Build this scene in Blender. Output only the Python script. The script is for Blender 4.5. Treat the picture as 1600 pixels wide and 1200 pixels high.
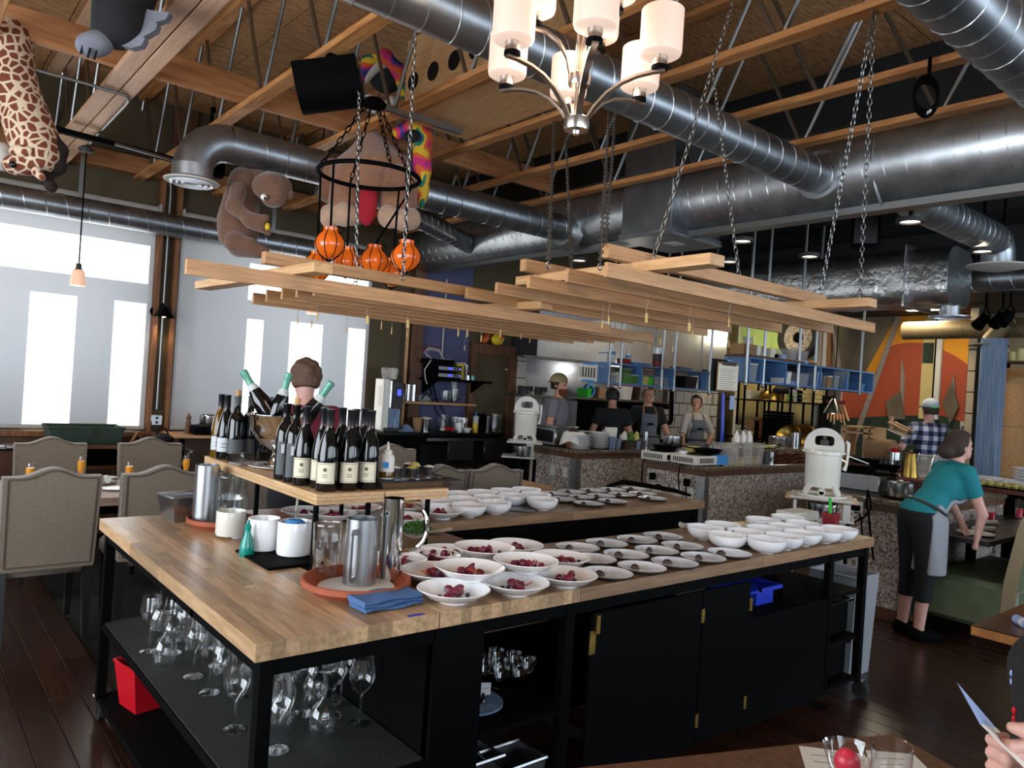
import bpy, math, random
import numpy as np
from mathutils import Vector, Matrix

# ---------------------------------------------------------------- camera, light, exposure
PI = math.pi
SC = bpy.context.scene
COL = SC.collection
for o in list(bpy.data.objects):
    bpy.data.objects.remove(o)
FPX = 1178.83
EYE = np.array([0.0, 0.0, 1.65])
def cam_axes(yaw, pitch, roll):
    f = np.array([math.cos(yaw)*math.cos(pitch), math.sin(yaw)*math.cos(pitch), math.sin(pitch)])
    r = np.array([math.sin(yaw), -math.cos(yaw), 0.0])
    u = np.cross(r, f)
    return np.array([math.cos(roll)*r+math.sin(roll)*u, -math.sin(roll)*r+math.cos(roll)*u, f])
AX = cam_axes(math.radians(50.262), math.radians(.154), math.radians(3.641))
cd = bpy.data.cameras.new('camera')
cam = bpy.data.objects.new('camera', cd)
COL.objects.link(cam)
cd.sensor_width = 36; cd.lens = 36*FPX/1600; cd.clip_start = .05; cd.clip_end = 100
cam.matrix_world = Matrix(((AX[0][0], AX[1][0], -AX[2][0], 0), (AX[0][1], AX[1][1], -AX[2][1], 0),
                           (AX[0][2], AX[1][2], -AX[2][2], 1.65), (0, 0, 0, 1)))
SC.camera = cam
vs = SC.view_settings
vs.view_transform = 'Standard'; vs.look = 'None'; vs.gamma = 1; vs.use_curve_mapping = False
vs.exposure = 0.0
SC.cycles.use_denoising = True
SC.cycles.sample_clamp_indirect = 3
SC.cycles.sample_clamp_direct = 0
SC.cycles.max_bounces = 8; SC.cycles.transparent_max_bounces = 16
SC.cycles.caustics_reflective = False; SC.cycles.caustics_refractive = False
W = bpy.data.worlds.new('sky'); SC.world = W; W.use_nodes = True
bg = W.node_tree.nodes['Background']
bg.inputs[0].default_value = (.78, .88, 1, 1); bg.inputs[1].default_value = 4.0

def lamp(name, kind, loc, energy, col=(1, 1, 1), aim=None, size=None, sizey=None, spot=None, blend=.4, soft=.05, spread=None):
    l = bpy.data.lights.new(name, kind); l.energy = energy; l.color = col
    if kind == 'AREA':
        l.shape = 'RECTANGLE'; l.size = size; l.size_y = sizey or size
        if spread: l.spread = spread
    if kind in ('POINT', 'SPOT'): l.shadow_soft_size = soft
    if kind == 'SPOT': l.spot_size = spot; l.spot_blend = blend
    o = bpy.data.objects.new(name, l); COL.objects.link(o); o.location = loc
    if aim is not None:
        o.rotation_euler = (Vector(aim)-Vector(loc)).to_track_quat('-Z', 'Y').to_euler()
    return o
sun = lamp('sun', 'SUN', (3, 12, 8), 24.0, (1, .96, .9), aim=(3+.9, 12-6, 8-3.4)); sun.data.angle = .01
# daylight standing in the window openings behind and beside the camera
lamp('daylight_front_windows', 'AREA', (1.5, -3.02, 1.9), 85, (.80, .9, 1), aim=(1.5, 5, 1.5), size=6.5, sizey=2.0)
lamp('daylight_side_windows', 'AREA', (-2.45, 2.6, 1.8), 170, (.88, .94, 1), aim=(5, 2.8, 1.6), size=4.2, sizey=2.1)
lamp('daylight_far_front_windows', 'AREA', (8.2, -3.02, 1.9), 90, (.72, .85, 1), aim=(8.2, 5, 1.2), size=4.0, sizey=2.0)

# ---------------------------------------------------------------- pixel rays onto real planes
def ray(px, py):
    return AX.T @ np.array([(px-800)/FPX, -(py-600)/FPX, 1.0])
def PZ(px, py, z):
    d = ray(px, py); return Vector(EYE+d*(z-1.65)/d[2])
def PX(px, py, x):
    d = ray(px, py); return Vector(EYE+d*x/d[0])
def PY(px, py, y):
    d = ray(px, py); return Vector(EYE+d*y/d[1])
def PD(px, py, dep):
    return Vector(EYE+ray(px, py)*dep)

# ---------------------------------------------------------------- materials
def S(h):
    h = h.lstrip('#'); c = [int(h[i:i+2], 16)/255 for i in (0, 2, 4)]
    return tuple(x/12.92 if x <= .04045 else ((x+.055)/1.055)**2.4 for x in c)
MATS = {}
def mat(name, col, rough=.5, metal=0, var=0, vs=6, bump=0, bs=30, rnd=0, emit=0, ecol=None, st=(1, 1, 1), col2=None, spec=.5, coat=0, alpha=1, trans=0, det=4, ramp=(.35, .65), sheen=0):
    m = bpy.data.materials.new(name); m.use_nodes = True
    nt = m.node_tree; N = nt.nodes; L = nt.links; b = N['Principled BSDF']
    col = S(col) if isinstance(col, str) else col
    if isinstance(col2, str): col2 = S(col2)
    b.inputs['Base Color'].default_value = (*col, 1); b.inputs['Roughness'].default_value = rough
    b.inputs['Metallic'].default_value = metal; b.inputs['Specular IOR Level'].default_value = spec
    b.inputs['Coat Weight'].default_value = coat; b.inputs['Coat Roughness'].default_value = .12
    b.inputs['Transmission Weight'].default_value = trans; b.inputs['Alpha'].default_value = alpha
    b.inputs['Sheen Weight'].default_value = sheen
    if emit:
        b.inputs['Emission Color'].default_value = (*(S(ecol) if isinstance(ecol, str) else (ecol or col)), 1)
        b.inputs['Emission Strength'].default_value = emit
    vec = None
    if var or bump or rnd:
        tc = N.new('ShaderNodeTexCoord'); mp = N.new('ShaderNodeMapping'); mp.inputs['Scale'].default_value = st
        L.new(tc.outputs['Object'], mp.inputs['Vector']); vec = mp.outputs['Vector']
        oi = N.new('ShaderNodeObjectInfo')
        ad = N.new('ShaderNodeVectorMath'); ad.operation = 'MULTIPLY_ADD'
        cb = N.new('ShaderNodeCombineXYZ')
        for i in range(3): L.new(oi.outputs['Random'], cb.inputs[i])
        L.new(cb.outputs[0], ad.inputs[0]); ad.inputs[1].default_value = (37, 53, 71); L.new(vec, ad.inputs[2])
        vec = ad.outputs[0]
    out = None
    if var:
        nz = N.new('ShaderNodeTexNoise'); nz.inputs['Scale'].default_value = vs; nz.inputs['Detail'].default_value = det
        nz.inputs['Roughness'].default_value = .6
        L.new(vec, nz.inputs['Vector'])
        cr = N.new('ShaderNodeValToRGB'); L.new(nz.outputs['Fac'], cr.inputs['Fac'])
        e = cr.color_ramp.elements
        e[0].position, e[1].position = ramp
        c2 = col2 or tuple(min(1, x*(1+var)) for x in col); c1 = col if col2 else tuple(x*(1-var) for x in col)
        e[0].color = (*c1, 1); e[1].color = (*c2, 1); out = cr.outputs['Color']
    if rnd:
        hs = N.new('ShaderNodeHueSaturation'); mr = N.new('ShaderNodeMapRange')
        L.new(oi.outputs['Random'], mr.inputs['Value']); mr.inputs['To Min'].default_value = 1-rnd; mr.inputs['To Max'].default_value = 1+rnd
        L.new(mr.outputs['Result'], hs.inputs['Value'])
        if out: L.new(out, hs.inputs['Color'])
        else: hs.inputs['Color'].default_value = (*col, 1)
        out = hs.outputs['Color']
    if out: L.new(out, b.inputs['Base Color'])
    if bump:
        n2 = N.new('ShaderNodeTexNoise'); n2.inputs['Scale'].default_value = bs; n2.inputs['Detail'].default_value = 5
        L.new(vec, n2.inputs['Vector'])
        bp = N.new('ShaderNodeBump'); bp.inputs['Strength'].default_value = bump; bp.inputs['Distance'].default_value = .01
        L.new(n2.outputs['Fac'], bp.inputs['Height']); L.new(bp.outputs['Normal'], b.inputs['Normal'])
    MATS[name] = m
    return m
def nodes(m):
    return m.node_tree.nodes, m.node_tree.links, m.node_tree.nodes['Principled BSDF']
def thin_glass(name, tint=(1, 1, 1), refl=.35, rough=.02):
    m = bpy.data.materials.new(name); m.use_nodes = True; N = m.node_tree.nodes; L = m.node_tree.links
    N.clear(); o = N.new('ShaderNodeOutputMaterial'); mx = N.new('ShaderNodeMixShader')
    t = N.new('ShaderNodeBsdfTransparent'); t.inputs[0].default_value = (*tint, 1)
    g = N.new('ShaderNodeBsdfGlossy'); g.inputs['Roughness'].default_value = rough; g.inputs[0].default_value = (1, 1, 1, 1)
    lw = N.new('ShaderNodeLayerWeight'); pw = N.new('ShaderNodeMath'); pw.operation = 'POWER'; pw.inputs[1].default_value = 2.6
    ma = N.new('ShaderNodeMath'); ma.operation = 'MULTIPLY_ADD'; ma.inputs[1].default_value = .85; ma.inputs[2].default_value = refl*.3; ma.use_clamp = True
    lw.inputs['Blend'].default_value = .5; L.new(lw.outputs['Facing'], pw.inputs[0]); L.new(pw.outputs[0], ma.inputs[0]); L.new(ma.outputs[0], mx.inputs[0]); L.new(t.outputs[0], mx.inputs[1]); L.new(g.outputs[0], mx.inputs[2])
    L.new(mx.outputs[0], o.inputs[0]); MATS[name] = m
    return m
M = MATS
mat('osb', '8a613c', .85, var=1, vs=9, col2='bf9160', st=(1.2, 6, 1), bump=.5, bs=14, rnd=.15)
mat('lumber', '9c6233', .6, var=1, vs=3, col2='c08a52', st=(14, 1.2, 14), bump=.1, bs=20, rnd=.12)
mat('lumber_x', '8a5730', .6, var=1, vs=3, col2='a8754a', st=(1.2, 14, 14), bump=.1, bs=20, rnd=.12)
mat('lumber_pale', 'c09478', .6, var=1, vs=3, col2='d2ac8c', st=(14, 1.2, 14), bump=.1, bs=20, rnd=.08)
mat('pine_x', 'a0754c', .5, var=1, vs=4, col2='bb8f62', st=(1.2, 16, 22), rnd=.1)
mat('pine_y', 'b88c5e', .5, var=1, vs=4, col2='d0a878', st=(16, 1.2, 22), rnd=.08)
mat('galv', 'b2b6ba', .36, .95, var=.22, vs=5, bump=.05, bs=9)
mat('galv_dark', '8e9398', .36, .95, var=.2, vs=5, bump=.05, bs=9)
mat('tube_steel', '8d8f8e', .38, 1)
mat('foil', 'd6d8da', .3, 1, var=.15, vs=6, bump=1.0, bs=16)
mat('duct_brown', '6e5f45', .5, .4)
mat('steel', 'b4b6b8', .2, 1, var=.1, vs=3)
mat('steel_brush', 'a9abae', .3, 1, var=.12, vs=4, st=(30, 30, 1))
mat('steel_wavy', 'c4cedd', .3, .9, var=.1, vs=3, bump=.9, bs=1.6)
mat('nickel', 'bdb6ae', .25, 1)
mat('chrome', 'd8dadc', .07, 1)
mat('brass', '94783e', .34, 1, var=.25, vs=20)
mat('copper', 'a86f42', .3, 1, var=.4, vs=5)
mat('black', (.0012, .0012, .0015), .75, spec=.06)
mat('black_gloss', (.0025, .0025, .003), .2)
mat('black_matte', (.003, .003, .0035), .75, spec=.25)
mat('mat_ribbed', '10140f', .8, bump=.4, bs=160)
mat('charcoal', '2b2b2d', .6)
mat('ebony', '120d0c', .35)
mat('stave', '9a7b5a', .32, var=1, vs=4, col2='bd9c77', st=(14, 1.5, 14), rnd=.34)
mat('stave_x', '7f6148', .32, var=1, vs=4, col2='9c7c5c', st=(1.5, 14, 14), rnd=.18)
mat('board', 'b08c64', .4, var=1, vs=4, col2='c8a67c', st=(14, 1.5, 30), rnd=.1)
mat('plank', '1f100b', .3, var=1, vs=4, col2='3a2015', st=(18, 1.3, 8), rnd=.3, bump=.1, bs=12, coat=.1)
mat('floor_base', '0c0706', .6)
mat('white', 'e9e8e8', .12, coat=.3)
mat('white_matte', 'd5d2cc', .6)
mat('cream_enamel', 'cfccc2', .25, coat=.2)
mat('grey_glaze', 'd6d9de', .16, coat=.3, var=.15, vs=12)
mat('dark_glaze', '35322f', .4)
mat('chocolate', '35201a', .45, bump=.3, bs=60)
mat('beet', '640f2c', .35, rnd=.35, var=.3, vs=30)
mat('berry', '23192f', .4, rnd=.3)
mat('beet_orange', 'a8481f', .4)
mat('herb', '3f6a22', .6, rnd=.3, var=.3, vs=40)
mat('pale_food', 'b8ae62', .6, var=.3, vs=40)
mat('paper', 'd6d2c8', .8)
mat('paper_blue', '8d9fc8', .8)
mat('terracotta', '94492d', .7, var=.12, vs=20)
mat('red_plastic', 'b5101f', .35)
mat('red_dull', '7e1c1e', .5)
mat('teal_plastic', '0a9c8d', .15, trans=.4)
mat('blue_tape', '3f86c6', .6)
mat('denim', '41618f', .9, var=.15, vs=60, bump=.3, bs=120)
mat('bottle', '06080a', .07, coat=.3)
mat('bottle_amber', '6b4a0a', .08, trans=.3)
mat('foil_cap', '15161a', .3, .3)
mat('grey_cap', '565a5e', .35, .3)
mat('foil_mint', '5f9a86', .4, .2)
mat('foil_white', 'b9beba', .4)
mat('cork', 'b88a5a', .8)
mat('label', 'd4cdb4', .7)
mat('label_line', '54503f', .7)
mat('label_white', 'c2c5c9', .7)
mat('label_dark', '4b4e52', .6)
mat('taupe', '786a5b', .9, var=.12, vs=90, bump=.25, bs=180, sheen=.3)
mat('taupe_line', '4f463c', .9)
mat('stud', 'd9d6cc', .25, 1)
mat('table_wash', '9b8272', .45, var=1, vs=3, col2='b79c8a', st=(1.5, 16, 10))
mat('olive', '4a3f28', .7)
mat('purple', '4a4d6c', .8)
mat('wood_dark', '4c2f1c', .6, var=1, vs=3, col2='67432a', st=(12, 12, 1.2))
mat('wood_trim', '6b4022', .55, var=1, vs=4, col2='8a5a34', st=(14, 14, 1.5))
mat('tile_white', 'b9b4ad', .25, rnd=.05)
mat('tile_cream', 'b5a58c', .25, rnd=.05)
mat('grout', '3a352f', .9)
mat('stone', '8d837c', .5)
mat('granite', '7d6f5e', .25, var=1, vs=60, col2='3f342c', ramp=(.4, .6), coat=.3)
mat('orange_paint', 'a64a2d', .8)
mat('yellow_paint', 'd8921f', .8)
mat('brown_wall', '564c40', .8, var=1, vs=3, col2='746856')
mat('green_wall', '243427', .8, var=.4, vs=8)
mat('lime', 'b4d27e', .8)
mat('cream_wall', 'c9b882', .8)
mat('grey_wood', '8c8079', .8, var=.2, vs=5, st=(1, 1, 12))
mat('blue_wash', '506f96', .6, var=1, vs=4, col2='8090a2', st=(14, 14, .7))
mat('chipboard', 'a0764a', .85, var=1, vs=60, col2='c79c6c', bump=.3, bs=60)
mat('ceiling_dark', '15181a', .5)
mat('teal_dark', '16302f', .5)
mat('blue_steel', '4f76a6', .45)
mat('plaster', 'a09888', .9)
mat('plush_brown', '6b4a38', .95, var=.15, vs=30, bump=.4, bs=80, sheen=.4)
mat('plush_tan', '8a5f45', .95, var=.12, vs=30, bump=.4, bs=80, sheen=.4)
mat('plush_cream', 'b5937a', .95, var=.1, vs=30, bump=.4, bs=80, sheen=.4)
mat('plush_black', '0c0d10', .9, bump=.4, bs=80)
mat('plush_green', '18271f', .9)
mat('plush_grey', '6f7079', .9, var=.1, vs=20)
mat('plush_white', 'b9b4ae', .95)
mat('plush_maroon', '1d0c0a', .95, bump=.6, bs=120)
mat('felt_red', '9c1024', .9)
mat('lantern', 'c85a14', .2, emit=.35, ecol='e0661a', var=.2, vs=14, coat=.5)
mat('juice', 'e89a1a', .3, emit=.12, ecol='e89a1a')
mat('sorbet', 'd03048', .35)
mat('skin', 'c08a70', .55, var=.08, vs=20)
mat('skin_pale', 'c9988a', .55, var=.08, vs=20)
mat('hair_brown', '2c1d16', .7, bump=.8, bs=60)
mat('hair_dark', '17100e', .6, bump=.8, bs=60)
mat('hair_sandy', '5a4030', .7, bump=.8, bs=60)
mat('beard', '6e2f18', .8, bump=.8, bs=80)
mat('shirt_grey', '77717a', .85, bump=.2, bs=30)
mat('shirt_black', '0e0d10', .9, bump=.2, bs=30)
mat('shirt_white', 'b5ada6', .9, bump=.2, bs=30)
mat('shirt_red', '6e1226', .85, bump=.3, bs=20)
mat('shirt_teal', '0e7680', .85, bump=.3, bs=25)
mat('apron_grey', '5e6068', .9, bump=.2, bs=80)
mat('apron_light', '8d9298', .9, bump=.25, bs=25)
mat('trouser', '0c0c0f', .9, bump=.2, bs=25)
mat('cap_tan', 'a39067', .9)
mat('cap_grey', '9aa6b4', .9)
mat('lime_strap', '37c43c', .6)
mat('green_vinyl', '5a6348', .45, var=.15, vs=6)
mat('tan_vinyl', '8d7a5c', .5)
mat('yellow_plastic', 'd4b41e', .4)
mat('blue_plastic', '1c33b0', .35)
mat('green_plastic', '2fb22f', .4)
mat('lid_clear', '9fa6a8', .2, alpha=.55)
mat('plastic_clear', 'b9b4b0', .2, alpha=.4)
mat('plastic_white', 'd6d3cc', .4)
mat('cardboard', '8c6a4a', .9)
mat('wood_red', '5a2e22', .5, var=.3, vs=6)
mat('tag_wood', 'c9a868', .7, rnd=.12)
mat('string', '9a948a', .8)
mat('wire', '1b1b1e', .5)
mat('screen_blue', '2230c0', .3, emit=2.0, ecol='3a48ff')
mat('shade_glow', 'b89c8c', .4, emit=.6, ecol=(1.0, .74, .6))
mat('shade_small', 'd9a98a', .4, emit=.55, ecol=(1.0, .6, .42))
mat('lamp_face', 'fff2d8', .4, emit=5, ecol=(1, .86, .62))
mat('panel_light', 'fff4d8', .4, emit=7, ecol=(1, .88, .62))
mat('copper_tube', 'b57a4c', .4, .6)
mat('white_paint', 'b6b3ad', .6)
mat('rubber', '151515', .8)
thin_glass('glass', (.985, .99, .99), .28)
thin_glass('window_glass', (.95, .97, 1), .1)
thin_glass('plastic_jug', (.86, .87, .86), .2, .1)
thin_glass('water', (.93, .95, .97), .12)

# terrazzo-like pebble facing of the kitchen counters
N, L, b = nodes(M['stone'])
tc = N.new('ShaderNodeTexCoord'); vo = N.new('ShaderNodeTexVoronoi'); vo.inputs['Scale'].default_value = 62
L.new(tc.outputs['Object'], vo.inputs['Vector'])
rg = N.new('ShaderNodeSeparateColor'); L.new(vo.outputs['Color'], rg.inputs[0])
cr = N.new('ShaderNodeValToRGB'); L.new(rg.outputs[0], cr.inputs[0])
for i, (p, c) in enumerate(((0, '5a4c45'), (.3, '94887f'), (.55, 'aea296'), (.8, 'd6cdc2'), (1, '7a5650'))):
    e = cr.color_ramp.elements[i] if i < 2 else cr.color_ramp.elements.new(p)
    e.position = p; e.color = (*S(c), 1)
L.new(cr.outputs[0], b.inputs['Base Color'])
bp = N.new('ShaderNodeBump'); bp.inputs['Strength'].default_value = .4; bp.inputs['Distance'].default_value = .006
L.new(rg.outputs[1], bp.inputs['Height']); L.new(bp.outputs[0], b.inputs['Normal'])
# giraffe hide
m = mat('giraffe', 'cdb69a', .95, bump=.3, bs=80)
N, L, b = nodes(m)
tc = N.new('ShaderNodeTexCoord'); vo = N.new('ShaderNodeTexVoronoi'); vo.feature = 'DISTANCE_TO_EDGE'; vo.inputs['Scale'].default_value = 20
vo.inputs['Randomness'].default_value = .9
L.new(tc.outputs['Object'], vo.inputs['Vector'])
cr = N.new('ShaderNodeValToRGB'); L.new(vo.outputs['Distance'], cr.inputs[0])
cr.color_ramp.elements[0].position = .10; cr.color_ramp.elements[0].color = (*S('cdb69a'), 1)
cr.color_ramp.elements[1].position = .13; cr.color_ramp.elements[1].color = (*S('6e3524'), 1)
L.new(cr.outputs[0], b.inputs['Base Color'])
# rainbow plush
m = mat('rainbow', '803090', .95, bump=.5, bs=80)
N, L, b = nodes(m)
tc = N.new('ShaderNodeTexCoord'); nz = N.new('ShaderNodeTexNoise'); nz.inputs['Scale'].default_value = 6; nz.inputs['Detail'].default_value = 1
L.new(tc.outputs['Object'], nz.inputs['Vector'])
cr = N.new('ShaderNodeValToRGB'); cr.color_ramp.interpolation = 'CONSTANT'; L.new(nz.outputs['Fac'], cr.inputs[0])
for i, (p, c) in enumerate(((0, '15305a'), (.36, '4a3a8a'), (.44, 'c02a6a'), (.5, 'c8582a'), (.56, 'c8a42a'), (.62, '1f6a5a'), (.68, '151a40'))):
    e = cr.color_ramp.elements[i] if i < 2 else cr.color_ramp.elements.new(p)
    e.position = p; e.color = (*S(c), 1)
L.new(cr.outputs[0], b.inputs['Base Color'])
# blue and white buffalo check
m = mat('check', 'c8ccd4', .9)
N, L, b = nodes(m)
tc = N.new('ShaderNodeTexCoord'); sx = N.new('ShaderNodeSeparateXYZ'); L.new(tc.outputs['Object'], sx.inputs[0])
fs = []
for k in (0, 2):
    ml = N.new('ShaderNodeMath'); ml.operation = 'MULTIPLY'; ml.inputs[1].default_value = 8.5; L.new(sx.outputs[k], ml.inputs[0])
    fr = N.new('ShaderNodeMath'); fr.operation = 'FRACT'; L.new(ml.outputs[0], fr.inputs[0])
    gt = N.new('ShaderNodeMath'); gt.operation = 'GREATER_THAN'; gt.inputs[1].default_value = .5; L.new(fr.outputs[0], gt.inputs[0]); fs.append(gt)
adn = N.new('ShaderNodeMath'); L.new(fs[0].outputs[0], adn.inputs[0]); L.new(fs[1].outputs[0], adn.inputs[1])
hf = N.new('ShaderNodeMath'); hf.operation = 'MULTIPLY'; hf.inputs[1].default_value = .45; L.new(adn.outputs[0], hf.inputs[0])
cr = N.new('ShaderNodeValToRGB'); cr.color_ramp.interpolation = 'CONSTANT'; L.new(hf.outputs[0], cr.inputs[0])
cr.color_ramp.elements[0].color = (*S('c4c6cc'), 1); cr.color_ramp.elements[1].position = .3; cr.color_ramp.elements[1].color = (*S('5a6180'), 1)
e = cr.color_ramp.elements.new(.7); e.color = (*S('161a30'), 1)
L.new(cr.outputs[0], b.inputs['Base Color'])
# translucent roller blind
m = bpy.data.materials.new('blind'); m.use_nodes = True; N = m.node_tree.nodes; L = m.node_tree.links; N.clear(); M['blind'] = m
o = N.new('ShaderNodeOutputMaterial'); mx = N.new('ShaderNodeMixShader'); mx.inputs[0].default_value = .55
d = N.new('ShaderNodeBsdfDiffuse'); d.inputs[0].default_value = (.80, .80, .82, 1)
t = N.new('ShaderNodeBsdfTranslucent'); t.inputs[0].default_value = (.86, .85, .83, 1)
L.new(d.outputs[0], mx.inputs[1]); L.new(t.outputs[0], mx.inputs[2]); L.new(mx.outputs[0], o.inputs[0])

# ---------------------------------------------------------------- mesh building
def frame(d):
    d = Vector(d).normalized(); a = Vector((0, 0, 1)) if abs(d.z) < .95 else Vector((1, 0, 0))
    x = a.cross(d).normalized(); return x, d.cross(x), d
class MB:
    def __init__(s): s.v = []; s.f = []; s.mi = []; s.k = 0
    def add(s, v, f, mx=None):
        n = len(s.v)
        s.v += [tuple(mx @ Vector(p)) for p in v] if mx is not None else [tuple(p) for p in v]
        s.f += [tuple(i+n for i in q) for q in f]; s.mi += [s.k]*len(f); return s
    def box(s, c, d, rz=0, bev=0, mx=None):
        hx, hy, hz = d[0]/2, d[1]/2, d[2]/2
        T = Matrix.Translation(c) @ Matrix.Rotation(rz, 4, 'Z')
        if mx is not None: T = mx @ T
        if bev <= 0:
            v = [(x*hx, y*hy, z*hz) for z in (-1, 1) for y in (-1, 1) for x in (-1, 1)]
            f = [(0, 2, 3, 1), (4, 5, 7, 6), (0, 1, 5, 4), (2, 6, 7, 3), (0, 4, 6, 2), (1, 3, 7, 5)]
            return s.add(v, f, T)
        b = min(bev, hx*.49, hy*.49, hz*.49); v = []; ix = {}
        for z in (-1, 1):
            for y in (-1, 1):
                for x in (-1, 1):
                    for a in range(3):
                        q = [x*(hx-b), y*(hy-b), z*(hz-b)]; q[a] = (x*hx, y*hy, z*hz)[a]
                        ix[(x, y, z, a)] = len(v); v.append(q)
        f = []
        for a in range(3):
            o1, o2 = (a+1) % 3, (a+2) % 3
            for sg in (-1, 1):
                q = []
                for u, w in ((-1, -1), (1, -1), (1, 1), (-1, 1)):
                    k = [0, 0, 0]; k[a] = sg; k[o1] = u; k[o2] = w; q.append(ix[(*k, a)])
                f.append(tuple(q) if sg > 0 else tuple(q[::-1]))
            for u in (-1, 1):
                for w in (-1, 1):
                    k0 = [0, 0, 0]; k0[o1] = u; k0[o2] = w; k1 = k0[:]; k0[a] = -1; k1[a] = 1
                    q = [ix[(*k0, o1)], ix[(*k1, o1)], ix[(*k1, o2)], ix[(*k0, o2)]]
                    f.append(tuple(q) if u*w < 0 else tuple(q[::-1]))
        for z in (-1, 1):
            for y in (-1, 1):
                for x in (-1, 1):
                    q = [ix[(x, y, z, a)] for a in range(3)]
                    f.append(tuple(q) if x*y*z > 0 else tuple(q[::-1]))
        return s.add(v, f, T)
    def bb(s, a, b, bev=0):
        return s.box([(a[i]+b[i])/2 for i in range(3)], [abs(b[i]-a[i]) for i in range(3)], bev=bev)
    def bar(s, p, q, w, h, up=(0, 0, 1), bev=0):
        p = Vector(p); q = Vector(q); d = (q-p); l = d.length; d.normalize()
        y = Vector(up).cross(d)
        if y.length < 1e-4: y = Vector((0, 1, 0)).cross(d)
        y.normalize(); z = d.cross(y)
        T = Matrix(((d.x, y.x, z.x, (p.x+q.x)/2), (d.y, y.y, z.y, (p.y+q.y)/2), (d.z, y.z, z.z, (p.z+q.z)/2), (0, 0, 0, 1)))
        return s.box((0, 0, 0), (l, w, h), bev=bev, mx=T)
    def tube(s, p, q, r, r2=None, n=10, cap=True):
        r2 = r if r2 is None else r2; p = Vector(p); q = Vector(q); x, y, d = frame(q-p); v = []
        for c, rr in ((p, r), (q, r2)):
            for i in range(n):
                a = 2*PI*i/n; v.append(c+x*(rr*math.cos(a))+y*(rr*math.sin(a)))
        f = [(i, (i+1) % n, n+(i+1) % n, n+i) for i in range(n)]
        if cap: f += [tuple(range(n))[::-1], tuple(range(n, 2*n))]
        return s.add(v, f)
    def path(s, pts, r, n=6, closed=False, cap=True):
        pts = [Vector(p) for p in pts]; m = len(pts); v = []; x = None
        for i, p in enumerate(pts):
            d = (pts[(i+1) % m]-pts[i-1]) if closed else (pts[min(i+1, m-1)]-pts[max(i-1, 0)])
            d.normalize()
            if x is None: x = frame(d)[0]
            else:
                x = x-d*x.dot(d); x.normalize()
            y = d.cross(x); rr = r[i] if isinstance(r, (list, tuple)) else r
            for j in range(n):
                a = 2*PI*j/n; v.append(p+x*(rr*math.cos(a))+y*(rr*math.sin(a)))
        f = []
        for i in range(m if closed else m-1):
            for j in range(n):
                a = i*n+j; b = i*n+(j+1) % n; c = ((i+1) % m)*n
                f.append((a, b, c+(j+1) % n, c+j))
        if cap and not closed: f += [tuple(range(n))[::-1], tuple(range((m-1)*n, m*n))]
        return s.add(v, f)
    def lathe(s, prof, n=24, mx=None, close=False):
        v = []; f = []; rows = []
        for r, z in prof:
            if r < 1e-6: rows.append([len(v)]); v.append((0, 0, z))
            else:
                rows.append(list(range(len(v), len(v)+n)))
                v += [(r*math.cos(2*PI*i/n), r*math.sin(2*PI*i/n), z) for i in range(n)]
        if close: rows.append(rows[0])
        for a, b in zip(rows, rows[1:]):
            for i in range(n):
                j = (i+1) % n
                if len(a) == 1 and len(b) == 1: continue
                if len(a) == 1: f.append((a[0], b[j], b[i]))
                elif len(b) == 1: f.append((a[i], a[j], b[0]))
                else: f.append((a[i], a[j], b[j], b[i]))
        return s.add(v, f, mx)
    def prism(s, poly, z0, z1, mx=None):
        n = len(poly); v = [(x, y, z0) for x, y in poly]+[(x, y, z1) for x, y in poly]
        f = [(i, (i+1) % n, n+(i+1) % n, n+i) for i in range(n)]+[tuple(range(n))[::-1], tuple(range(n, 2*n))]
        return s.add(v, f, mx)
    def ball(s, c, r, nu=12, nv=8, mx=None):
        r = (r, r, r) if not isinstance(r, (tuple, list)) else r
        T = Matrix.Translation(c) @ Matrix.Diagonal((*r, 1))
        if mx is not None: T = Matrix.Translation(c) @ mx @ Matrix.Diagonal((*r, 1))
        return s.lathe([(math.sin(PI*k/nv), -math.cos(PI*k/nv)) for k in range(nv+1)], nu, T)
    def surf(s, fn, nu, nv):
        v = [fn(i/nu, j/nv) for j in range(nv+1) for i in range(nu+1)]
        f = [(j*(nu+1)+i, j*(nu+1)+i+1, (j+1)*(nu+1)+i+1, (j+1)*(nu+1)+i) for j in range(nv) for i in range(nu)]
        return s.add(v, f)
    def ribbon(s, pts, w, h, up=(0, 0, 1)):
        pts = [Vector(p) for p in pts]; m = len(pts); v = []
        for i, p in enumerate(pts):
            d = (pts[min(i+1, m-1)]-pts[max(i-1, 0)]).normalized(); y = Vector(up).cross(d)
            y = y.normalized() if y.length > 1e-4 else Vector((0, 1, 0)); z = d.cross(y)
            v += [p+y*(a*w/2)+z*(b*h/2) for a, b in ((-1, -1), (1, -1), (1, 1), (-1, 1))]
        f = [(i*4+j, i*4+(j+1) % 4, i*4+4+(j+1) % 4, i*4+4+j) for i in range(m-1) for j in range(4)]
        f += [(3, 2, 1, 0), (m*4-4, m*4-3, m*4-2, m*4-1)]
        return s.add(v, f)
    def mesh(s, name, ang=38):
        me = bpy.data.meshes.new(name); me.from_pydata(s.v, [], s.f); me.validate()
        if ang:
            me.shade_smooth(); me.set_sharp_from_angle(angle=math.radians(ang))
        return me
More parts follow.
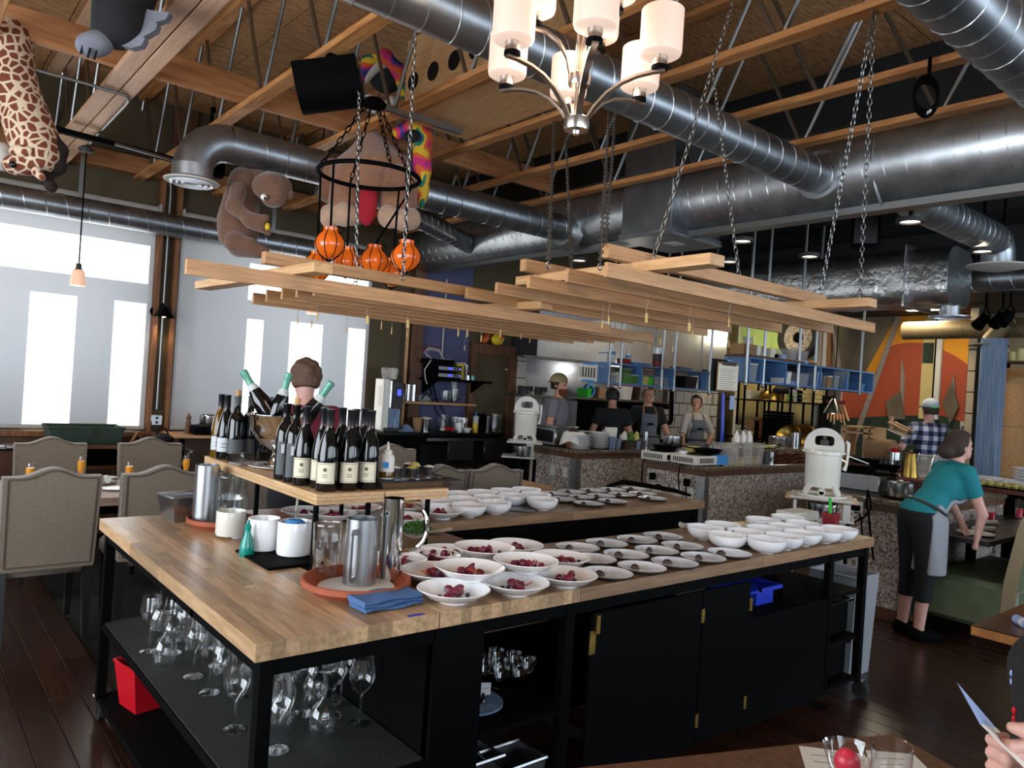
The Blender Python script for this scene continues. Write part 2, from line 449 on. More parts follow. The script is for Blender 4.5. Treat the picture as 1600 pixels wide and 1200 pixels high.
def obj(name, mb, m, parent=None, label=None, ang=38, loc=None, rz=0):
    me = mb.mesh(name, ang) if isinstance(mb, MB) else mb
    if not me.materials:
        for x in (m if isinstance(m, (list, tuple)) else [m]): me.materials.append(M[x] if isinstance(x, str) else x)
        if isinstance(mb, MB) and len(me.polygons) == len(mb.mi) and any(mb.mi): me.polygons.foreach_set('material_index', mb.mi)
    o = bpy.data.objects.new(name, me); COL.objects.link(o)
    if parent: o.parent = parent
    if loc is not None: o.location = loc
    if rz: o.rotation_euler.z = rz
    if label: o['label'] = label
    return o
def tag(o, label, cat, group=None):
    o['label'] = label; o['category'] = cat
    if group: o['group'] = group
    return o
def thing(name, label, cat, loc=(0, 0, 0), rz=0, group=None):
    o = bpy.data.objects.new(name, None); COL.objects.link(o); o.empty_display_size = .05
    o.location = loc; o.rotation_euler.z = rz
    return tag(o, label, cat, group)
def one(name, mb, m, label, cat, group=None, loc=(0, 0, 0), rz=0, ang=38):
    return tag(obj(name, mb, m, None, None, ang, loc, rz), label, cat, group)
def struct(name, mb, m, parent=None, ang=0):
    o = obj(name, mb, m, parent, ang=ang)
    if parent is None: o['kind'] = 'structure'
    return o
KIDS = {}
def kids(o): return [c for c in bpy.data.objects if c.parent == o]
def proto_tree(o): return (o, [(c, kids(c)) for c in kids(o)])
def dup(tree, loc, rz=0, label=None, group=None):
    root, ch = tree; r = root.copy(); COL.objects.link(r); r.location = loc; r.rotation_euler.z = rz
    if label: r['label'] = label
    if group: r['group'] = group
    for c, gs in ch:
        d = c.copy(); COL.objects.link(d); d.parent = r
        for g in gs:
            e = g.copy(); COL.objects.link(e); e.parent = d
    return r
R = random.Random(7)
ORD = ['first', 'second', 'third', 'fourth', 'fifth', 'sixth', 'seventh', 'eighth', 'ninth', 'tenth', 'eleventh', 'twelfth']
# ================================================================ THE ROOM
fl = struct('floor', MB().bb((-2.7, -3.2, -.12), (13, 8.4, -.018)), 'floor_base')
plank_me = {}
n = 0
for i in range(64):
    x = -1.3+i*.137
    y0, y1 = (.7, 7.95) if x < .95 else (.5, 2.0) if x < 4.35 else (-.5, 4.3)
    y = y0-R.random()*1.2
    while y < y1 and n < 298:
        l = R.choice((1.9, 2.3, 2.7)); e = min(y+l, 7.95)
        if e-y > .1:
            k = round(e-y, 2)
            if k not in plank_me: plank_me[k] = MB().box((0, 0, -.01), (.1345, k-.003, .02), bev=.0025).mesh('plank', 0)
            obj('plank', plank_me[k], 'plank', fl, loc=(x, (y+e)/2, 0)); n += 1
        y = e
def holed(name, x0, x1, z0, z1, y0, y1, holes, m, swap=False):
    xs = sorted({x0, x1, *[h[0] for h in holes], *[h[1] for h in holes]}); zs = sorted({z0, z1, *[h[2] for h in holes], *[h[3] for h in holes]})
    mb = MB()
    for a, b in zip(xs, xs[1:]):
        run = None
        for c, d in zip(zs, zs[1:]):
            cx, cz = (a+b)/2, (c+d)/2
            if any(h[0] < cx < h[1] and h[2] < cz < h[3] for h in holes):
                if run: mb.bb((a, y0, run[0]), (b, y1, run[1])) if not swap else mb.bb((y0, a, run[0]), (y1, b, run[1])); run = None
            else: run = (run[0], d) if run else (c, d)
        if run: mb.bb((a, y0, run[0]), (b, y1, run[1])) if not swap else mb.bb((y0, a, run[0]), (y1, b, run[1]))
    return struct(name, mb, m)
WY = 8.0
def wx(px, py): return PY(px, py, WY).x
def wz(px, py): return PY(px, py, WY).z
bl1, br1, bl2, br2 = -1.3, wx(233, 500), wx(273, 500), wx(574, 500)
zt1, zb1 = wz(120, 366), wz(120, 430)
zp = wz(70, 456)
zs = 1.0
p1a, p1b, p1c, p1d = wx(36, 500), wx(110, 500), wx(169, 500), wx(223, 500)
q1, q2, q3, q4, q5, q6 = wx(377, 520), wx(403, 520), wx(444, 540), wx(495, 540), wx(534, 560), wx(570, 560)
holes = [(-1.25, wx(229, 414), zb1, zt1), (-1.2, -.5, zs, zp), (-.3, .45, zs, zp), (p1a, p1b, zs, zp), (p1c, p1d, zs, zp),
         (wx(381, 440), wx(571, 440), wz(400, 470), wz(400, 412)), (q1, q2, zs, wz(390, 497)), (q3, q4, zs, wz(470, 503)), (q5, q6, zs, wz(552, 512))]
wl = holed('wall_left', -2.7, 11.95, 0, 4.25, WY, WY+.12, [(bl1+.05, br1-.03, zs, 3.1), (bl2+.03, br2-.03, zs, 3.1)], 'olive')
# the glazed bays, and outside them an added, unseen facade screen, its gaps shaped to land sun patches
for i, (a_, b_) in enumerate(((bl1+.05, br1-.03), (bl2+.03, br2-.03))):
    w = struct('window_%d' % (i+1), MB().bb((a_, WY+.06, zs), (b_, WY+.066, 3.1)), 'window_glass')
    fr = MB()
    for p_, q_ in (((a_, zs), (a_+.03, 3.1)), ((b_-.03, zs), (b_, 3.1)), ((a_, zs), (b_, zs+.03)), ((a_, 3.07), (b_, 3.1))): fr.bb((p_[0], WY+.04, p_[1]), (q_[0], WY+.09, q_[1]))
    obj('window_frame', fr, 'charcoal', w, ang=0)
SHY = .8
sx_, sz_ = -.095, 3.4/6*(SHY+.05)
holed('sun_screen', -4, 7, -.1, 4.6, WY+SHY, WY+SHY+.02, [(h[0]+sx_, h[1]+sx_, h[2]+sz_, h[3]+sz_) for h in holes], 'plaster')  # unseen screen added outdoors, cut to shape the sun on the blinds
struct('ground', MB().bb((-12, WY+.25, -.2), (18, 22, -.12)), 'plaster')
# roller blinds
for k, (a, b, lab) in enumerate(((bl1, br1, 'tall pale roller blind before the dining table window'), (bl2, br2, 'tall pale roller blind behind the person in the red shirt'))):
    t = thing('roller_blind', lab, 'blind', (0, 0, 0))
    obj('blind_cloth', MB().surf(lambda u, v, a=a, b=b: (a+(b-a)*u, WY-.055+.012*math.sin(u*19)*max(0, .35-v)*2, 1.03+(3.12-1.03)*v), 60, 12), 'blind', t)
    obj('roller_tube', MB().tube((a, WY-.08, 3.14), (b, WY-.08, 3.14), .035, n=14), 'white_paint', t)
    obj('valance', MB().bb((a, WY-.13, 3.02), (b, WY-.115, 3.11), bev=.004), 'white_paint', t)
    obj('bottom_rail', MB().bb((a, WY-.075, 1.0), (b, WY-.05, 1.035), bev=.005), 'white_paint', t)
    for x in (a-.01, b+.01): obj('bracket', MB().bb((x-.008, WY-.14, 3.08), (x+.008, WY, 3.19)), 'white_paint', t)
# window trim boards, sill, lower panelling
for i, (a, b) in enumerate(((br1+.015, br1+.06), (bl2-.06, bl2-.015))):
    struct('trim_%d' % (i+1), MB().bb((a, WY-.09, .95), (b, WY, 3.45), bev=.004), 'wood_trim')
struct('trim_3', MB().bb((-2.6, WY-.12, .93), (4.4, WY, .98), bev=.004), 'wood_trim')
struct('trim_4', MB().bb((-2.6, WY-.03, 0), (4.4, WY, .93)), 'wood_dark')
struct('trim_5', MB().bb((br1+.1, WY-.05, 3.45), (br1+.32, WY, 4.2)), 'wood_dark')
# olive pier, dark post, purple panel, panelled door, tiled pier
struct('trim_6', MB().bb((wx(634, 580), WY-.1, 0), (wx(652, 580), WY, 3.3), bev=.005), 'wood_dark')
struct('wall_purple', MB().bb((wx(652, 580), WY-.03, 0), (wx(728, 580), WY, 3.4)), 'purple')
dx0, dx1 = wx(727, 600), wx(799, 600)
d = struct('door_1', MB().bb((dx0+.08, WY-.05, 0), (dx1-.12, WY-.01, 2.1)), 'olive')
fr = MB().bb((dx0, WY-.1, 0), (dx0+.1, WY, 2.18), bev=.005).bb((dx1-.13, WY-.1, 0), (dx1, WY, 2.18), bev=.005).bb((dx0+.1, WY-.1, 2.04), (dx1-.13, WY, 2.18), bev=.005)
obj('door_frame', fr, 'wood_dark', d)
obj('name_plate', MB().bb((dx0+.62, WY-.058, 1.86), (dx0+.68, WY-.05, 1.88)), 'white_paint', d)
tp = struct('wall_pier', MB().bb((dx1, WY-.08, 0), (wx(816, 600)-.01, WY, 2.25)), 'grout')
tw = (wx(816, 600)-.01-dx1)
for k in range(9):
    obj('tile', MB().box((dx1+tw/2, WY-.085, .26+k*.232), (tw-.012, .014, .222), bev=.003), 'tile_white', tp)
# far wall with mural, and the openings beside it
FX = 12.0
def fy(px, py): return PX(px, py, FX).y
def fz(px, py): return PX(px, py, FX).z
wb = struct('wall_back', MB().bb((FX, -3.2, 0), (FX+.2, 8.2, 4.25)), 'brown_wall')
struct('wall_front', MB(), 'plaster') if False else None
holed('wall_front', -2.7, 12.2, 0, 4.25, -3.2, -3.1, [(-2, 4.9, .8, 2.95), (6.0, 10.4, .8, 2.95)], 'plaster')
holed('wall_side', -3.2, 8.2, 0, 4.25, -2.7, -2.6, [(.4, 4.8, .7, 2.95)], 'plaster', swap=True)
# ceiling: OSB deck panels over the trusses, a dark ribbed ceiling over the kitchen
ce = struct('ceiling', MB().bb((-2.7, -3.2, 4.235), (12.2, 8.3, 4.3)), 'osb')
pm = MB().box((0, 0, 0), (1.212, 2.43, .016), bev=.004).mesh('panel', 0)
for i in range(7):
    for j in range(5):
        obj('panel', pm, 'osb', ce, loc=(-2.1+i*1.219, -2.6+j*2.438-(i % 2)*.9+1.2, 4.222))
KX = 5.5
KZ = 3.75
mb = MB()
nx = 96
prof = [(KX+i*.068, (KZ if i < 58 else 3.09)+.02-(.018 if i % 4 in (1, 2) else 0)) for i in range(nx)]
for (xa, za), (xb, zb) in zip(prof, prof[1:]): mb.add([(xa, -3.1, za), (xb, -3.1, zb), (xb, 8, zb), (xa, 8, za)], [(0, 1, 2, 3)])
struct('ceiling_kitchen', mb, 'ceiling_dark')
struct('wall_soffit', MB().bb((KX-.03, -3.1, KZ+.02), (KX, 8, 4.22)), 'ceiling_dark')
# ================================================================ TRUSSES AND BEAMS
web = {}
for sgn in (0, 1):
    y0, y1 = (0, .36) if sgn == 0 else (.84, .48)
    web[sgn] = MB().tube((0, y0, 3.43), (0, y1, 4.17), .0135, n=8).mesh('web')
labs = ['timber truss nearest the giraffe plush', 'doubled pale timber truss above the dining table', 'timber truss just above the black loudspeaker',
        'timber truss in front of the plywood crate with holes', 'timber truss passing behind the glass chandelier', 'timber truss between the chandelier and the big duct',
        'timber truss running right along the big spiral duct']
for k, x in enumerate((.34, 1.08, 1.79, 2.53, 3.27, 4.02, 4.70)):
    t = thing('roof_truss', labs[k], 'truss', (x, 0, 0), group='roof trusses')
    m = 'lumber_pale' if k == 1 else 'lumber'
    for zc, nm in ((3.419, 'bottom_chord'), (4.19, 'top_chord')):
        if k == 1:
            for dx in (-.051, .051): obj(nm, MB().bb((dx-.046, -3.05, zc-.02), (dx+.046, 7.98, zc+.02), bev=.003), m, t)
        else: obj(nm, MB().bb((-.0445, -3.05, zc-.019), (.0445, 7.98, zc+.019), bev=.003), m, t)
    for j in range(9):
        for s in (0, 1): obj('web', web[s], 'tube_steel', t, loc=(0, .15+j*.87+.19*(k % 3), 0))
one('bridging_beam', MB().bb((-2.4, 5.14, 3.44), (4.6, 5.18, 3.62), bev=.003), 'lumber_x', 'wide timber beam crossing through all the trusses', 'beam')
one('header_beam', MB().bb((-2.4, 7.86, 3.44), (4.4, 7.98, 3.6), bev=.003), 'lumber_x', 'timber header along the top of the window wall', 'beam')
# ================================================================ DUCTS
def helix(p, q, r, pitch, w=.005):
    p = Vector(p); q = Vector(q); x, y, d = frame(q-p); L_ = (q-p).length; n = int(L_/pitch*16)
    return MB().path([p+d*(L_*i/n)+x*(r*math.cos(i*PI/8))+y*(r*math.sin(i*PI/8)) for i in range(n+1)], w, n=4)
def duct(name, p, q, r, m, lab, pitch=.15, cat='duct', extra=None):
    t = thing(name, lab, cat)
    obj('duct_pipe', MB().tube(p, q, r, n=36), m, t, ang=50)
    obj('seam', helix(p, q, r, pitch), 'galv', t)
    return t
t = duct('window_duct', (-1.5, 7.62, 2.965), (4.3, 7.62, 2.965), .105, 'galv_dark', 'slim spiral duct running along above the window blinds', .16)
for x in (1.25, 3.0): obj('hanger_strap', MB().bb((x-.02, 7.60, 3.07), (x+.02, 7.605, 3.44)), 'tube_steel', t, ang=0)
t = duct('main_duct', (5.17, -.8, 3.3), (5.17, 7.95, 3.3), .285, 'galv', 'huge spiral duct sweeping along over the kitchen edge', .14)
for y in (2.35, 5.2): obj('hanger_strap', MB().path([(4.9, y, 3.42), (4.885, y, 3.3), (4.95, y, 3.12), (5.05, y, 3.02)], .012, n=4), 'tube_steel', t)
obj('collar', MB().tube((4.9, 2.72, 3.25), (4.97, 2.72, 3.25), .17, .21, n=30), 'galv', t)
obj('collar', MB().tube((4.86, 5.25, 3.16), (4.96, 5.25, 3.16), .15, .19, n=30), 'galv', t)
t = duct('branch_duct', (.6, 2.72, 3.23), (4.98, 2.72, 3.23), .118, 'galv_dark', 'spiral branch duct crossing right behind the glass chandelier', .155)
t = thing('branch_duct', 'spiral branch duct with round white diffuser over the brown plush', 'duct')
p0, p1 = (1.72, 5.25, 3.17), (4.95, 5.25, 3.17)
obj('duct_pipe', MB().tube(p0, p1, .125, n=32), 'galv_dark', t, ang=50); obj('seam', helix(p0, p1, .125, .15), 'galv_dark', t)
el = [Vector((1.72-.22*math.sin(a), 5.25, 2.95+.22*math.cos(a))) for a in [i*PI/2/5 for i in range(6)]]
obj('elbow', MB().path(el, .127, n=28), 'galv_dark', t, ang=20)
obj('boot', MB().tube((1.5, 5.25, 2.97), (1.5, 5.25, 2.89), .128, n=28), 'galv', t)
dl = obj('diffuser', MB().lathe([(.0, 0), (.17, 0), (.175, .01), (.128, .03), (0, .03)], 32, Matrix.Translation((1.5, 5.25, 2.86))), 'white_paint', t)
for r in (.05, .085, .12): obj('ring', MB().lathe([(r, 0), (r+.012, -.012), (r+.018, 0)], 28, Matrix.Translation((1.5, 5.25, 2.858)), close=True), 'grey_glaze', dl)
t = thing('branch_duct', 'spiral branch duct half hidden behind the orange lanterns', 'duct')
a, b = PD(553, 352, 6.0), Vector((4.95, 6.85, 3.2)); a.z = 3.17
obj('duct_pipe', MB().tube(a, b, .1, n=28), 'galv_dark', t, ang=50); obj('seam', helix(a, b, .1, .15), 'galv_dark', t)
obj('boot', MB().tube(a+Vector((0, 0, .02)), a+Vector((0, 0, -.14)), .11, n=24), 'galv', t)
obj('diffuser', MB().lathe([(0, 0), (.16, 0), (.165, .01), (.11, .03), (0, .03)], 28, Matrix.Translation(a+Vector((0, 0, -.17)))), 'white_paint', t)
c5 = PZ(1530, 65, 3.2); duct('branch_duct', (c5.x-2.2, c5.y-.02, 3.27), (c5.x+1.6, c5.y-.02, 3.27), .135, 'galv_dark', 'spiral branch duct nearest the camera in the ceiling corner', .15)
t = thing('duct_box', 'tall square sheet metal box where the big duct turns up', 'duct')
obj('casing', MB().bb((4.83, 3.93, 2.98), (5.5, 4.47, 4.2), bev=.006), 'galv_dark', t)
obj('flange', MB().bb((4.815, 3.915, 2.965), (5.515, 4.485, 2.985)), 'galv_dark', t, ang=0)
obj('flange', MB().bb((4.815, 3.915, 3.0), (5.515, 4.485, 3.01)), 'galv_dark', t, ang=0)
obj('sticker', MB().bb((5.1, 4.1, 2.963), (5.25, 4.22, 2.9645)), 'paper', t, ang=0)
one('channel_beam', MB().bb((5.06, -2, 2.98), (5.1, 7.9, 3.03)).bb((5.02, -2, 2.972), (5.14, 7.9, 2.98)), 'tube_steel', 'long pale steel channel along the edge of the dark kitchen ceiling', 'beam', ang=0)
# foil wrapped duct over the kitchen with its outlets
def foil_tube(p, q, wy, hz, n=26, seed=1):
    rr = random.Random(seed); p = Vector(p); q = Vector(q); x, y, d = frame(q-p); pts = []
    mbx = MB(); m = 20
    for i in range(n+1):
        c = p+(q-p)*(i/n)
        for j in range(m):
            a = 2*PI*j/m; ca, sa = math.cos(a), math.sin(a)
            k = (abs(ca)**5+abs(sa)**5)**(-.2)
            mbx.v.append(tuple(c+x*(ca*k*wy*(1+rr.uniform(-.05, .05)))+y*(sa*k*hz*(1+rr.uniform(-.05, .05)))))
    for i in range(n):
        for j in range(m): mbx.f.append((i*m+j, i*m+(j+1) % m, (i+1)*m+(j+1) % m, (i+1)*m+j))
    mbx.f += [tuple(range(m))[::-1], tuple(range(n*m, n*m+m))]; mbx.mi = [0]*len(mbx.f)
    return mbx
t = thing('foil_duct', 'crumpled foil wrapped square duct hanging over the kitchen', 'duct')
F0, F1 = PX(1120, 452, 8.6), PX(1500, 432, 8.6)
FZ = (F0.z+F1.z)/2-.03
obj('duct_wrap', foil_tube((8.6, F0.y+.6, FZ), (8.6, F1.y, FZ), .32, .30, 36), 'foil', t, ang=60)
obj('band', MB().box((8.6, PX(1415, 430, 8.28).y, FZ), (.70, .02, .66)), 'foil', t, ang=0)
obj('outlet', MB().lathe([(.2, 0), (.2, .012), (.1, .02), (.1, .12)], 26, Matrix.Translation((8.6, PX(1480, 460, 8.5).y, FZ-.42))), 'galv', t)
t = thing('branch_duct', 'spiral duct bending down to a round diffuser above the foil duct', 'duct')
A, B = Vector((5.6, PX(1425, 312, 5.6).y, 0)), PD(1512, 372, 6.6)
A.z = PX(1425, 312, 5.6).z; B.z = A.z; B.y = A.y
obj('duct_pipe', MB().tube(A, B, .13, n=28), 'galv_dark', t, ang=50); obj('seam', helix(A, B, .13, .11), 'galv_dark', t)
obj('elbow', MB().path([B, B+Vector((.09, 0, -.02)), B+Vector((.14, 0, -.09)), B+Vector((.15, 0, -.2))], .13, n=24), 'galv_dark', t, ang=25)
obj('diffuser', MB().lathe([(0, .02), (.1, 0), (.24, .03), (.24, .042), (.13, .05)], 28, Matrix.Translation(B+Vector((.15, 0, -.25)))), 'white_paint', t)
A, B = PX(1520, 438, 9.3), PX(1640, 442, 9.3)
duct('branch_duct', (9.3, A.y+.5, A.z), (9.3, B.y-1, A.z), .14, 'galv_dark', 'blue lit spiral duct beyond the end of the foil duct', .2)
t = thing('thin_duct', 'thin brown spiral duct in front of the yellow mural', 'duct')
A, B = PX(1413, 517, 10.6), PX(1640, 517, 10.6)
obj('duct_pipe', MB().tube(A, (10.6, B.y, A.z+.02), .12, n=26), 'duct_brown', t, ang=50)
obj('seam', helix(A, (10.6, B.y, A.z+.02), .12, .3), 'duct_brown', t)
e = PX(1553, 520, 10.4); obj('outlet', MB().tube(e+Vector((0, -.12, .12)), e+Vector((0, .05, -.1)), .09, n=18).lathe([(.22, 0), (.22, .012), (.08, .04)], 22, Matrix.Translation(e+Vector((0, .05, -.16)))), 'duct_brown', t)
# ================================================================ BIG CEILING HARDWARE
t = thing('plywood_crate', 'plywood crate with four round black holes resting on the trusses', 'crate')
cz0, cz1 = 3.45, 4.0
ya, yb = PX(632, 147, 2.68).y, PX(832, 60, 2.68).y
obj('crate_body', MB().bb((2.68, yb, cz0), (3.22, ya, cz1), bev=.004), 'pine_y', t)
for px, py in ((645, 127), (676, 111), (709, 94), (742, 76)):
    c = PX(px, py, 2.675); obj('hole', MB().tube((2.674, c.y, c.z), (2.68, c.y, c.z), .062, n=24), 'black_matte', t)
t = thing('loudspeaker', 'big black loudspeaker bolted under the truss near the lanterns', 'speaker')
c = PZ(515, 137, 3.22)
T = Matrix.Translation(c) @ Matrix.Rotation(math.radians(58), 4, 'Z') @ Matrix.Rotation(math.radians(-14), 4, 'X')
pr = [(.12*math.cos(a), .15*math.sin(a)) for a in [PI*.5+i*PI/8 for i in range(9)]]+[(.1, -.15), (.14, -.05), (.14, .07), (.1, .15)]
T0 = T; T = T @ Matrix.Rotation(-PI/2, 4, 'Y')
obj('cabinet', MB().prism(pr, -.17, .17, T @ Matrix.Rotation(PI/2, 4, 'X')), 'black', t)
obj('driver', MB().lathe([(0, 0), (.05, .01), (.085, 0), (.09, -.01)], 24, T @ Matrix.Translation((0, .0, 0)) @ Matrix.Rotation(PI/2, 4, 'X') @ Matrix.Translation((.0, 0, .172))), 'black_matte', t)
for i in range(3): obj('slot', MB().box((-.09, -.1+i*.07, .04), (.03, .02, .12), mx=T0), 'charcoal', t)
obj('bracket', MB().bar(c+Vector((0, 0, .12)), (c.x, c.y, 3.41), .05, .05), 'black', t, ang=0)
def spk(px, py, dep, lab, s=.13):
    t = thing('wall_speaker', lab, 'speaker'); c = PD(px, py, dep)
    T = Matrix.Translation(c) @ Matrix.Rotation(.5, 4, 'Z')
    obj('cabinet', MB().box((0, 0, 0), (s*1.3, s*1.5, s*1.9), bev=.03, mx=T), 'black', t)
    obj('grille', MB().box((-s*.66, 0, 0), (.01, s*1.2, s*1.6), bev=.004, mx=T), 'charcoal', t)
    obj('arm', MB().bar(c, (c.x, c.y, c.z+.4), .03, .03), 'black', t, ang=0)
spk(328, 252, 5.6, 'small black speaker beside the round white diffuser')
spk(1352, 362, 6.9, 'black speaker hanging from the dark kitchen ceiling', .16)
t = thing('cable_coil', 'black cable coil hanging under the truss by the big duct', 'cable')
c = PD(1447, 150, 3.75)
for k in range(4): obj('loop', MB().path([c+Vector((.06*math.cos(a)*.77, -.06*math.cos(a)*.64, .085*math.sin(a)+.012*k-.02)) for a in [i*PI/10 for i in range(20)]], .006, n=5, closed=True), 'black', t)
obj('lamp_head', MB().box(c+Vector((0, 0, -.09)), (.06, .04, .03), bev=.008), 'black', t)
obj('hook', MB().path([c+Vector((0, 0, .06)), c+Vector((.02, 0, .12)), c+Vector((.02, 0, .2))], .01, n=6), 'black', t)
obj('sticker', MB().box(c+Vector((-.025, -.022, -.095)), (.06, .004, .014), rz=.9), 'paper', t, ang=0)
# conduit with bend, light track
mb = MB().path([PZ(-40, 83, 3.385), PZ(0, 94, 3.385), PZ(100, 121, 3.385), PZ(178, 143, 3.385), PZ(196, 149, 3.385), PZ(201, 157, 3.385), PZ(195, 165, 3.385), PZ(150, 212, 3.385), PZ(140, 224, 3.36)], .011, n=8)
one('conduit', mb, 'tube_steel', 'thin steel conduit bending under the doubled pale truss', 'conduit')
t = thing('light_track', 'black ceiling light track running from the giraffe to the speaker', 'track')
ta, tb = PZ(84, 201, 3.33), PZ(307, 259, 3.33)
obj('track_bar', MB().bar(ta, tb, .05, .04), 'black', t, ang=0); obj('track_rail', MB().bar(ta+Vector((.4, -.05, -.02)), tb+Vector((0, -.05, -.02)), .02, .02), 'tube_steel', t, ang=0)
# wall conduit with outlet box, running down the pier
cxp = wx(252, 480)
mb = MB().path([(cxp-1.2, WY-.07, 3.52), (cxp-.1, WY-.07, 3.5), (cxp-.02, WY-.07, 3.46), (cxp, WY-.07, 3.38), (cxp, WY-.07, 1.2)], .012, n=8)
t = thing('wall_conduit', 'steel conduit dropping between the blinds to a socket box', 'conduit')
obj('conduit_pipe', mb, 'tube_steel', t)
bx = PY(240, 656, WY-.06); obj('outlet_box', MB().box((cxp, WY-.07, bx.z), (.11, .07, .11), bev=.01), 'steel_brush', t)
for dz in (-.022, .022): obj('socket', MB().tube((cxp, WY-.105, bx.z+dz), (cxp, WY-.108, bx.z+dz), .014, n=12), 'charcoal', t)
t = thing('cone_sconce', 'small black cone lamp on the pier between the blinds', 'lamp')
c = PY(256, 495, WY-.16)
obj('cone_shade', MB().lathe([(.018, .1), (.03, .085), (.1, 0), (.098, -.004), (.026, .08), (.014, .095)], 22, Matrix.Translation(c)), 'black', t)
obj('bulb', MB().ball(c+Vector((0, 0, .02)), .028), 'lamp_face', t)
obj('arm', MB().path([c+Vector((0, 0, .09)), c+Vector((0, .06, .13)), c+Vector((0, .12, .1))], .01, n=6), 'black', t)
obj('backplate', MB().tube(c+Vector((-.06, .15, .05)), c+Vector((-.06, .1, .05)), .045, n=16), 'black', t)
lamp('cone_light', 'SPOT', c+Vector((0, 0, -.01)), 8, (1, .8, .55), aim=c+Vector((0, .06, -1)), spot=1.6)
# pendants with small frosted shades
def pendant(px, ptop, pbot, z, lab):
    t = thing('pendant_lamp', lab, 'lamp'); c = PZ(px, ptop, z)
    lo, hi = .5, 3.3
    for _ in range(40):
        m = (lo+hi)/2; d = AX @ (np.array([c.x, c.y, m])-EYE)
        if 600-FPX*d[1]/d[2] > pbot: lo = m
        else: hi = m
    z0 = lo
    obj('canopy', MB().lathe([(0, 0), (.05, .01), (.06, .035), (.03, .06), (0, .06)], 20, Matrix.Translation((c.x, c.y, z-.03))), 'charcoal', t)
    obj('cable', MB().tube((c.x, c.y, z0+.06), (c.x, c.y, z), .006, n=6), 'black', t)
    obj('socket_cap', MB().lathe([(.012, .08), (.02, .075), (.022, .04), (.034, .03), (0, .028)], 16, Matrix.Translation((c.x, c.y, z0))), 'charcoal', t)
    obj('lamp_shade', MB().lathe([(.02, .035), (.042, .02), (.048, 0), (.057, -.1), (.054, -.1), (.044, 0), (.02, .03)], 24, Matrix.Translation((c.x, c.y, z0))), 'shade_small', t)
    if 'rack' in lab: obj('cable', MB().tube((c.x, c.y, z), (c.x, c.y, 4.21), .006, n=6), 'black', t)
    lamp('pendant_light', 'POINT', (c.x, c.y, z0-.06), 3, (1, .75, .5), soft=.03)
pendant(135, 234, 427, 3.33, 'small frosted pendant lamp hanging before the dining window')
pendant(500, 300, 474, 3.38, 'small frosted pendant lamp hanging behind the timber rack')
# ================================================================ CHANDELIER
cc = PD(900, 205, 2.5); hz = cc.z
t = thing('glass_chandelier', 'nine light nickel chandelier with white frosted cylinder shades', 'chandelier', (cc.x, cc.y, hz))
obj('stem', MB().tube((0, 0, .02), (0, 0, .95), .012, n=10), 'nickel', t)
obj('hub', MB().lathe([(0, -.012), (.012, -.012), (.014, 0), (.04, .002), (.043, .012), (.043, .04), (.036, .046), (0, .046)], 28), 'nickel', t)
obj('hub', MB().lathe([(0, .15), (.034, .15), (.037, .16), (.037, .185), (.03, .19), (0, .19)], 26), 'nickel', t)
obj('sleeve', MB().tube((0, 0, .19), (0, 0, .36), .018, n=12), 'nickel', t)
obj('chain', MB().tube((.0, 0, .95), (0, 0, 3.4-hz), .008, n=6), 'nickel', t)
view = math.atan2(-cc.y, -cc.x)
arm_me = {}
def shade(parent, x, y, z):
    T = Matrix.Translation((x, y, z))
    obj('cup', MB().lathe([(0, -.012), (.026, -.012), (.026, .0), (.0, .0)], 20, T), 'black', parent)
    obj('cup', MB().lathe([(0, .0), (.024, .0), (.024, .032), (.0, .032)], 20, T), 'nickel', parent)
    sh = obj('lamp_shade', MB().lathe([(.0, .03), (.055, .03), (.064, .036), (.067, .046), (.067, .175), (.064, .178), (.061, .175), (.061, .05), (.0, .038)], 32, T), 'shade_glow', parent)
    obj('bulb', MB().ball((x, y, z+.1), .028), 'lamp_face', sh)
for k in range(6):
    a = view+math.radians(8)+k*PI/3
    pts = [Vector((math.cos(a)*r, math.sin(a)*r, z)) for r, z in ((.03, .03), (.06, .075), (.1, .115), (.15, .145), (.2, .16), (.25, .166), (.29, .165))]
    obj('arm', MB().ribbon(pts, .02, .008), 'nickel', t); p = pts[-2]; shade(t, math.cos(a)*.27, math.sin(a)*.27, .182)
for k in range(3):
    a = view+math.radians(38)+k*2*PI/3
    pts = [Vector((math.cos(a)*r, math.sin(a)*r, z)) for r, z in ((.03, .18), (.045, .24), (.075, .29), (.12, .32), (.17, .33))]
    obj('arm', MB().ribbon(pts, .02, .008), 'nickel', t); shade(t, math.cos(a)*.16, math.sin(a)*.16, .345)
lamp('chandelier_light', 'POINT', (cc.x, cc.y, hz+.3), 26, (1, .78, .58), soft=.25)
# ================================================================ ORANGE LANTERN RING
lc = PD(577, 275, 4.7)
t = thing('lantern_chandelier', 'black iron ring chandelier hung with orange glass lanterns', 'chandelier', (lc.x, lc.y, lc.z))
RR = .31
obj('iron_ring', MB().path([(RR*math.cos(a), RR*math.sin(a), 0) for a in [i*2*PI/40 for i in range(40)]], .014, n=8, closed=True), 'black', t)
ctop = 3.40-lc.z
obj('canopy', MB().lathe([(0, 0), (.075, .005), (.08, .02), (.05, .05), (0, .06)], 24, Matrix.Translation((0, 0, ctop-.07))), 'black', t)
ang0 = math.atan2(-lc.y, -lc.x)
def link_chain(p, q, pitch=.03, r=.0028, w=.009):
    p = Vector(p); q = Vector(q); x, y, d = frame(q-p); n = max(2, int((q-p).length/pitch)); mb = MB()
    pitch = (q-p).length/n
    for i in range(n):
        c = p+d*(pitch*(i+.5)); s = x if i % 2 else y
        mb.path([c+d*(pitch*.62*math.cos(a))+s*(w*math.sin(a)) for a in [j*PI/4 for j in range(8)]], r, n=4, closed=True)
    return mb
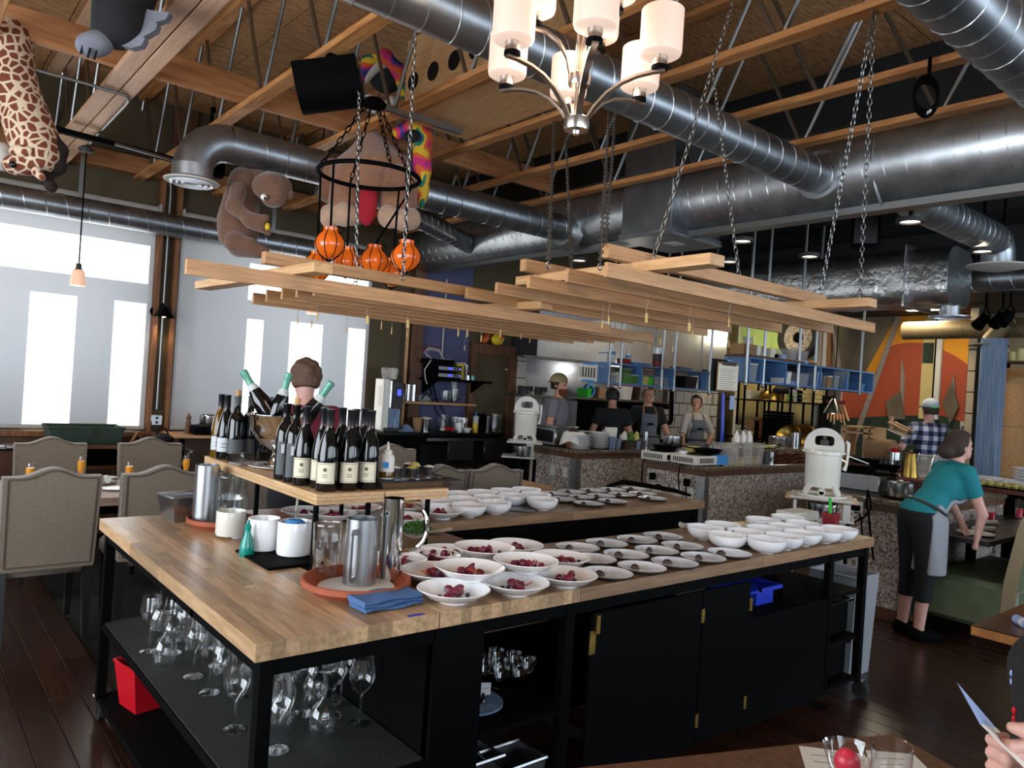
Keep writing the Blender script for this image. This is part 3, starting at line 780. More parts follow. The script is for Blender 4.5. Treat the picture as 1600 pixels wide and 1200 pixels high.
for k in range(4):
    a = ang0+.4+k*PI/2
    obj('chain', link_chain((.05*math.cos(a), .05*math.sin(a), ctop-.07), (RR*math.cos(a), RR*math.sin(a), 0), .045, .004, .012), 'black', t)
u = Vector(AX[0]); f2 = Vector((lc.x, lc.y, 0)).normalized()
for px, py, dd in ((515, 382, -.26), (634, 402, -.2), (495, 418, .02), (584, 408, .04), (541, 410, .24), (613, 428, .26)):
    c = PD(px, py, 4.7+dd)-lc; c.z = c.z+.0
    L1 = obj('lantern', MB().lathe([(0, -.085), (.03, -.08), (.06, -.06), (.081, -.03), (.089, 0), (.085, .024), (.07, .05), (.052, .068), (.044, .08), (.047, .1), (.042, .1), (.038, .084)], 26, Matrix.Translation(c)), 'lantern', t)
    mb = MB()
    for i in range(8):
        b = i*PI/4
        mb.path([c+Vector((r*math.cos(b), r*math.sin(b), z)) for r, z in ((.049, .1), (.046, .082), (.054, .068), (.073, .05), (.088, .024), (.092, 0), (.084, -.03), (.063, -.06), (.03, -.083), (0, -.105))], .0028, n=4)
    obj('cage', mb, 'black', L1)
    sp = [c+Vector((.06+.03*math.cos(b)*(1-b/9), 0, .09+.03*math.sin(b)*(1-b/9))) for b in [i*.6 for i in range(11)]]
    obj('scroll', MB().path(sp, .003, n=4), 'black', L1)
    e = Vector((c.x, c.y, 0)); e = e.normalized()*RR if e.length > .05 else Vector((RR, 0, 0))
    obj('rod', MB().path([(c.x, c.y, c.z+.1), (e.x, e.y, 0)], .007, n=6), 'black', t)
us = MB().bar((lc.x-.35, lc.y+.12, 3.40), (lc.x+.75, lc.y+.12, 3.40), .04, .04)
one('strut_channel', us, 'tube_steel', 'slotted steel strut holding the lantern chandelier', 'bracket', ang=0)
# ================================================================ HANGING TIMBER RACKS
def bar_part(name, p, q, w, h, m, t):
    return obj(name, MB().bar(p, q, w, h, bev=.002), m, t)
t = thing('timber_rack', 'hanging rack of pine slats over the near corner of the island', 'rack', group='hanging timber racks')
ZR = 2.02
A0 = PZ(290, 416, ZR); A1 = PZ(905, 508, ZR); dr = (A1-A0).normalized(); dl_ = dr*2.44; nrm = Vector((-dr.y, dr.x, 0))
starts = [A0, PZ(490, 452, ZR), PZ(463, 455, ZR), PZ(440, 458, ZR), PZ(416, 462, ZR), PZ(395, 466, ZR)]
for p in starts: bar_part('slat', p, p+dl_, .02, .06, 'pine_x', t)
c0 = PZ(557, 441, ZR+.05); c1 = PZ(668, 440, ZR+.05)
for b in (.48, 1.75):
    q = A0+dr*b
    bar_part('cross_beam', q-nrm*.16+Vector((0, 0, .055)), q+nrm*1.15+Vector((0, 0, .055)), .085, .04, 'pine_y', t)
for b in (.12, .8):
    q = A0+dr*.35+nrm*b
    bar_part('top_beam', q+Vector((0, 0, .1)), q+dr*1.7+Vector((0, 0, .1)), .04, .05, 'pine_x', t)
for bot, top in (((556, 440), (562, 86)), ((630, 430), (650, 27)), ((857, 410), (866, 190)), ((938, 412), (952, 172))):
    a = PZ(*bot, ZR+.1); b = PZ(*top, 3.4)
    obj('chain', link_chain(a, b, .03), 'tube_steel', t)
    obj('eye_hook', MB().path([a+Vector((.012*math.cos(i*PI/4), 0, .012*math.sin(i*PI/4)-.012)) for i in range(8)], .003, n=4, closed=True), 'tube_steel', t)
t = thing('timber_rack', 'hanging rack of pine slats over the plated dishes and bowls', 'rack', group='hanging timber racks')
Z2 = 2.1
sl = [((946, 421), (1357, 513)), ((885, 430), (1305, 517)), ((825, 440), (1257, 519)), ((775, 450), (1211, 521)), ((728, 458), (1172, 529))]
for i, (a, b) in enumerate(sl):
    p, q = PZ(*a, Z2), PZ(*b, Z2-.012*i); q.z = Z2; q.y = p.y+.03
    bar_part('slat', p, q, .02, .055, 'pine_x', t)
bar_part('cross_beam', PZ(816, 441, Z2+.055), PZ(1121, 406, Z2+.055), .085, .042, 'pine_y', t)
e = PZ(1364, 473, Z2+.055); bar_part('cross_beam', e, e+Vector((0, .95, 0)), .085, .042, 'pine_y', t)
bar_part('top_beam', PZ(945, 392, Z2+.1), PZ(1285, 470, Z2+.1), .042, .055, 'pine_x', t)
e = PZ(817, 414, Z2+.1); bar_part('top_beam', e, e+Vector((1.75, .02, 0)), .042, .055, 'pine_x', t)
for a, b in (((1022, 398), (1147, -2)), ((893, 418), (884, 218)), ((945, 392), (962, 178)), ((1156, 440), (1112, 100)), ((1283, 452), (1366, 16)), ((1343, 470), (1366, 20))):
    p = PZ(*a, Z2+.12); q = PZ(*b, 3.4)
    if (q-p).length > 2.6: q = p+(q-p).normalized()*2.0
    obj('chain', link_chain(p, q, .03), 'tube_steel', t)
    obj('eye_hook', MB().path([p+Vector((.012*math.cos(i*PI/4), 0, .012*math.sin(i*PI/4)-.012)) for i in range(8)], .003, n=4, closed=True), 'tube_steel', t)
# little wooden tags hung on strings from the slats
tags = [(465, 502), (487, 507), (496, 495), (541, 516), (574, 500), (596, 509), (612, 517), (637, 506), (636, 522), (716, 520), (730, 521), (752, 529), (782, 522), (726, 544),
        (814, 525), (828, 531), (854, 530), (919, 535), (941, 507), (951, 501), (960, 537), (1015, 542), (1010, 497), (1032, 534), (1051, 545), (1077, 511), (1082, 522), (1139, 504),
        (1139, 537), (1189, 542), (1205, 546), (1236, 530), (1179, 530)]
pin = {}
order = sorted(range(len(tags)), key=lambda i: tags[i][0])
place = ['before the blind', 'before the olive wall', 'before the purple wall', 'before the wooden door', 'before the steel hood', 'before the dark hood panel', 'before the green wall']
cnt = {}
for i in order:
    px, py = tags[i]; z = 1.93 if px < 800 else 1.99
    p = PZ(px, py, z); wdt = .014 if i in (4, 7, 19, 22, 25, 27) else .008
    zone = place[0 if px < 572 else 1 if px < 640 else 2 if px < 725 else 3 if px < 800 else 4 if px < 1000 else 5 if px < 1135 else 6]
    cnt[zone] = cnt.get(zone, 0)+1
    t = thing('hanging_tag', 'little wooden peg tag %s, %s from the window side' % (zone, ORD[cnt[zone]-1]), 'tag', p, R.uniform(0, 3), group='wooden tags hanging from the racks')
    for nm, me_, mm in (('peg', MB().box((0, 0, 0), (wdt, .006, .042), bev=.0015), 'tag_wood'), ('string', MB().path([(0, 0, .018), (.006, .003, .04), (-.004, 0, .065), (0, 0, .1)], .0012, n=4), 'string')):
        k = (nm, wdt)
        if k not in pin: pin[k] = me_.mesh(nm)
        obj(nm, pin[k], mm, t)
# ================================================================ THE ISLAND
TZ = .915
t = thing('butcher_block_worktop', 'thick butcher block worktop of the big black framed island', 'worktop')
th = .05
def staves(t, x0, x1, y0, y1, along, w, m, nm='stave', segs=1, z=TZ):
    n = max(1, round(((x1-x0) if along == 'y' else (y1-y0))/w))
    for i in range(n):
        if along == 'y':
            a, b = x0+(x1-x0)*i/n, x0+(x1-x0)*(i+1)/n; box = (a, y0, b, y1)
        else:
            a, b = y0+(y1-y0)*i/n, y0+(y1-y0)*(i+1)/n; box = (x0, a, x1, b)
        cuts = sorted(R.uniform(.2, .8) for _ in range(segs-1)); cuts = [0]+cuts+[1]
        for c0, c1 in zip(cuts, cuts[1:]):
            q = list(box)
            if along == 'y': q[1], q[3] = y0+(y1-y0)*c0, y0+(y1-y0)*c1
            else: q[0], q[2] = x0+(x1-x0)*c0, x0+(x1-x0)*c1
            mb = MB().box((0, 0, 0), (q[2]-q[0]-.0001, q[3]-q[1]-.0001, th))
            obj(nm, mb, m, t, loc=((q[0]+q[2])/2, (q[1]+q[3])/2, z-th/2-R.random()*.0003), ang=0)
staves(t, .802, 1.395, 1.966, 3.891, 'y', .042, 'stave', segs=3)
staves(t, 1.399, 2.03, 1.966, 2.62, 'y', .042, 'stave')
staves(t, 2.033, 4.401, 1.966, 2.62, 'x', .044, 'stave_x', segs=2)
staves(t, 1.399, 2.14, 2.622, 3.891, 'x', .06, 'stave_x')
staves(t, 2.143, 4.55, 3.235, 3.891, 'x', .044, 'stave_x', segs=2)
t = thing('island_frame', 'black steel and plywood base of the island with shelves, doors and casters', 'counter')
top = TZ-th-.003
fr = MB()
for a, b in (((.83, 1.99), (4.38, 2.02)), ((.83, 2.58), (4.38, 2.61)), ((.83, 1.99), (.86, 3.87)), ((.83, 3.84), (4.5, 3.87)), ((2.15, 3.26), (4.5, 3.29)), ((1.37, 1.99), (1.40, 3.87)), ((4.35, 1.99), (4.38, 2.6)), ((4.47, 3.26), (4.5, 3.87))):
    fr.bb((a[0], a[1], top-.05), (b[0], b[1], top))
obj('top_rail', fr, 'black', t, ang=0)
LEG = [(.845, 2.005), (.845, 3.855), (4.365, 2.005), (4.365, 2.595), (4.485, 3.275), (4.485, 3.855), (2.005, 2.005), (1.385, 3.855)]
for x, y in LEG:
    obj('leg', MB().bb((x-.02, y-.02, .09), (x+.02, y+.02, top)), 'black', t, ang=0)
for x, y in LEG[:7]:
    c = obj('caster', MB().tube((x-.015, y-.03, .045), (x+.015, y-.03, .045), .045, n=16), 'rubber', t)
    obj('fork', MB().bb((x-.024, y-.045, .03), (x-.018, y-.0, .1)).bb((x+.018, y-.045, .03), (x+.024, y-.0, .1)).bb((x-.03, y-.045, .09), (x+.03, y+.02, .1)), 'steel', c, ang=0)
# glass shelf with ribbed mat, lower shelf
S1 = .44; S0 = .1
obj('shelf', MB().bb((.83, 1.99, S1-.035), (1.40, 3.87, S1-.006), bev=.002), 'black', t, 'black shelf for wine glasses', ang=0)
obj('shelf_mat', MB().bb((.84, 2.0, S1-.006), (1.39, 3.86, S1)), 'mat_ribbed', t, 'ribbed rubber shelf mat', ang=0)
obj('shelf', MB().bb((.83, 1.99, S0-.03), (1.40, 3.87, S0), bev=.002), 'black', t, ang=0)
obj('side_panel', MB().bb((1.40, 2.03, .14), (1.415, 3.86, top)), 'black', t, ang=0)
obj('front_panel', MB().bb((1.40, 1.985, .14), (1.60, 2.0, top)), 'black', t, ang=0)
fxx = lambda px, py: PY(px, py, 1.98).x
xa, xb = 1.60, fxx(885, 1040)
obj('post', MB().bb((xb-.005, 1.985, .1), (xb+.035, 2.02, top)), 'black', t, ang=0)
obj('side_panel', MB().bb((1.59, 2.0, .14), (1.605, 2.58, top)), 'black', t, ang=0)
obj('back_panel', MB().bb((1.6, 2.58, .1), (4.36, 2.595, top)), 'black', t, ang=0)
obj('shelf', MB().bb((1.605, 1.995, .445), (xb, 2.58, .465)), 'black', t, 'black open bay shelf', ang=0)
obj('shelf', MB().bb((1.605, 1.995, .12), (xb, 2.58, .14)), 'black', t, ang=0)
obj('drawer_box', MB().bb((1.62, 2.2, .72), (xb+.1, 2.55, .84)), 'wood_dark', t, 'bare wooden drawer side', ang=0)
dx = [fxx(917, 1060), fxx(1090, 1030), fxx(1165, 1010)]
for i, (a, b) in enumerate(zip(dx, dx[1:])):
    d = obj('door', MB().bb((a+.003, 1.968, .13), (b-.003, 1.986, top-.055), bev=.003), 'black', t, ang=0)
    for z in (.24, .70): 
        for s_ in (-1, 1): obj('hinge', MB().bb((b-.011*(s_ > 0)-.001, 1.963, z-.03), (b+.010*(s_ < 0)-.001, 1.968, z+.03)), 'brass', d, ang=0)
for z in (.70,):
    d = [c for c in bpy.data.objects if c.name.startswith('door') and c.parent == t][0]
    obj('hinge', MB().bb((dx[0]-.016, 1.962, z-.045), (dx[0]+.016, 1.966, z+.045)), 'brass', d, ang=0)
    obj('latch', MB().bb((dx[0]+.01, 1.955, top-.13), (dx[0]+.03, 1.966, top-.06)), 'brass', d, ang=0)
xr = fxx(1298, 950)
obj('post', MB().bb((xr-.02, 1.985, .1), (xr+.02, 2.02, top)), 'black', t, ang=0)
obj('lower_panel', MB().bb((dx[2], 1.985, .1), (xr, 2.0, .62)), 'black', t, ang=0)
for z in (.62, .36, .12): obj('shelf', MB().bb((dx[2], 2.0, z-.02), (4.35, 2.57, z)), 'black', t, ang=0)
obj('back_skirt', MB().bb((2.16, 3.275, .1), (4.46, 3.285, top)), 'black', t, 'black plywood skirt of the rear bench', ang=0)
# blue tubs in the open bay
for x0, x1, lab in ((fxx(1172, 920)+.02, fxx(1212, 915)-.01, 'grey tub with a blue lid in the island bay'), (fxx(1214, 915), fxx(1246, 915), 'open blue tub in the island bay')):
    tt = thing('storage_tub', lab, 'tub')
    k = 'blue_plastic'
    obj('tub_body', MB().prism([(x0+.02, 2.1), (x1-.02, 2.1), (x1-.02, 2.5), (x0+.02, 2.5)], .62, .70), 'plastic_white' if 'grey' in lab else k, tt, ang=0)
    obj('lid' if 'grey' in lab else 'rim', MB().bb((x0, 2.06, .70), (x1, 2.52, .715), bev=.004) if 'grey' in lab else MB().bb((x0, 2.06, .70), (x0+.015, 2.52, .72)).bb((x1-.015, 2.06, .70), (x1, 2.52, .72)).bb((x0, 2.06, .70), (x1, 2.075, .72)).bb((x0, 2.505, .70), (x1, 2.52, .72)), k, tt, ang=0)
for z, lab in ((.36, 'black tote on the middle shelf at the island end'), (.12, 'black tote on the bottom shelf at the island end')):
    tt = thing('black_tote', lab, 'tub')
    obj('tub_body', MB().bb((xr+.02, 2.05, z), (4.33, 2.5, z+.19), bev=.02), 'black', tt); obj('rim', MB().path([(xr+.01, 2.04, z+.19), (4.34, 2.04, z+.19), (4.34, 2.51, z+.19), (xr+.01, 2.51, z+.19)], .008, n=6, closed=True), 'black_gloss', tt)
# ---------------------------------------------------------------- open bay: tiered glass votives, place cards, steel tubs
def disc(r, h, n=32): return MB().lathe([(0, 0), (r, 0), (r, h), (0, h)], n)
bc = PZ(797, 1068, .465)
t = thing('votive_tray', 'round silver rimmed tray stand full of small glasses in the island bay', 'tray', (bc.x, bc.y+.02, .465))
obj('lower_plate', MB().lathe([(0, 0), (.105, 0), (.11, .008), (.105, .012), (0, .01)], 36), 'chrome', t)
obj('upper_plate', MB().lathe([(0, .055), (.108, .055), (.112, .062), (.107, .066), (0, .062)], 36), 'chrome', t)
vz = .53
vm = MB().lathe([(.018, 0), (.03, .035), (.032, .05), (.033, .05), (.031, .035), (.019, -.001)], 20).mesh('bowl')
for k, (px, py) in enumerate(((781, 1017), (761, 1026), (808, 1022), (762, 1036), (786, 1032), (831, 1031), (789, 1045), (818, 1043))):
    c = PZ(px, py, .58); o = obj('votive_glass', vm, 'glass', None, loc=(c.x, c.y+.02, .531))
    row = ['rearmost', 'left rear', 'right rear', 'far left', 'middle', 'far right', 'front left', 'front right'][k]
    tag(o, 'small glass votive cup on the silver tray, %s of eight' % row, 'glass', 'votive cups on the tray')
c = PZ(750, 1100, .465)
one('slate_board', MB().lathe([(0, 0), (.12, 0), (.12, .008), (0, .008)], 36), 'blue_wash', 'round blue and brown painted board in the island bay', 'board', loc=(c.x-.02, c.y+.03, .465))
for px, py, rz, lab in ((743, 1068, .7, 'white place card facing front in the island bay'), (767, 1083, -.5, 'white place card turned aside in the island bay')):
    t = thing('place_card', lab, 'card', PZ(px, py+22, .473)+Vector((0, .05, 0)), rz)
    obj('card', MB().box((0, 0, .05), (.055, .001, .045)), 'label_white', t, ang=0); obj('text_line', MB().bb((-.012, -.0012, .05), (.014, -.0008, .052)), 'label_line', t, ang=0)
    obj('holder', MB().lathe([(0, 0), (.014, 0), (.012, .012), (.004, .02), (.006, .034), (0, .036)], 14), 'black_gloss', t)
def plate_stack(x, y, z, n, r, lab, m='grey_glaze', grp=None, rim=None):
    me = MB().lathe([(0, 0), (r*.55, 0), (r, .012), (r, .016), (r*.55, .006), (0, .006)], 28).mesh('plate')
    for k in range(n):
        o = obj('plate', me, m, None, loc=(x+R.uniform(-.003, .003), y, z+k*.0125))
        tag(o, '%s, %s from the bottom' % (lab, ORD[k]), 'plate', grp or lab)
c = PZ(731, 1000, .75)
plate_stack(1.66, 2.3, .467, 5, .1, 'grey plate in the stack inside the island bay')
def open_tub(name, c, w, d, h, m, lab, cat='tub', tap=.85, rz=0, rim=.008):
    t = thing(name, lab, cat, c, rz); mb = MB()
    v = [(sx*w/2*k, sy*d/2*k, z) for z, k in ((0, tap), (h, 1)) for sx, sy in ((-1, -1), (1, -1), (1, 1), (-1, 1))]
    v += [(x*.94, y*.94, z) for x, y, z in v[4:]]+[(x*.92, y*.92, .004) for x, y, z in v[:4]]
    f = [(3, 2, 1, 0)]+[(i, (i+1) % 4, 4+(i+1) % 4, 4+i) for i in range(4)]+[(4+i, 4+(i+1) % 4, 8+(i+1) % 4, 8+i) for i in range(4)]+[(8+i, 8+(i+1) % 4, 12+(i+1) % 4, 12+i) for i in range(4)]+[(12, 13, 14, 15)]
    mb.add(v, f); obj('tub_body', mb, m, t, ang=30)
    obj('rim', MB().path([(w/2, d/2, h), (-w/2, d/2, h), (-w/2, -d/2, h), (w/2, -d/2, h)], rim, n=6, closed=True), m, t)
    return t
open_tub('steel_pan', (1.72, 2.18, .142), .2, .16, .15, 'steel_brush', 'steel pan with small bottles on the lowest bay shelf', 'pan')
open_tub('steel_pan', (1.86, 2.1, .142), .2, .16, .14, 'steel_brush', 'empty steel pan at the front of the lowest bay shelf', 'pan')
t = thing('small_squeeze_bottle', 'tiny squeeze bottle inside the steel pan of the island bay', 'bottle', (1.7, 2.16, .15))
obj('bottle_body', MB().lathe([(0, 0), (.018, 0), (.02, .07), (.006, .085), (0, .085)], 14), 'white_matte', t); obj('nozzle', MB().lathe([(.007, .085), (.002, .14), (0, .14)], 10), 'white_matte', t)
# ---------------------------------------------------------------- stemware under the worktop
wine = [(.0325, 0), (.034, .002), (.01, .006), (.0035, .012), (.0033, .085), (.006, .095), (.03, .115), (.041, .145), (.042, .165), (.034, .215), (.0345, .215), (.043, .165)]
bowl_me = MB().lathe(wine[4:], 20).mesh('bowl'); foot_me = MB().lathe([(.0, 0), (.034, .0), (.034, .002), (.01, .006), (.004, .012), (.0034, .09)], 20).mesh('foot')
def stem(x, y, inv, lab, s=1.0):
    t = thing('wine_glass', lab, 'glass', (x, y, S1+.001 if not inv else S1+.001+.2155*s), R.uniform(0, 6), 'wine glasses on the shelf under the island')
    for nm, me in (('bowl', bowl_me), ('foot', foot_me)): obj(nm, me, 'glass', t)
    t.scale = (s, s, s) if not inv else (s, s, -s)
    return t
used = []
G = [((269, 1020), 0), ((302, 1057), 0), ((327, 1082), 0), ((372, 1087), 0), ((427, 1111), 0), ((473, 1115), 0), ((519, 1118), 0), ((431, 1091), 0), ((538, 1099), 0),
     ((248, 990), 1), ((270, 1008), 1), ((350, 1060), 1), ((395, 1088), 1), ((457, 1090), 1), ((492, 1100), 1), ((552, 1085), 1), ((545, 1075), 0), ((305, 1020), 1), ((340, 1040), 0), ((380, 1060), 1), ((290, 1000), 0), ((320, 1000), 1), ((412, 1068), 0), ((446, 1072), 1), ((500, 1078), 0)]
G2 = []
for p, inv in G:
    c = PZ(*p, S1+.002)
    x, y = min(max(c.x, .885), 1.35), min(max(c.y, 2.06), 3.8)
    if all((x-a)**2+(y-b)**2 > .0056 for a, b, _ in G2): G2.append((x, y, inv))
rg_ = random.Random(3)
for _ in range(400):
    x, y = rg_.uniform(.9, 1.34), rg_.uniform(2.2, 3.55)
    if len(G2) < 34 and all((x-a)**2+(y-b)**2 > .0058 for a, b, _ in G2): G2.append((x, y, rg_.random() < .45))
G2.sort(key=lambda q: (q[1], q[0])); rows = []
for q in G2:
    if rows and abs(rows[-1][0][1]-q[1]) < .1 and len(rows[-1]) < 6: rows[-1].append(q)
    else: rows.append([q])
for r_, row in enumerate(rows):
    row.sort()
    for k, (x, y, inv) in enumerate(row):
        stem(x, y, inv, '%s wine glass under the island, %s row from the front, %s from the open side' % ('upturned' if inv else 'upright', ORD[r_], ORD[k]), 1.08)
c = PZ(250, 990, S1); 
rb = open_tub('red_bin', PZ(222, 1115, S0)+Vector((.06, .1, 0)), .26, .2, .2, 'red_plastic', 'small red plastic bin on the bottom shelf of the island', 'bin', tap=.8, rz=.2, rim=.007)
# ---------------------------------------------------------------- on the near corner of the island
def saucer(c, r, lab):
    t = thing('terracotta_saucer', lab, 'saucer', c)
    obj('dish', MB().lathe([(0, 0), (r*.8, 0), (r*.93, .022), (r, .026), (r, .045), (r*.965, .047), (r*.95, .03), (r*.78, .01), (0, .008)], 48), 'terracotta', t)
    obj('liner_towel', MB().lathe([(0, .01), (r*.72, .01), (r*.7, .016), (0, .014)], 30), 'white_matte', t)
    return t
a, b = PZ(470, 908, TZ+.035), PZ(641, 905, TZ+.035); sc_ = (a+b)/2; sr = (b-a).length/2
SC2 = Vector((sc_.x, sc_.y, TZ)); saucer(SC2, sr, 'terracotta saucer holding the two steel pitchers near the blue cloth')
SC1 = PZ(345, 823, TZ); SC1.z = TZ; saucer(SC1, .15, 'terracotta saucer holding pitchers beside the steel pan')
def pitcher(name, c, r, h, m, lab, ang, hr=None, handle='c', n=32):
    t = thing(name, lab, 'pitcher', c, ang)
    obj('body', MB().lathe([(0, 0), (r*1.0, 0), (r, .004), (r*.96, h), (r*.93, h), (r*.93, .008), (0, .008)], n), m, t, ang=50)
    if handle == 'round':
        pts = [Vector((r*.96+h*.30*math.sin(a)**.8 if 0 < a < PI else r*.96, 0, h*.65+h*.30*math.cos(a))) for a in [i*PI/14 for i in range(15)]]
        obj('handle', MB().path(pts, .008, n=8), m, t)
    elif handle == 'flat':
        pts = [(r*.95, 0, h*.82), (r+.028, 0, h*.84), (r+.034, 0, h*.8), (r+.036, 0, h*.3), (r+.03, 0, h*.12), (r*.97, 0, h*.1)]
        obj('handle', MB().ribbon(pts, .022, .004, up=(0, 1, 0)), m, t)
    return t
cA = PZ(556, 912, TZ+.012); cB = PZ(603, 910, TZ+.012)+Vector((.03, .03, 0))
vang = math.atan2(-cA.y, -cA.x)
pitcher('steel_pitcher', Vector((cA.x+.012, cA.y, TZ+.016)), .058, .225, 'steel_brush', 'brushed steel pitcher in the terracotta saucer', vang-.35, handle='flat')
pitcher('tall_pitcher', Vector((cB.x, cB.y, TZ+.016)), .04, .29, 'chrome', 'tall polished steel pitcher with ring handle', vang+PI/2-.1, handle='round')
cJ = PZ(512, 900, TZ+.012)
def jug(c, r, h, lab, ang, m='glass', wat=.7):
    t = thing('water_jug', lab, 'pitcher', c, ang)
    obj('body', MB().lathe([(0, .002), (r*.92, .002), (r*.95, .01), (r, h*.6), (r*1.02, h), (r*1.0, h)], 28), m, t)
    obj('rim_ring', MB().lathe([(r*1.02, h), (r*1.04, h+.004), (r, h+.006)], 28, close=True), m, t)
    obj('water', MB().lathe([(0, .012), (r*.9, .012), (r*.96, h*wat), (0, h*wat)], 24), 'water', t)
    obj('handle', MB().ribbon([(r*.98, 0, h*.9), (r+.03, 0, h*.92), (r+.045, 0, h*.8), (r+.045, 0, h*.35), (r+.03, 0, h*.2), (r*.95, 0, h*.18)], .02, .007, up=(0, 1, 0)), m, t)
jug(Vector((cJ.x-.005, cJ.y+.01, TZ+.016)), .05, .18, 'clear fluted water jug beside the brushed steel pitcher', vang-.2)
c = PZ(350, 818, TZ+.012)
pitcher('steel_pitcher', Vector((SC1.x-.07, SC1.y+.02, TZ+.016)), .055, .27, 'steel_brush', 'steel pitcher standing with the plastic jugs by the steel pan', vang+PI-.3, handle='round')
jug(Vector((SC1.x+.02, SC1.y-.04, TZ+.016)), .06, .22, 'cloudy plastic jug in front of the other jug', vang+2.6, 'plastic_jug', .55)
jug(Vector((SC1.x+.07, SC1.y+.07, TZ+.016)), .06, .22, 'cloudy plastic jug behind the taupe canister', vang-.6, 'plastic_jug', .5)
sp = PZ(285, 806, TZ); open_tub('steel_pan', Vector((1.16, 3.76, TZ)), .24, .17, .115, 'steel_brush', 'deep steel pan on the far corner of the worktop', 'pan', tap=.82, rz=.15)
def canister(px, py, r, h, m, lab, extra=None):
    c = PZ(px, py, TZ+.008); t = thing('canister', lab, 'canister', (c.x, c.y+.02, TZ+.012))
    obj('body', MB().lathe([(0, 0), (r*.95, 0), (r, .008), (r, h-.003), (r*.985, h), (r*.96, h-.003), (r*.96, .01), (0, .01)], 36), m, t, ang=50)
    if extra: obj('stack', MB().lathe([(0, h-.03), (r*.6, h-.03), (r*.62, h-.005), (r*.4, h+.006), (0, h+.004)], 24), extra, t)
    return t
canister(362, 838, .062, .105, 'plush_cream' if False else 'cream_enamel', 'taupe ceramic canister nearest the terracotta saucer of jugs')
canister(413, 860, .063, .125, 'white', 'white canister in the middle of the row of three')
canister(461, 868, .066, .13, 'white', 'white canister with blue lids inside, under the bottle shelf', 'blue_tape')
a, b = PZ(400, 868, TZ+.006), PZ(487, 880, TZ+.006)
t = thing('black_tray', 'flat black tray under the two white canisters', 'tray'); 
obj('tray_plate', MB().box(((a.x+b.x)/2+.0, (a.y+b.y)/2+.05, TZ+.004), (.22, .34, .008), bev=.003), 'black', t)
obj('lip', MB().box(((a.x+b.x)/2, (a.y+b.y)/2+.05-.168, TZ+.009), (.22, .004, .006)), 'black', t, ang=0)
c = PZ(374, 842, TZ); t = thing('small_cup', 'little white cup with blue tape behind the green spray bottle', 'cup', (c.x, c.y+.03, TZ))
obj('cup_body', MB().lathe([(0, 0), (.022, 0), (.03, .05), (.031, .055), (.028, .055), (.02, .005), (0, .005)], 22), 'white', t); obj('tape', MB().box((-.02, -.02, .035), (.02, .003, .016), rz=-.9), 'blue_tape', t, ang=0)
c = PZ(385, 868, TZ); t = thing('spray_bottle', 'translucent teal bottle standing before the white canisters', 'bottle', (c.x, c.y, TZ))
obj('bottle_body', MB().lathe([(0, 0), (.027, 0), (.029, .006), (.027, .045), (.014, .085), (.011, .1), (0, .1)], 14), 'teal_plastic', t, ang=25)
obj('cap', MB().lathe([(.012, .1), (.013, .118), (.007, .125), (.006, .14), (0, .142)], 14), 'teal_plastic', t)
# folded blue cloth
c = PZ(611, 950, TZ); t = thing('blue_cloth', 'folded blue denim napkin lying at the front of the worktop', 'cloth', (c.x, c.y+.03, TZ), math.radians(2))
def fold(u, v, z0, k):
    x = -.11+.22*u; y = -.05+.10*v
    return (x, y+.004*math.sin(u*9+k), z0+.004*math.sin(u*7+v*5+k)+.002*math.sin(u*31+k))
for k in range(3):
    z = .008+k*.013; mb = MB(); pts = []
    prof_ = [(-.052, -.004), (-.057, .0), (-.052, .006), (.045, .007), (.052, .001), (.045, -.005)]
    for i in range(15):
        u = i/14; x = -.108+.216*u-.004*k
        for y, dz in prof_: mb.v.append((x, y+.003*math.sin(u*8+k*2), z+dz*1.1+.0025*math.sin(u*9+k*1.7)))
    m6 = 6
    for i in range(14):
        for j in range(m6): mb.f.append((i*m6+j, i*m6+(j+1) % m6, (i+1)*m6+(j+1) % m6, (i+1)*m6+j))
    mb.f += [tuple(range(6))[::-1], tuple(range(14*6, 15*6))]; mb.mi = [0]*len(mb.f)
    obj('fold', mb, 'denim', t, ang=60)
c = PZ(650, 961, TZ); one('tape_strip', MB().box((0, 0, .0006), (.055, .014, .001)), 'blue_plastic', 'strip of blue tape stuck beside the blue cloth', 'tape', loc=(c.x, c.y, TZ), ang=0)
# ---------------------------------------------------------------- bottle shelf over the island
RZ = 1.2
t = thing('bottle_shelf', 'raised plywood shelf with the wine bottles on black legs', 'shelf')
def ply(x0, x1, y0, y1, m='board'):
    for k in range(3):
        obj('ply_layer', MB().bb((x0+.001*(k == 1), y0+.001*(k == 1), RZ-.042+k*.014), (x1-.001*(k == 1), y1, RZ-.042+k*.014+.0135), bev=.001), m, t, ang=0)
ply(1.262, 1.553, 2.615, 3.905); ply(1.557, 1.862, 2.615, 3.6)
for x, y in ((1.285, 2.66), (1.285, 3.25), (1.285, 3.85), (1.53, 2.7), (1.83, 2.72), (1.83, 3.5)):
    obj('leg', MB().bb((x-.008, y-.008, TZ), (x+.008, y+.008, RZ-.042)), 'black', t, ang=0)
    obj('foot_plate', MB().bb((x-.04, y-.05, TZ), (x+.04, y+.05, TZ+.004)), 'black', t, ang=0)
obj('twine', MB().path([(1.27, 2.8, RZ-.045), (1.262, 2.79, RZ-.09), (1.27, 2.8, RZ-.12), (1.264, 2.78, RZ-.06), (1.26, 2.77, RZ-.04)], .003, n=5), 'string', t)
BOT = [(0, .004), (.012, .0), (.036, 0), (.0385, .004), (.0385, .12)]
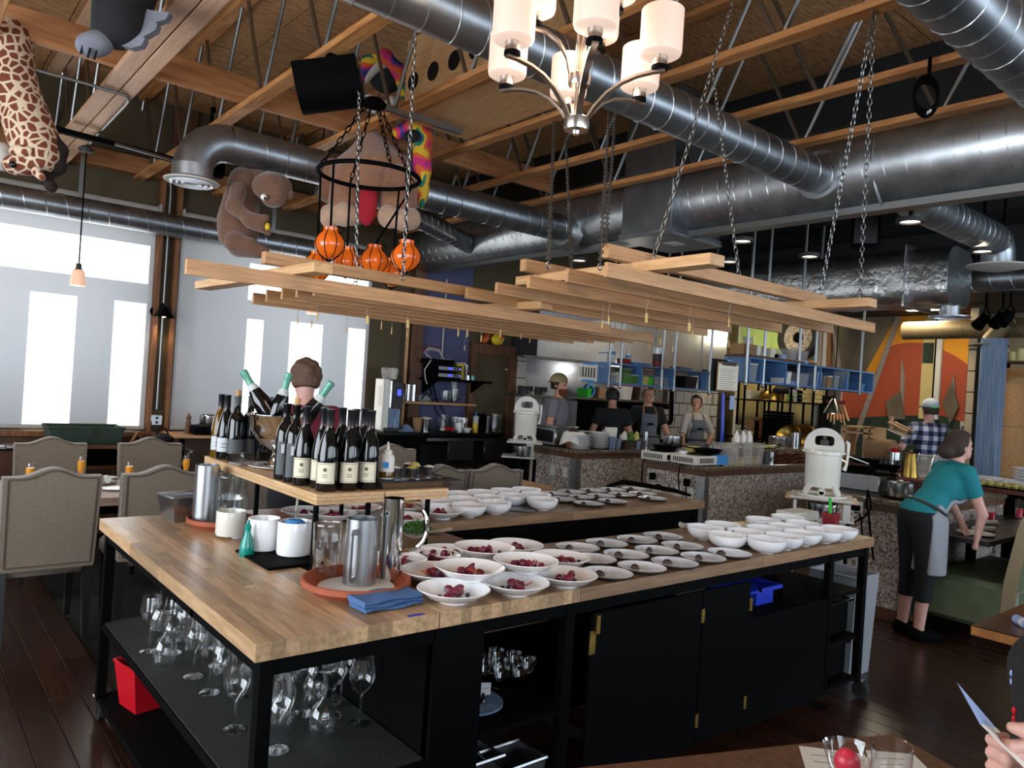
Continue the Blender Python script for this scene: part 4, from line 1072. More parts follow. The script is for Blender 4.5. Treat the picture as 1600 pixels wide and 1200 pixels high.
def bott_prof(kind):
    if kind == 'burg': return BOT+[(.0385, .135), (.033, .175), (.02, .215), (.0145, .235), (.014, .29), (.0152, .291), (.0152, .297), (0, .297)]
    return BOT+[(.0375, .17), (.037, .185), (.029, .21), (.0155, .228), (.014, .29), (.0152, .291), (.0152, .3), (0, .3)]
bm = {k: MB().lathe(bott_prof(k), 28).mesh('bottle_body') for k in ('burg', 'bord')}
cap_me = MB().lathe([(.0148, .238), (.0150, .29), (.0160, .2915), (.0160, .2985), (0, .2995)], 20).mesh('capsule')
def arc_label(r, z0, z1, a, off=0):
    return MB().surf(lambda u, v: (r*math.cos(off+a*(u-.5)), r*math.sin(off+a*(u-.5)), z0+(z1-z0)*v), 14, 1)
lab_me = {}
def bottle(x, y, kind, labm, lab, grp, cap='foil_cap', glass='bottle', az=None, cork=False, style='plain', z=RZ):
    az = math.atan2(-y, -x) if az is None else az
    t = thing('wine_bottle', lab, 'bottle', (x, y, z), az, grp)
    me = bm[kind]; o = obj('bottle_body', me if glass == 'bottle' else MB().lathe(bott_prof(kind), 24), glass, t)
    obj('capsule', cap_me if cap == 'foil_cap' else MB().lathe([(.0148, .238), (.0150, .29), (.0160, .2915), (.0160, .2985), (0, .2995)], 18), cap, t)
    if labm:
        z0, z1, w = {'plain': (.03, .105, 2.0), 'wide': (.035, .1, 2.3), 'tall': (.02, .15, 2.4)}[style]
        L1 = obj('label', arc_label(.0391, z0, z1, w), labm, t)
        if style == 'plain':
            for q in (z0+.004, z1-.006): obj('border', arc_label(.0394, q, q+.0016, w-.2), 'label_line', L1)
            for s_ in (-1, 1): obj('border', arc_label(.0394, z0+.004, z1-.005, .045, s_*(w/2-.12)), 'label_line', L1)
            obj('emblem', MB().box((.0393, 0, z0+.05), (.0008, .012, .012)), 'label_line', L1, ang=0)
            for q in (.022, .03): obj('text_line', arc_label(.0395, z0+q, z0+q+.0025, .5), 'label_line', L1)
        elif style == 'wide':
            for q in (.02, .035): obj('text_line', arc_label(.0394, z0+q, z0+q+.004, .9), 'label_line', L1)
        else:
            obj('pattern', arc_label(.0394, z0+.03, z0+.08, 1.2, .3), 'label_white', L1); obj('pattern', arc_label(.0394, z0+.085, z0+.12, .7, -.3), 'foil_white', L1)
    t.scale = (1.05, 1.05, 1.06)
    if cork: obj('cork', MB().tube((0, 0, .298), (0, 0, .325), .0115, .0125, n=14), 'cork', t)
    if style == 'plain': obj('band', MB().lathe([(.0147, .236), (.0155, .237), (.0147, .239)], 18, close=True), 'red_dull', t)
    return t
tops = [(509, 637), (542, 638), (576, 638), (494, 634), (560, 634), (497, 625), (511, 626), (529, 624), (543, 627)]
nm = ['front row, nearest the shelf corner', 'front row, middle one', 'front row, nearest the metal tray', 'second row, at the shelf edge', 'second row, nearest the tray', 'third row, at the shelf edge', 'third row, second from the shelf edge', 'third row, third from the shelf edge', 'third row, nearest the tray']
P0 = [PZ(*p, RZ+.297) for p in tops]
bx0 = P0[0]; 
for k, p in enumerate(P0):
    row = 0 if k < 3 else 1 if k < 5 else 2
    x, y = p.x, p.y
    xs = {0: (1.335, 1.425, 1.515), 1: (1.35, 1.49), 2: (1.315, 1.395, 1.475, 1.58)}[row]
    i = k-(0, 3, 5)[row]
    ys = (2.69, 2.775, 2.86)[row]
    bottle(xs[i], ys, 'burg', 'label', 'dark burgundy bottle with cream bordered label, '+nm[k], 'burgundy bottles with cream labels', az=math.atan2(-ys, -xs[i])-.2+.35*(k % 3 == 1))
for (px, py), ck, lab in (((464, 621), False, 'bordeaux bottle with grey picture label, without a cork'), ((475, 624), True, 'bordeaux bottle with grey picture label and cork stopper')):
    p = PZ(px, py, RZ+.30); q = Vector((p.x, p.y, 0))
    bottle(1.31 if not ck else 1.315, 3.04 if not ck else 2.955, 'bord', 'label_dark', lab, None, 'black_gloss', style='tall', cork=ck, az=math.atan2(-3, -1.3)+.3)
grp2 = [((349, 612), 'burg', 'label_white', 'foil_cap', 'bottle_amber', False, 'white wine bottle with white label at the shelf end', 'wide'),
        ((361, 613), 'burg', 'label_white', 'foil_cap', 'bottle', False, 'dark bottle with white label beside the amber bottle', 'wide'),
        ((375, 612), 'bord', 'label_dark', 'grey_cap', 'bottle', True, 'dark bottle with grey label, grey capsule and cork', 'wide'),
        ((386, 612), 'bord', 'label_dark', 'grey_cap', 'bottle', False, 'dark bottle with grey label beside the corked one', 'wide'),
        ((394, 620), 'bord', None, 'foil_cap', 'bottle', False, 'plain dark bottle touching the silver bowl', 'wide'),
        ((415, 613), 'bord', None, 'grey_cap', 'bottle', False, 'grey capped bottle standing behind the silver bowl', 'wide'),
        ((428, 612), 'bord', None, 'grey_cap', 'bottle', False, 'grey capped bottle behind the middle champagne bottle', 'wide')]
used2 = []
for (p_, kd, lm, cp, gl, ck, lab, sty) in grp2:
    x, y = {349: (1.315, 3.86), 361: (1.315, 3.775), 375: (1.335, 3.69), 386: (1.39, 3.745), 394: (1.43, 3.665), 415: (1.50, 3.80), 428: (1.52, 3.71)}[p_[0]]
    for _ in range(30):
        bad = [(a, b) for a, b in used2 if (a-x)**2+(b-y)**2 < .0068]
        if not bad: break
        y -= .012; x += .012
    used2.append((x, y)); bottle(x, y, kd, lm, lab, None, cp, gl, cork=ck, style=sty)
# silver champagne bowl with bottles
bc = PZ(436, 728, RZ); bc = Vector((1.435, 3.4, RZ))
one('serving_plate', MB().lathe([(0, 0), (.10, 0), (.135, .01), (.137, .014), (.1, .006), (0, .006)], 40), 'white', 'white plate under the silver champagne bowl', 'plate', loc=bc)
t = thing('champagne_bowl', 'big footed silver bowl cooling the champagne bottles', 'bowl', bc+Vector((0, 0, .007)))
obj('bowl', MB().lathe([(.03, .075), (.05, .08), (.1, .115), (.135, .17), (.147, .23), (.155, .236), (.155, .242), (.143, .24), (.132, .18), (.095, .125), (.04, .092), (0, .09)], 44), 'chrome', t, ang=60)
obj('pedestal', MB().lathe([(0, 0), (.065, 0), (.066, .006), (.06, .012), (.055, .014), (.045, .03), (.043, .032), (.032, .045), (.028, .06), (.034, .076), (0, .078)], 36), 'chrome', t, ang=30)
def champ(px0, py0, px1, py1, lab):
    base = bc+Vector((0, 0, .13))
    dd = EYE[0]; d0 = float(AX[2] @ (np.array(bc)-EYE))
    p = PD(px1, py1, d0); q = PD(px0, py0, d0); ax = (q-p).normalized()
    T = Matrix.Translation(q-ax*.31) @ ax.to_track_quat('Z', 'Y').to_matrix().to_4x4()
    t = thing('champagne_bottle', lab, 'bottle', (0, 0, 0), 0, 'champagne bottles in the silver bowl')
    obj('bottle_body', MB().lathe([(0, .05), (.04, .05), (.042, .12), (.041, .15), (.03, .2), (.0165, .235), (.016, .25), (0, .25)], 24, T), 'bottle', t)
    obj('foil', MB().lathe([(.0175, .235), (.0165, .26), (.0175, .285), (.0185, .287), (.0185, .309), (.015, .313), (0, .313)], 20, T), 'foil_mint', t)
    obj('collar', MB().lathe([(.0285, .207), (.0185, .236), (.017, .236), (.027, .206)], 20, T, close=True), 'foil_white', t)
champ(380, 580, 405, 622, 'champagne bottle with mint foil leaning towards the window')
champ(452, 584, 438, 630, 'champagne bottle with mint foil standing in the middle of the bowl')
champ(518, 598, 480, 650, 'champagne bottle with mint foil leaning behind the dark bottles')
c = PZ(393, 718, RZ); t = thing('acrylic_holder', 'clear acrylic card holder on the bottle shelf', 'holder', (1.315, 3.52, RZ), .3)
obj('box_shell', MB().bb((-.04, -.03, 0), (.04, .03, .06)), 'glass', t, ang=0); obj('foot_slab', MB().bb((-.05, -.04, 0), (.05, .04, .012), bev=.003), 'plastic_clear', t, ang=0)
# metal tray with squeeze bottles and cups
tc_ = Vector((1.72, 2.80, RZ))
t = thing('sheet_tray', 'aluminium sheet tray with black mat on the raised shelf', 'tray', (1.735, 2.83, RZ), 0)
v = [(sx*a, sy*b, z) for z, a, b in ((0, .165, .175), (.026, .185, .195), (.026, .178, .188), (.006, .16, .17)) for sx, sy in ((-1, -1), (1, -1), (1, 1), (-1, 1))]
f = [(3, 2, 1, 0), (12, 13, 14, 15)]+[(k*4+i, k*4+(i+1) % 4, k*4+4+(i+1) % 4, k*4+4+i) for k in range(3) for i in range(4)]
obj('tray_shell', MB().add(v, f), 'steel_brush', t, ang=20)
obj('mat_sheet', MB().box((.02, 0, .0275), (.40, .38, .002)), 'charcoal', t, ang=0)
TM = RZ+.0288
for k, (x, y, lab) in enumerate(((1.625, 2.86, 'squeeze bottle of oil behind the taped one'), (1.64, 2.76, 'squeeze bottle of oil with a blue tape label'))):
    t = thing('squeeze_bottle', lab, 'bottle', (x, y, TM))
    obj('bottle_body', MB().lathe([(0, 0), (.03, 0), (.032, .006), (.032, .085), (.026, .1), (.016, .106), (0, .106)], 26), 'plastic_white', t)
    obj('oil', MB().lathe([(.0323, .006), (.0325, .03), (.0323, .031)], 26), 'bottle_amber', t)
    obj('cap', MB().lathe([(.02, .104), (.02, .118), (.009, .124), (.003, .155), (0, .155)], 18), 'plastic_white', t)
    if k: obj('tape', MB().box((-.02, -.0255, .06), (.024, .002, .024), rz=-.66), 'blue_tape', t, ang=0)
cupm = MB().lathe([(0, 0), (.024, 0), (.03, .036), (.032, .037), (.028, .036), (.022, .003), (0, .003)], 22).mesh('cup_body')
for x, y, lab, m in ((1.72, 2.82, 'steel ramekin next to the squeeze bottles', 'white_matte'), (1.79, 2.80, 'steel ramekin in the middle of the tray with onions', 'pale_food'), (1.845, 2.86, 'steel ramekin heaped with green garnish', 'pale_food'), (1.9, 2.83, 'steel ramekin at the tray end', 'white_matte'), (1.86, 2.94, 'steel ramekin at the back of the tray', 'white_matte'), (1.75, 2.92, 'steel ramekin behind the squeeze bottles with pale relish', 'pale_food')):
    t = thing('steel_ramekin', lab, 'cup', (x, y, TM), 0, 'ramekins on the sheet tray')
    obj('cup_body', cupm, 'steel', t); obj('filling', MB().ball((0, 0, .03), (.026, .026, .014 if 'heaped' not in lab else .026), 12, 6), m, t)
for k, (x, y, a) in enumerate(((1.68, 2.68, .2), (1.74, 2.69, -.35), (1.81, 2.70, .3), (1.86, 2.71, 0))):
    t = thing('tray_spoon', 'steel spoon lying on the tray, %s from the squeeze bottles' % ORD[k], 'spoon', (x, y, TM), a, 'spoons on the sheet tray')
    obj('handle', MB().bar((-.06, 0, .006), (.02, 0, .004), .008, .003), 'steel', t, ang=0); obj('bowl', MB().ball((.04, 0, .006), (.024, .015, .005), 12, 6), 'steel', t)
# ================================================================ PLATED FOOD
def bowl_mesh(r, h, foot=.35):
    p = [(0, .003), (r*foot, .003), (r*foot, 0), (r*(foot+.04), 0), (r*(foot+.05), .005)]
    p += [(r*(foot+.05+(1-foot-.05)*math.sin(a)), .005+(h-.005)*(1-math.cos(a))) for a in [i*PI/2/7 for i in range(1, 8)]]
    p += [(r*.985, h+.001), (r*.965, h-.002)]
    p += [(r*.955*math.sin(a)+.0, .010+(h-.012)*(1-math.cos(a))) for a in [PI/2-i*PI/2/7 for i in range(1, 8)]]
    return MB().lathe(p[:-1]+[(0, .010)], 36).mesh('bowl_body')
def coupe_mesh(r, h):
    return MB().lathe([(0, .003), (r*.36, .003), (r*.36, 0), (r*.4, 0), (r*.42, .008), (r*.72, .018), (r*.98, h-.002), (r, h), (r*.985, h+.002), (r*.96, h-.001), (r*.70, .024), (r*.5, .014), (0, .012)], 48).mesh('plate_body')
coupe = coupe_mesh(.124, .045)
bl = bowl_mesh(.098, .066)
blobs = {k: MB().ball((0, 0, 0), s, 8, 5).mesh(k) for k, s in (('beet_chunk', (.018, .014, .012)), ('beet_slice', (.02, .016, .004)), ('berry', (.0085, .0085, .0085)), ('shred', (.02, .003, .003)))}
def salad(x, y, z, lab, seed, where):
    rr = random.Random(seed)
    t = thing('beet_salad', lab, 'salad', (x, y, z), rr.uniform(0, 6), 'beet salads in the white coupes')
    for k in range(6): o = obj('beet_chunk', blobs['beet_chunk'], 'beet', t, loc=(rr.gauss(0, .02), rr.gauss(0, .016), .01+.006*(k % 3))); o.rotation_euler = (rr.uniform(-1, 1), rr.uniform(-1, 1), rr.uniform(0, 6))
    for k in range(4): o = obj('beet_slice', blobs['beet_slice'], 'beet', t, loc=(rr.gauss(0, .026), rr.gauss(0, .02), .012+.004*k)); o.rotation_euler = (rr.uniform(-1.2, 1.2), rr.uniform(-1, 1), rr.uniform(0, 6))
    for k in range(3): obj('berry', blobs['berry'], 'berry', t, loc=(rr.gauss(0, .034), rr.gauss(0, .026), .01))
    for k in range(2):
        o = obj('shred', blobs['shred'], 'beet_orange', t, loc=(rr.gauss(0, .02), rr.gauss(0, .02), .024)); o.rotation_euler = (0, rr.uniform(-.7, .7), rr.uniform(0, 6))
lay = [((709, 919), 0, 'frontmost one, beside the blue cloth'), ((805, 908), 0, 'front one, second from the blue cloth'), ((883, 896), 0, 'front one, next to the grey plates'),
       ((735, 885), 1, 'stacked one above the frontmost plate'), ((757, 854), 1, 'stacked one at the back of the pile'), ((822, 874), 1, 'stacked one at the grey plate side'),
       ((806, 850), 0, 'one at the back edge of the worktop'), ((700, 860), 0, 'one half under the rear stacked plate'), ((672, 866), 0, 'one behind the tall pitcher side of the pile'),
       ((678, 890), 0, 'one half under the stacked plate near the pitchers'), ((876, 869), 0, 'one at the back beside the grey plates'), ((618, 872), 0, 'one standing behind the tall polished pitcher')]
for i, (p, lv, w) in enumerate(lay):
    c = PZ(*p, TZ+.045+lv*.045); z = TZ+lv*.0445+.0005
    one('coupe_plate', coupe, 'white', 'white salad coupe on the front worktop, '+w, 'plate', 'white coupes on the front worktop', (c.x, c.y, z))
    salad(c.x, c.y, z+.013, 'beet salad in the '+w.replace('one', 'coupe', 1), 100+i, w)
for i, (p, w) in enumerate((((690, 797), 'nearest the stack of white bowls'), ((633, 806), 'just behind the tall pitcher'), ((640, 789), 'at the back by the raised shelf'), ((560, 791), 'seen under the raised shelf, middle'), ((478, 797), 'seen under the raised shelf, nearest the canisters'), ((520, 800), 'seen under the raised shelf, second from the canisters'))):
    c = PZ(*p, TZ+.045); z = TZ+.0005
    one('coupe_plate', coupe, 'white', 'white salad coupe on the rear bench '+w, 'plate', 'white coupes on the rear bench', (c.x, c.y, z))
    salad(c.x, c.y, z+.013, 'beet salad on the rear bench '+w, 140+i, w)
def grid_labels(pts, tol):
    pts = sorted(pts, key=lambda q: q[1]); rows = []
    for q in pts:
        if rows and q[1]-rows[-1][-1][1] < tol: rows[-1].append(q)
        else: rows.append([q])
    out = []
    for r_, row in enumerate(rows):
        for k, q in enumerate(sorted(row)): out.append((q[0], q[1], r_, k))
    return out
fb = [(1137, 835), (1198, 842), (1225, 837), (1254, 832), (1287, 828), (1312, 825), (1103, 823), (1166, 830), (1130, 818.6), (1195, 824.4), (1229, 821), (1255, 817), (1193, 811), (1232, 807)]
pts = []
for p in fb: c = PZ(*p, TZ+.066); pts.append((c.x, c.y))
for x, y, r_, k in grid_labels(pts, .075):
    one('white_bowl', bl, 'white', 'white bowl at the island end, %s row from the front, %s along' % (ORD[r_], ORD[k]), 'bowl', 'white bowls at the island end', (x, y, TZ+.0005))
rb_ = [(721.5, 770), (754, 767.7), (790, 765.4), (823, 763.6), (725.6, 778.7), (764.6, 775.5), (802, 773), (837.7, 771.4), (685, 782), (733, 788.5), (773.5, 784.4), (847.5, 779.5)]
pts = []
for p in rb_: c = PZ(*p, TZ+.066); pts.append((c.x, c.y))
for x, y, r_, k in grid_labels(pts, .085):
    one('white_bowl', bl, 'white', 'white bowl on the rear bench, %s row from the front, %s along' % (ORD[r_], ORD[k]), 'bowl', 'white bowls on the rear bench', (x, y, TZ+.0005))
fpm = MB()
fpm.lathe([(0, .001), (.085, .001), (.1, .012), (.104, .0155), (.104, .013), (.1, .009), (.085, .0)], 40)
fpm.k = 1; fpm.lathe([(0, .004), (.084, .004), (.097, .013), (.1038, .0162)], 40)
fpm = fpm.mesh('plate_body')
def set2(me, mb_k): pass
tru = MB().surf(lambda u, v: (.019*math.cos(2*PI*u)*math.sin(PI*v*.55+.0)*1.15, .016*math.sin(2*PI*u)*math.sin(PI*v*.55), .019*math.cos(PI*v*.55)+.001+.002*math.sin(7*u*2*PI)*math.sin(PI*v)), 14, 7).mesh('truffle')
glz = MB().lathe([(0, .0045), (.084, .0045), (.0975, .0135), (.1025, .0165)], 40).mesh('glaze_face')
base_me = MB().lathe([(0, 0), (.085, 0), (.1, .010), (.1045, .0155), (.1025, .0163), (.0975, .0125), (.084, .003), (0, .003)], 40).mesh('plate_body')
def grey_plate(x, y, lab, lab2, grp):
    t = thing('grey_plate', lab, 'plate', (x, y, TZ+.0005), R.uniform(0, 6), grp)
    obj('plate_body', base_me, 'dark_glaze', t, 'dark unglazed rim and underside'); obj('glaze_face', glz, 'grey_glaze', t)
    o = one('chocolate_truffle', tru, 'chocolate', lab2, 'chocolate', 'chocolate truffles on the grey plates', (x+R.uniform(-.012, .008)-.02, y+.02+R.uniform(-.008, .008), TZ+.0045), R.uniform(0, 6))
for pl, nm_, ref in (([(902.5, 854.5), (948, 848), (995.5, 842.5), (1036, 837), (926.5, 872), (978.6, 865.5), (1026, 859), (1066.6, 852), (949.5, 894), (1003, 885), (1054.5, 878), (1098.7, 870), (1140, 863)], 'front worktop', 'salad coupes'),
                (([(867, 771), (877, 779.5), (894, 768), (906, 776), (920, 786), (927.5, 766), (939.5, 774), (957.5, 782.5), (957.5, 764.5), (972.5, 772), (991, 763), (1005, 770.5), (1020, 778)]), 'rear bench', 'white bowls')):
    pts = []
    for p in pl: c = PZ(*p, TZ+.016); pts.append((c.x, c.y))
    for x, y, r_, k in grid_labels(pts, .09):
        w = '%s, row %s, %s from the %s' % (nm_, ORD[r_], ORD[k], ref)
        grey_plate(x, y, 'grey plate, '+w, 'chocolate truffle on the grey plate, '+w, 'grey dessert plates on the '+nm_)
c = PZ(812, 796, TZ); one('steel_disc', MB().lathe([(0, .004), (.09, .004), (.1, 0), (.103, .002), (.09, .007), (0, .007)], 36), 'galv', 'flat steel lid lying in front of the bowls on the rear bench', 'lid', loc=(c.x, c.y, TZ+.001))
# herbs, papers, napkins, pots
def herbs(name, c, r, h, n, lab, seed):
    rr = random.Random(seed); mb = MB()
    for _ in range(n):
        a = rr.uniform(0, 2*PI); q = r*math.sqrt(rr.random()); z = h*(1-(q/r)**2)*rr.uniform(.3, 1)
        p = Vector((q*math.cos(a), q*math.sin(a), z)); d = Vector((rr.gauss(0, 1), rr.gauss(0, 1), rr.uniform(.1, 1.2))).normalized()*.014; s = d.cross(Vector((rr.gauss(0, 1), rr.gauss(0, 1), rr.gauss(0, 1)))).normalized()*.005
        mb.add([p, p+d*.5+s, p+d, p+d*.5-s], [(0, 1, 2, 3)])
    o = one(name, mb, 'herb', lab, 'herbs', loc=c, ang=0); o['kind'] = 'stuff'; return o
def crumple(c, r, lab, seed, m='paper', hgt=.03):
    rr = random.Random(seed); ph = [rr.uniform(0, 6) for _ in range(4)]
    def fn(u, v):
        a = 2*PI*u; q = r*v*(1+.22*math.sin(3*a+ph[0])+.12*math.sin(5*a+ph[1]))
        return (q*math.cos(a), q*math.sin(a), .002+hgt*v**3*(.45+.5*math.sin(4*a+ph[2])*math.sin(a+ph[3])))
    return one('crumpled_paper', MB().surf(fn, 40, 7), m, lab, 'paper', loc=c, ang=30)
c = PZ(1145, 846, TZ); c.z = TZ+.0005
one('small_plate', MB().lathe([(0, 0), (.05, 0), (.085, .008), (.086, .011), (.05, .004), (0, .004)], 32), 'white', 'small plate holding the paper and green herbs', 'plate', loc=c)
crumple(c+Vector((0, .01, .006)), .075, 'crumpled white paper under the green herbs', 3)
herbs('green_herbs', c+Vector((0, .005, .013)), .045, .035, 420, 'heap of fresh green herbs between the grey plates and white bowls', 5)
c = PZ(1083, 826, TZ); c.z = TZ+.0005; crumple(c, .075, 'crumpled white paper behind the last grey plates', 9); herbs('green_herbs', c+Vector((.01, -.02, .01)), .03, .01, 80, 'few green herb leaves on the rear crumpled paper', 6)
c = PZ(651, 833, TZ); c.z = TZ+.0005
crumple(c, .13, 'crumpled white paper behind the tall pitcher', 12, hgt=.04); herbs('green_herbs', c+Vector((-.0, .0, .012)), .075, .045, 700, 'heap of dark green herbs behind the tall pitcher', 7)
t = thing('napkin_stack', 'stack of folded white paper napkins behind the island bowls', 'napkins', PZ(1262, 815, TZ)+Vector((.02, .08, 0)), -.05)
for k in range(6): obj('napkin', MB().box((R.uniform(-.004, .004), 0, .006+k*.009), (.26, .14, .0085), bev=.004), 'paper', t)
c = PZ(1165, 815, TZ); one('yellow_card', MB().box((0, 0, .001), (.12, .08, .002)), 'pale_food', 'flat yellow card under the rear white bowls', 'card', loc=(c.x+.02, c.y-.02, TZ), ang=0)
# the two old fruit presses
def press(name, c, s, rz, lab):
    t = thing(name, lab, 'press', c, rz)
    B = lambda n, mb, m='cream_enamel', ang=38, l=None: obj(n, mb, m, t, l, ang)
    B('barrel', MB().lathe([(0, .055*s), (.098*s, .055*s), (.102*s, .065*s), (.104*s, .25*s), (.112*s, .255*s), (.112*s, .275*s), (.104*s, .28*s), (.096*s, .275*s), (.095*s, .08*s), (0, .075*s)], 36))
    mb = MB()
    for k in range(4):
        a = PI/4+k*PI/2; ca, sa = math.cos(a), math.sin(a)
        B('foot', MB().bar((.09*s*ca, .09*s*sa, .075*s), (.135*s*ca, .135*s*sa, .012*s), .035*s, .02*s, bev=.004))
    B('base_ring', MB().lathe([(.115*s, 0), (.145*s, 0), (.147*s, .012*s), (.115*s, .012*s)], 36, close=True))
    B('spout', MB().tube((0, -.09*s, .04*s), (0, -.15*s, .032*s), .021*s, n=18)); B('spout_hole', MB().tube((0, -.15*s, .032*s), (0, -.151*s, .032*s), .014*s, n=16), 'black')
    out = [(.115*math.cos(a)*s, .30*s+.115*math.sin(a)*s) for a in [i*PI/24 for i in range(25)]]; out = [(.115*s, .262*s)]+out+[(-.115*s, .262*s)]
    m_ = len(out); hole = []
    for x, z in out:
        a = math.atan2(z-.335*s, x); ca, sa = math.cos(a), math.sin(a); k = (abs(ca/.055)**4+abs(sa/.032)**4)**(-.25); hole.append((ca*k*s, .335*s+sa*k*s))
    mb = MB(); y0, y1 = -.014*s, .014*s
    mb.v = [(x, y0, z) for x, z in out]+[(x, y0, z) for x, z in hole]+[(x, y1, z) for x, z in out]+[(x, y1, z) for x, z in hole]
    for i in range(m_):
        j = (i+1) % m_
        mb.f += [(i, j, m_+j, m_+i), (2*m_+j, 2*m_+i, 3*m_+i, 3*m_+j), (j, i, 2*m_+i, 2*m_+j), (m_+i, m_+j, 3*m_+j, 3*m_+i)]
    mb.mi = [0]*len(mb.f); B('arch', mb)
    B('bar', MB().box((0, 0, .268*s), (.25*s, .05*s, .014*s), bev=.004))
    B('screw', MB().tube((0, 0, .28*s), (0, 0, .40*s), .013*s, n=12), 'charcoal'); B('nut', MB().box((0, 0, .325*s), (.05*s, .035*s, .034*s), bev=.004), 'charcoal')
    B('hinge_arm', MB().path([(.12*s, 0, .335*s), (.135*s, 0, .33*s), (.135*s, 0, .26*s), (.13*s, 0, .2*s), (.118*s, 0, .165*s)], [.014*s, .012*s, .008*s, .008*s, .014*s], n=10))
    txt = 'ENTERPRISE MFG CO'; lm = MB()
    for i, ch in enumerate(txt):
        if ch == ' ': continue
        a = PI*(.94-.88*i/(len(txt)-1))
        cu = bpy.data.curves.new('letter', 'FONT'); cu.body = ch; cu.size = .026*s; cu.extrude = .0012; cu.align_x = 'CENTER'; cu.align_y = 'CENTER'
        o = bpy.data.objects.new('letter', cu); COL.objects.link(o)
        bpy.context.view_layer.update(); me = bpy.data.meshes.new_from_object(o); bpy.data.objects.remove(o)
        lm.add([v.co for v in me.vertices], [tuple(p.vertices) for p in me.polygons], Matrix.Translation((.095*s*math.cos(a), -.0155*s, .30*s+.095*s*math.sin(a))) @ Matrix.Rotation(-(a-PI/2), 4, 'Y') @ Matrix.Rotation(PI/2, 4, 'X'))
    B('lettering', lm, 'grey_glaze', 0, 'raised lettering around the arch')
    return t
def facing(c): return math.atan2(c.y, c.x)-PI/2
pc = Vector((5.02, 2.62, 1.03)); press('fruit_press', pc, 1.13, facing(pc), 'white enamel fruit press with lettered arch at the island end')
t = thing('press_stand', 'white stand under the lettered press with a steel pot inside', 'stand', (pc.x, pc.y, 0), facing(pc))
obj('stand_top', MB().box((0, 0, 1.022), (.40, .36, .016), bev=.004), 'white_paint', t)
obj('stand_board', MB().box((0, .06, 1.006), (.46, .3, .016), bev=.003), 'board', t)
obj('stand_shelf', MB().box((0, 0, .888), (.42, .36, .016), bev=.004), 'white_paint', t)
for sx in (-1, 1):
    for sy in (-1, 1): obj('leg', MB().bb((sx*.17-.03*(sx > 0), sy*.15-.015, .896), (sx*.17+.015, sy*.15+.015, 1.0)) if sy < 0 else MB().bb((sx*.17-.012, sy*.15-.012, 0), (sx*.17+.012, sy*.15+.012, 1.0)), 'white_paint', t, ang=0)
for sx in (-1, 1): obj('leg', MB().bb((sx*.17-.012, -.162, 0), (sx*.17+.012, -.138, .88)), 'black', t, ang=0)
def pot(c, r, h, lab, handle=True, m='steel', lid=False, rz=0):
    t = thing('steel_pot', lab, 'pot', c, rz)
    obj('pot_body', MB().lathe([(0, 0), (r*.97, 0), (r, .008), (r, h), (r*1.03, h+.003), (r*1.0, h+.006), (r*.96, h), (r*.95, .01), (0, .01)], 36), m, t)
    if handle: obj('handle', MB().bar((r*.9, 0, h*.8), (r+.13, 0, h*.95), .02, .008, bev=.003), m, t)
    if lid: obj('lid', MB().lathe([(r*1.01, h+.004), (r*.6, h+.02), (0, h+.026)], 30), m, t); obj('knob', MB().ball((0, 0, h+.035), .012, 10, 6), 'black', t)
    return t
pot(Vector((pc.x-.02, pc.y-.02, .897)), .1, .085, 'steel pot on the shelf below the lettered press', False, rz=facing(pc))
c = PZ(1308, 818, TZ); c = Vector((4.3, 2.44, TZ))
c = PZ(1305, 821, TZ); c.z = TZ+.0
t = thing('utensil_pot', 'small square red pot of cutlery at the island end', 'pot', (c.x, c.y+.03, TZ), .1)
v = [(sx*a, sy*a, z) for z, a in ((0, .034), (.075, .044), (.075, .04), (.006, .03)) for sx, sy in ((-1, -1), (1, -1), (1, 1), (-1, 1))]
obj('pot_body', MB().add(v, f), 'red_dull', t, ang=20)
for k, (x, y, hgt, m) in enumerate(((-.02, 0, .17, 'green_plastic'), (-.005, .01, .15, 'red_dull'), (.008, -.01, .13, 'steel'), (.02, .0, .12, 'steel'), (.024, .012, .125, 'steel'), (.01, .015, .12, 'steel'))):
    obj('utensil', MB().bar((x*.6, y*.6, .01), (x*1.5, y*1.5, hgt*.75), .008 if k > 1 else .014, .004).ball((x*1.8, y*1.8, hgt*.85), (.009, .004, .018), 8, 5) if k > 1 else MB().bar((x*.6, y*.6, .01), (x*1.6, y*1.5, hgt), .018, .006, bev=.002), m, t)
# ================================================================ DINING AREA BY THE WINDOWS
def table(name, x0, x1, y0, y1, z, lab, m='table_wash', thk=.055, legm='black', along='x'):
    t = thing(name, lab, 'table')
    n = 5
    for k in range(n):
        a, b = y0+(y1-y0)*k/n, y0+(y1-y0)*(k+1)/n
        obj('plank', MB().bb((x0, a+.0006, z-thk*.55), (x1, b-.0006, z), bev=.002), m, t, ang=0)
    obj('under_top', MB().bb((x0+.004, y0+.004, z-thk), (x1-.004, y1-.004, z-thk*.56)), m, t, ang=0)
    obj('apron', MB().bb((x0+.15, y0+.15, z-thk-.08), (x1-.15, y1-.15, z-thk)), legm, t, ang=0)
    for sx in (x0+.25, x1-.25): obj('leg', MB().bb((sx-.05, (y0+y1)/2-.05, .03), (sx+.05, (y0+y1)/2+.05, z-thk)), legm, t, ang=0); obj('foot', MB().bb((sx-.06, y0+.2, 0), (sx+.06, y1-.2, .03)), legm, t, ang=0)
    return t
table('dining_table', -1.2, 2.5, 5.47, 6.42, .75, 'long washed wood dining table by the windows')
W2 = .255
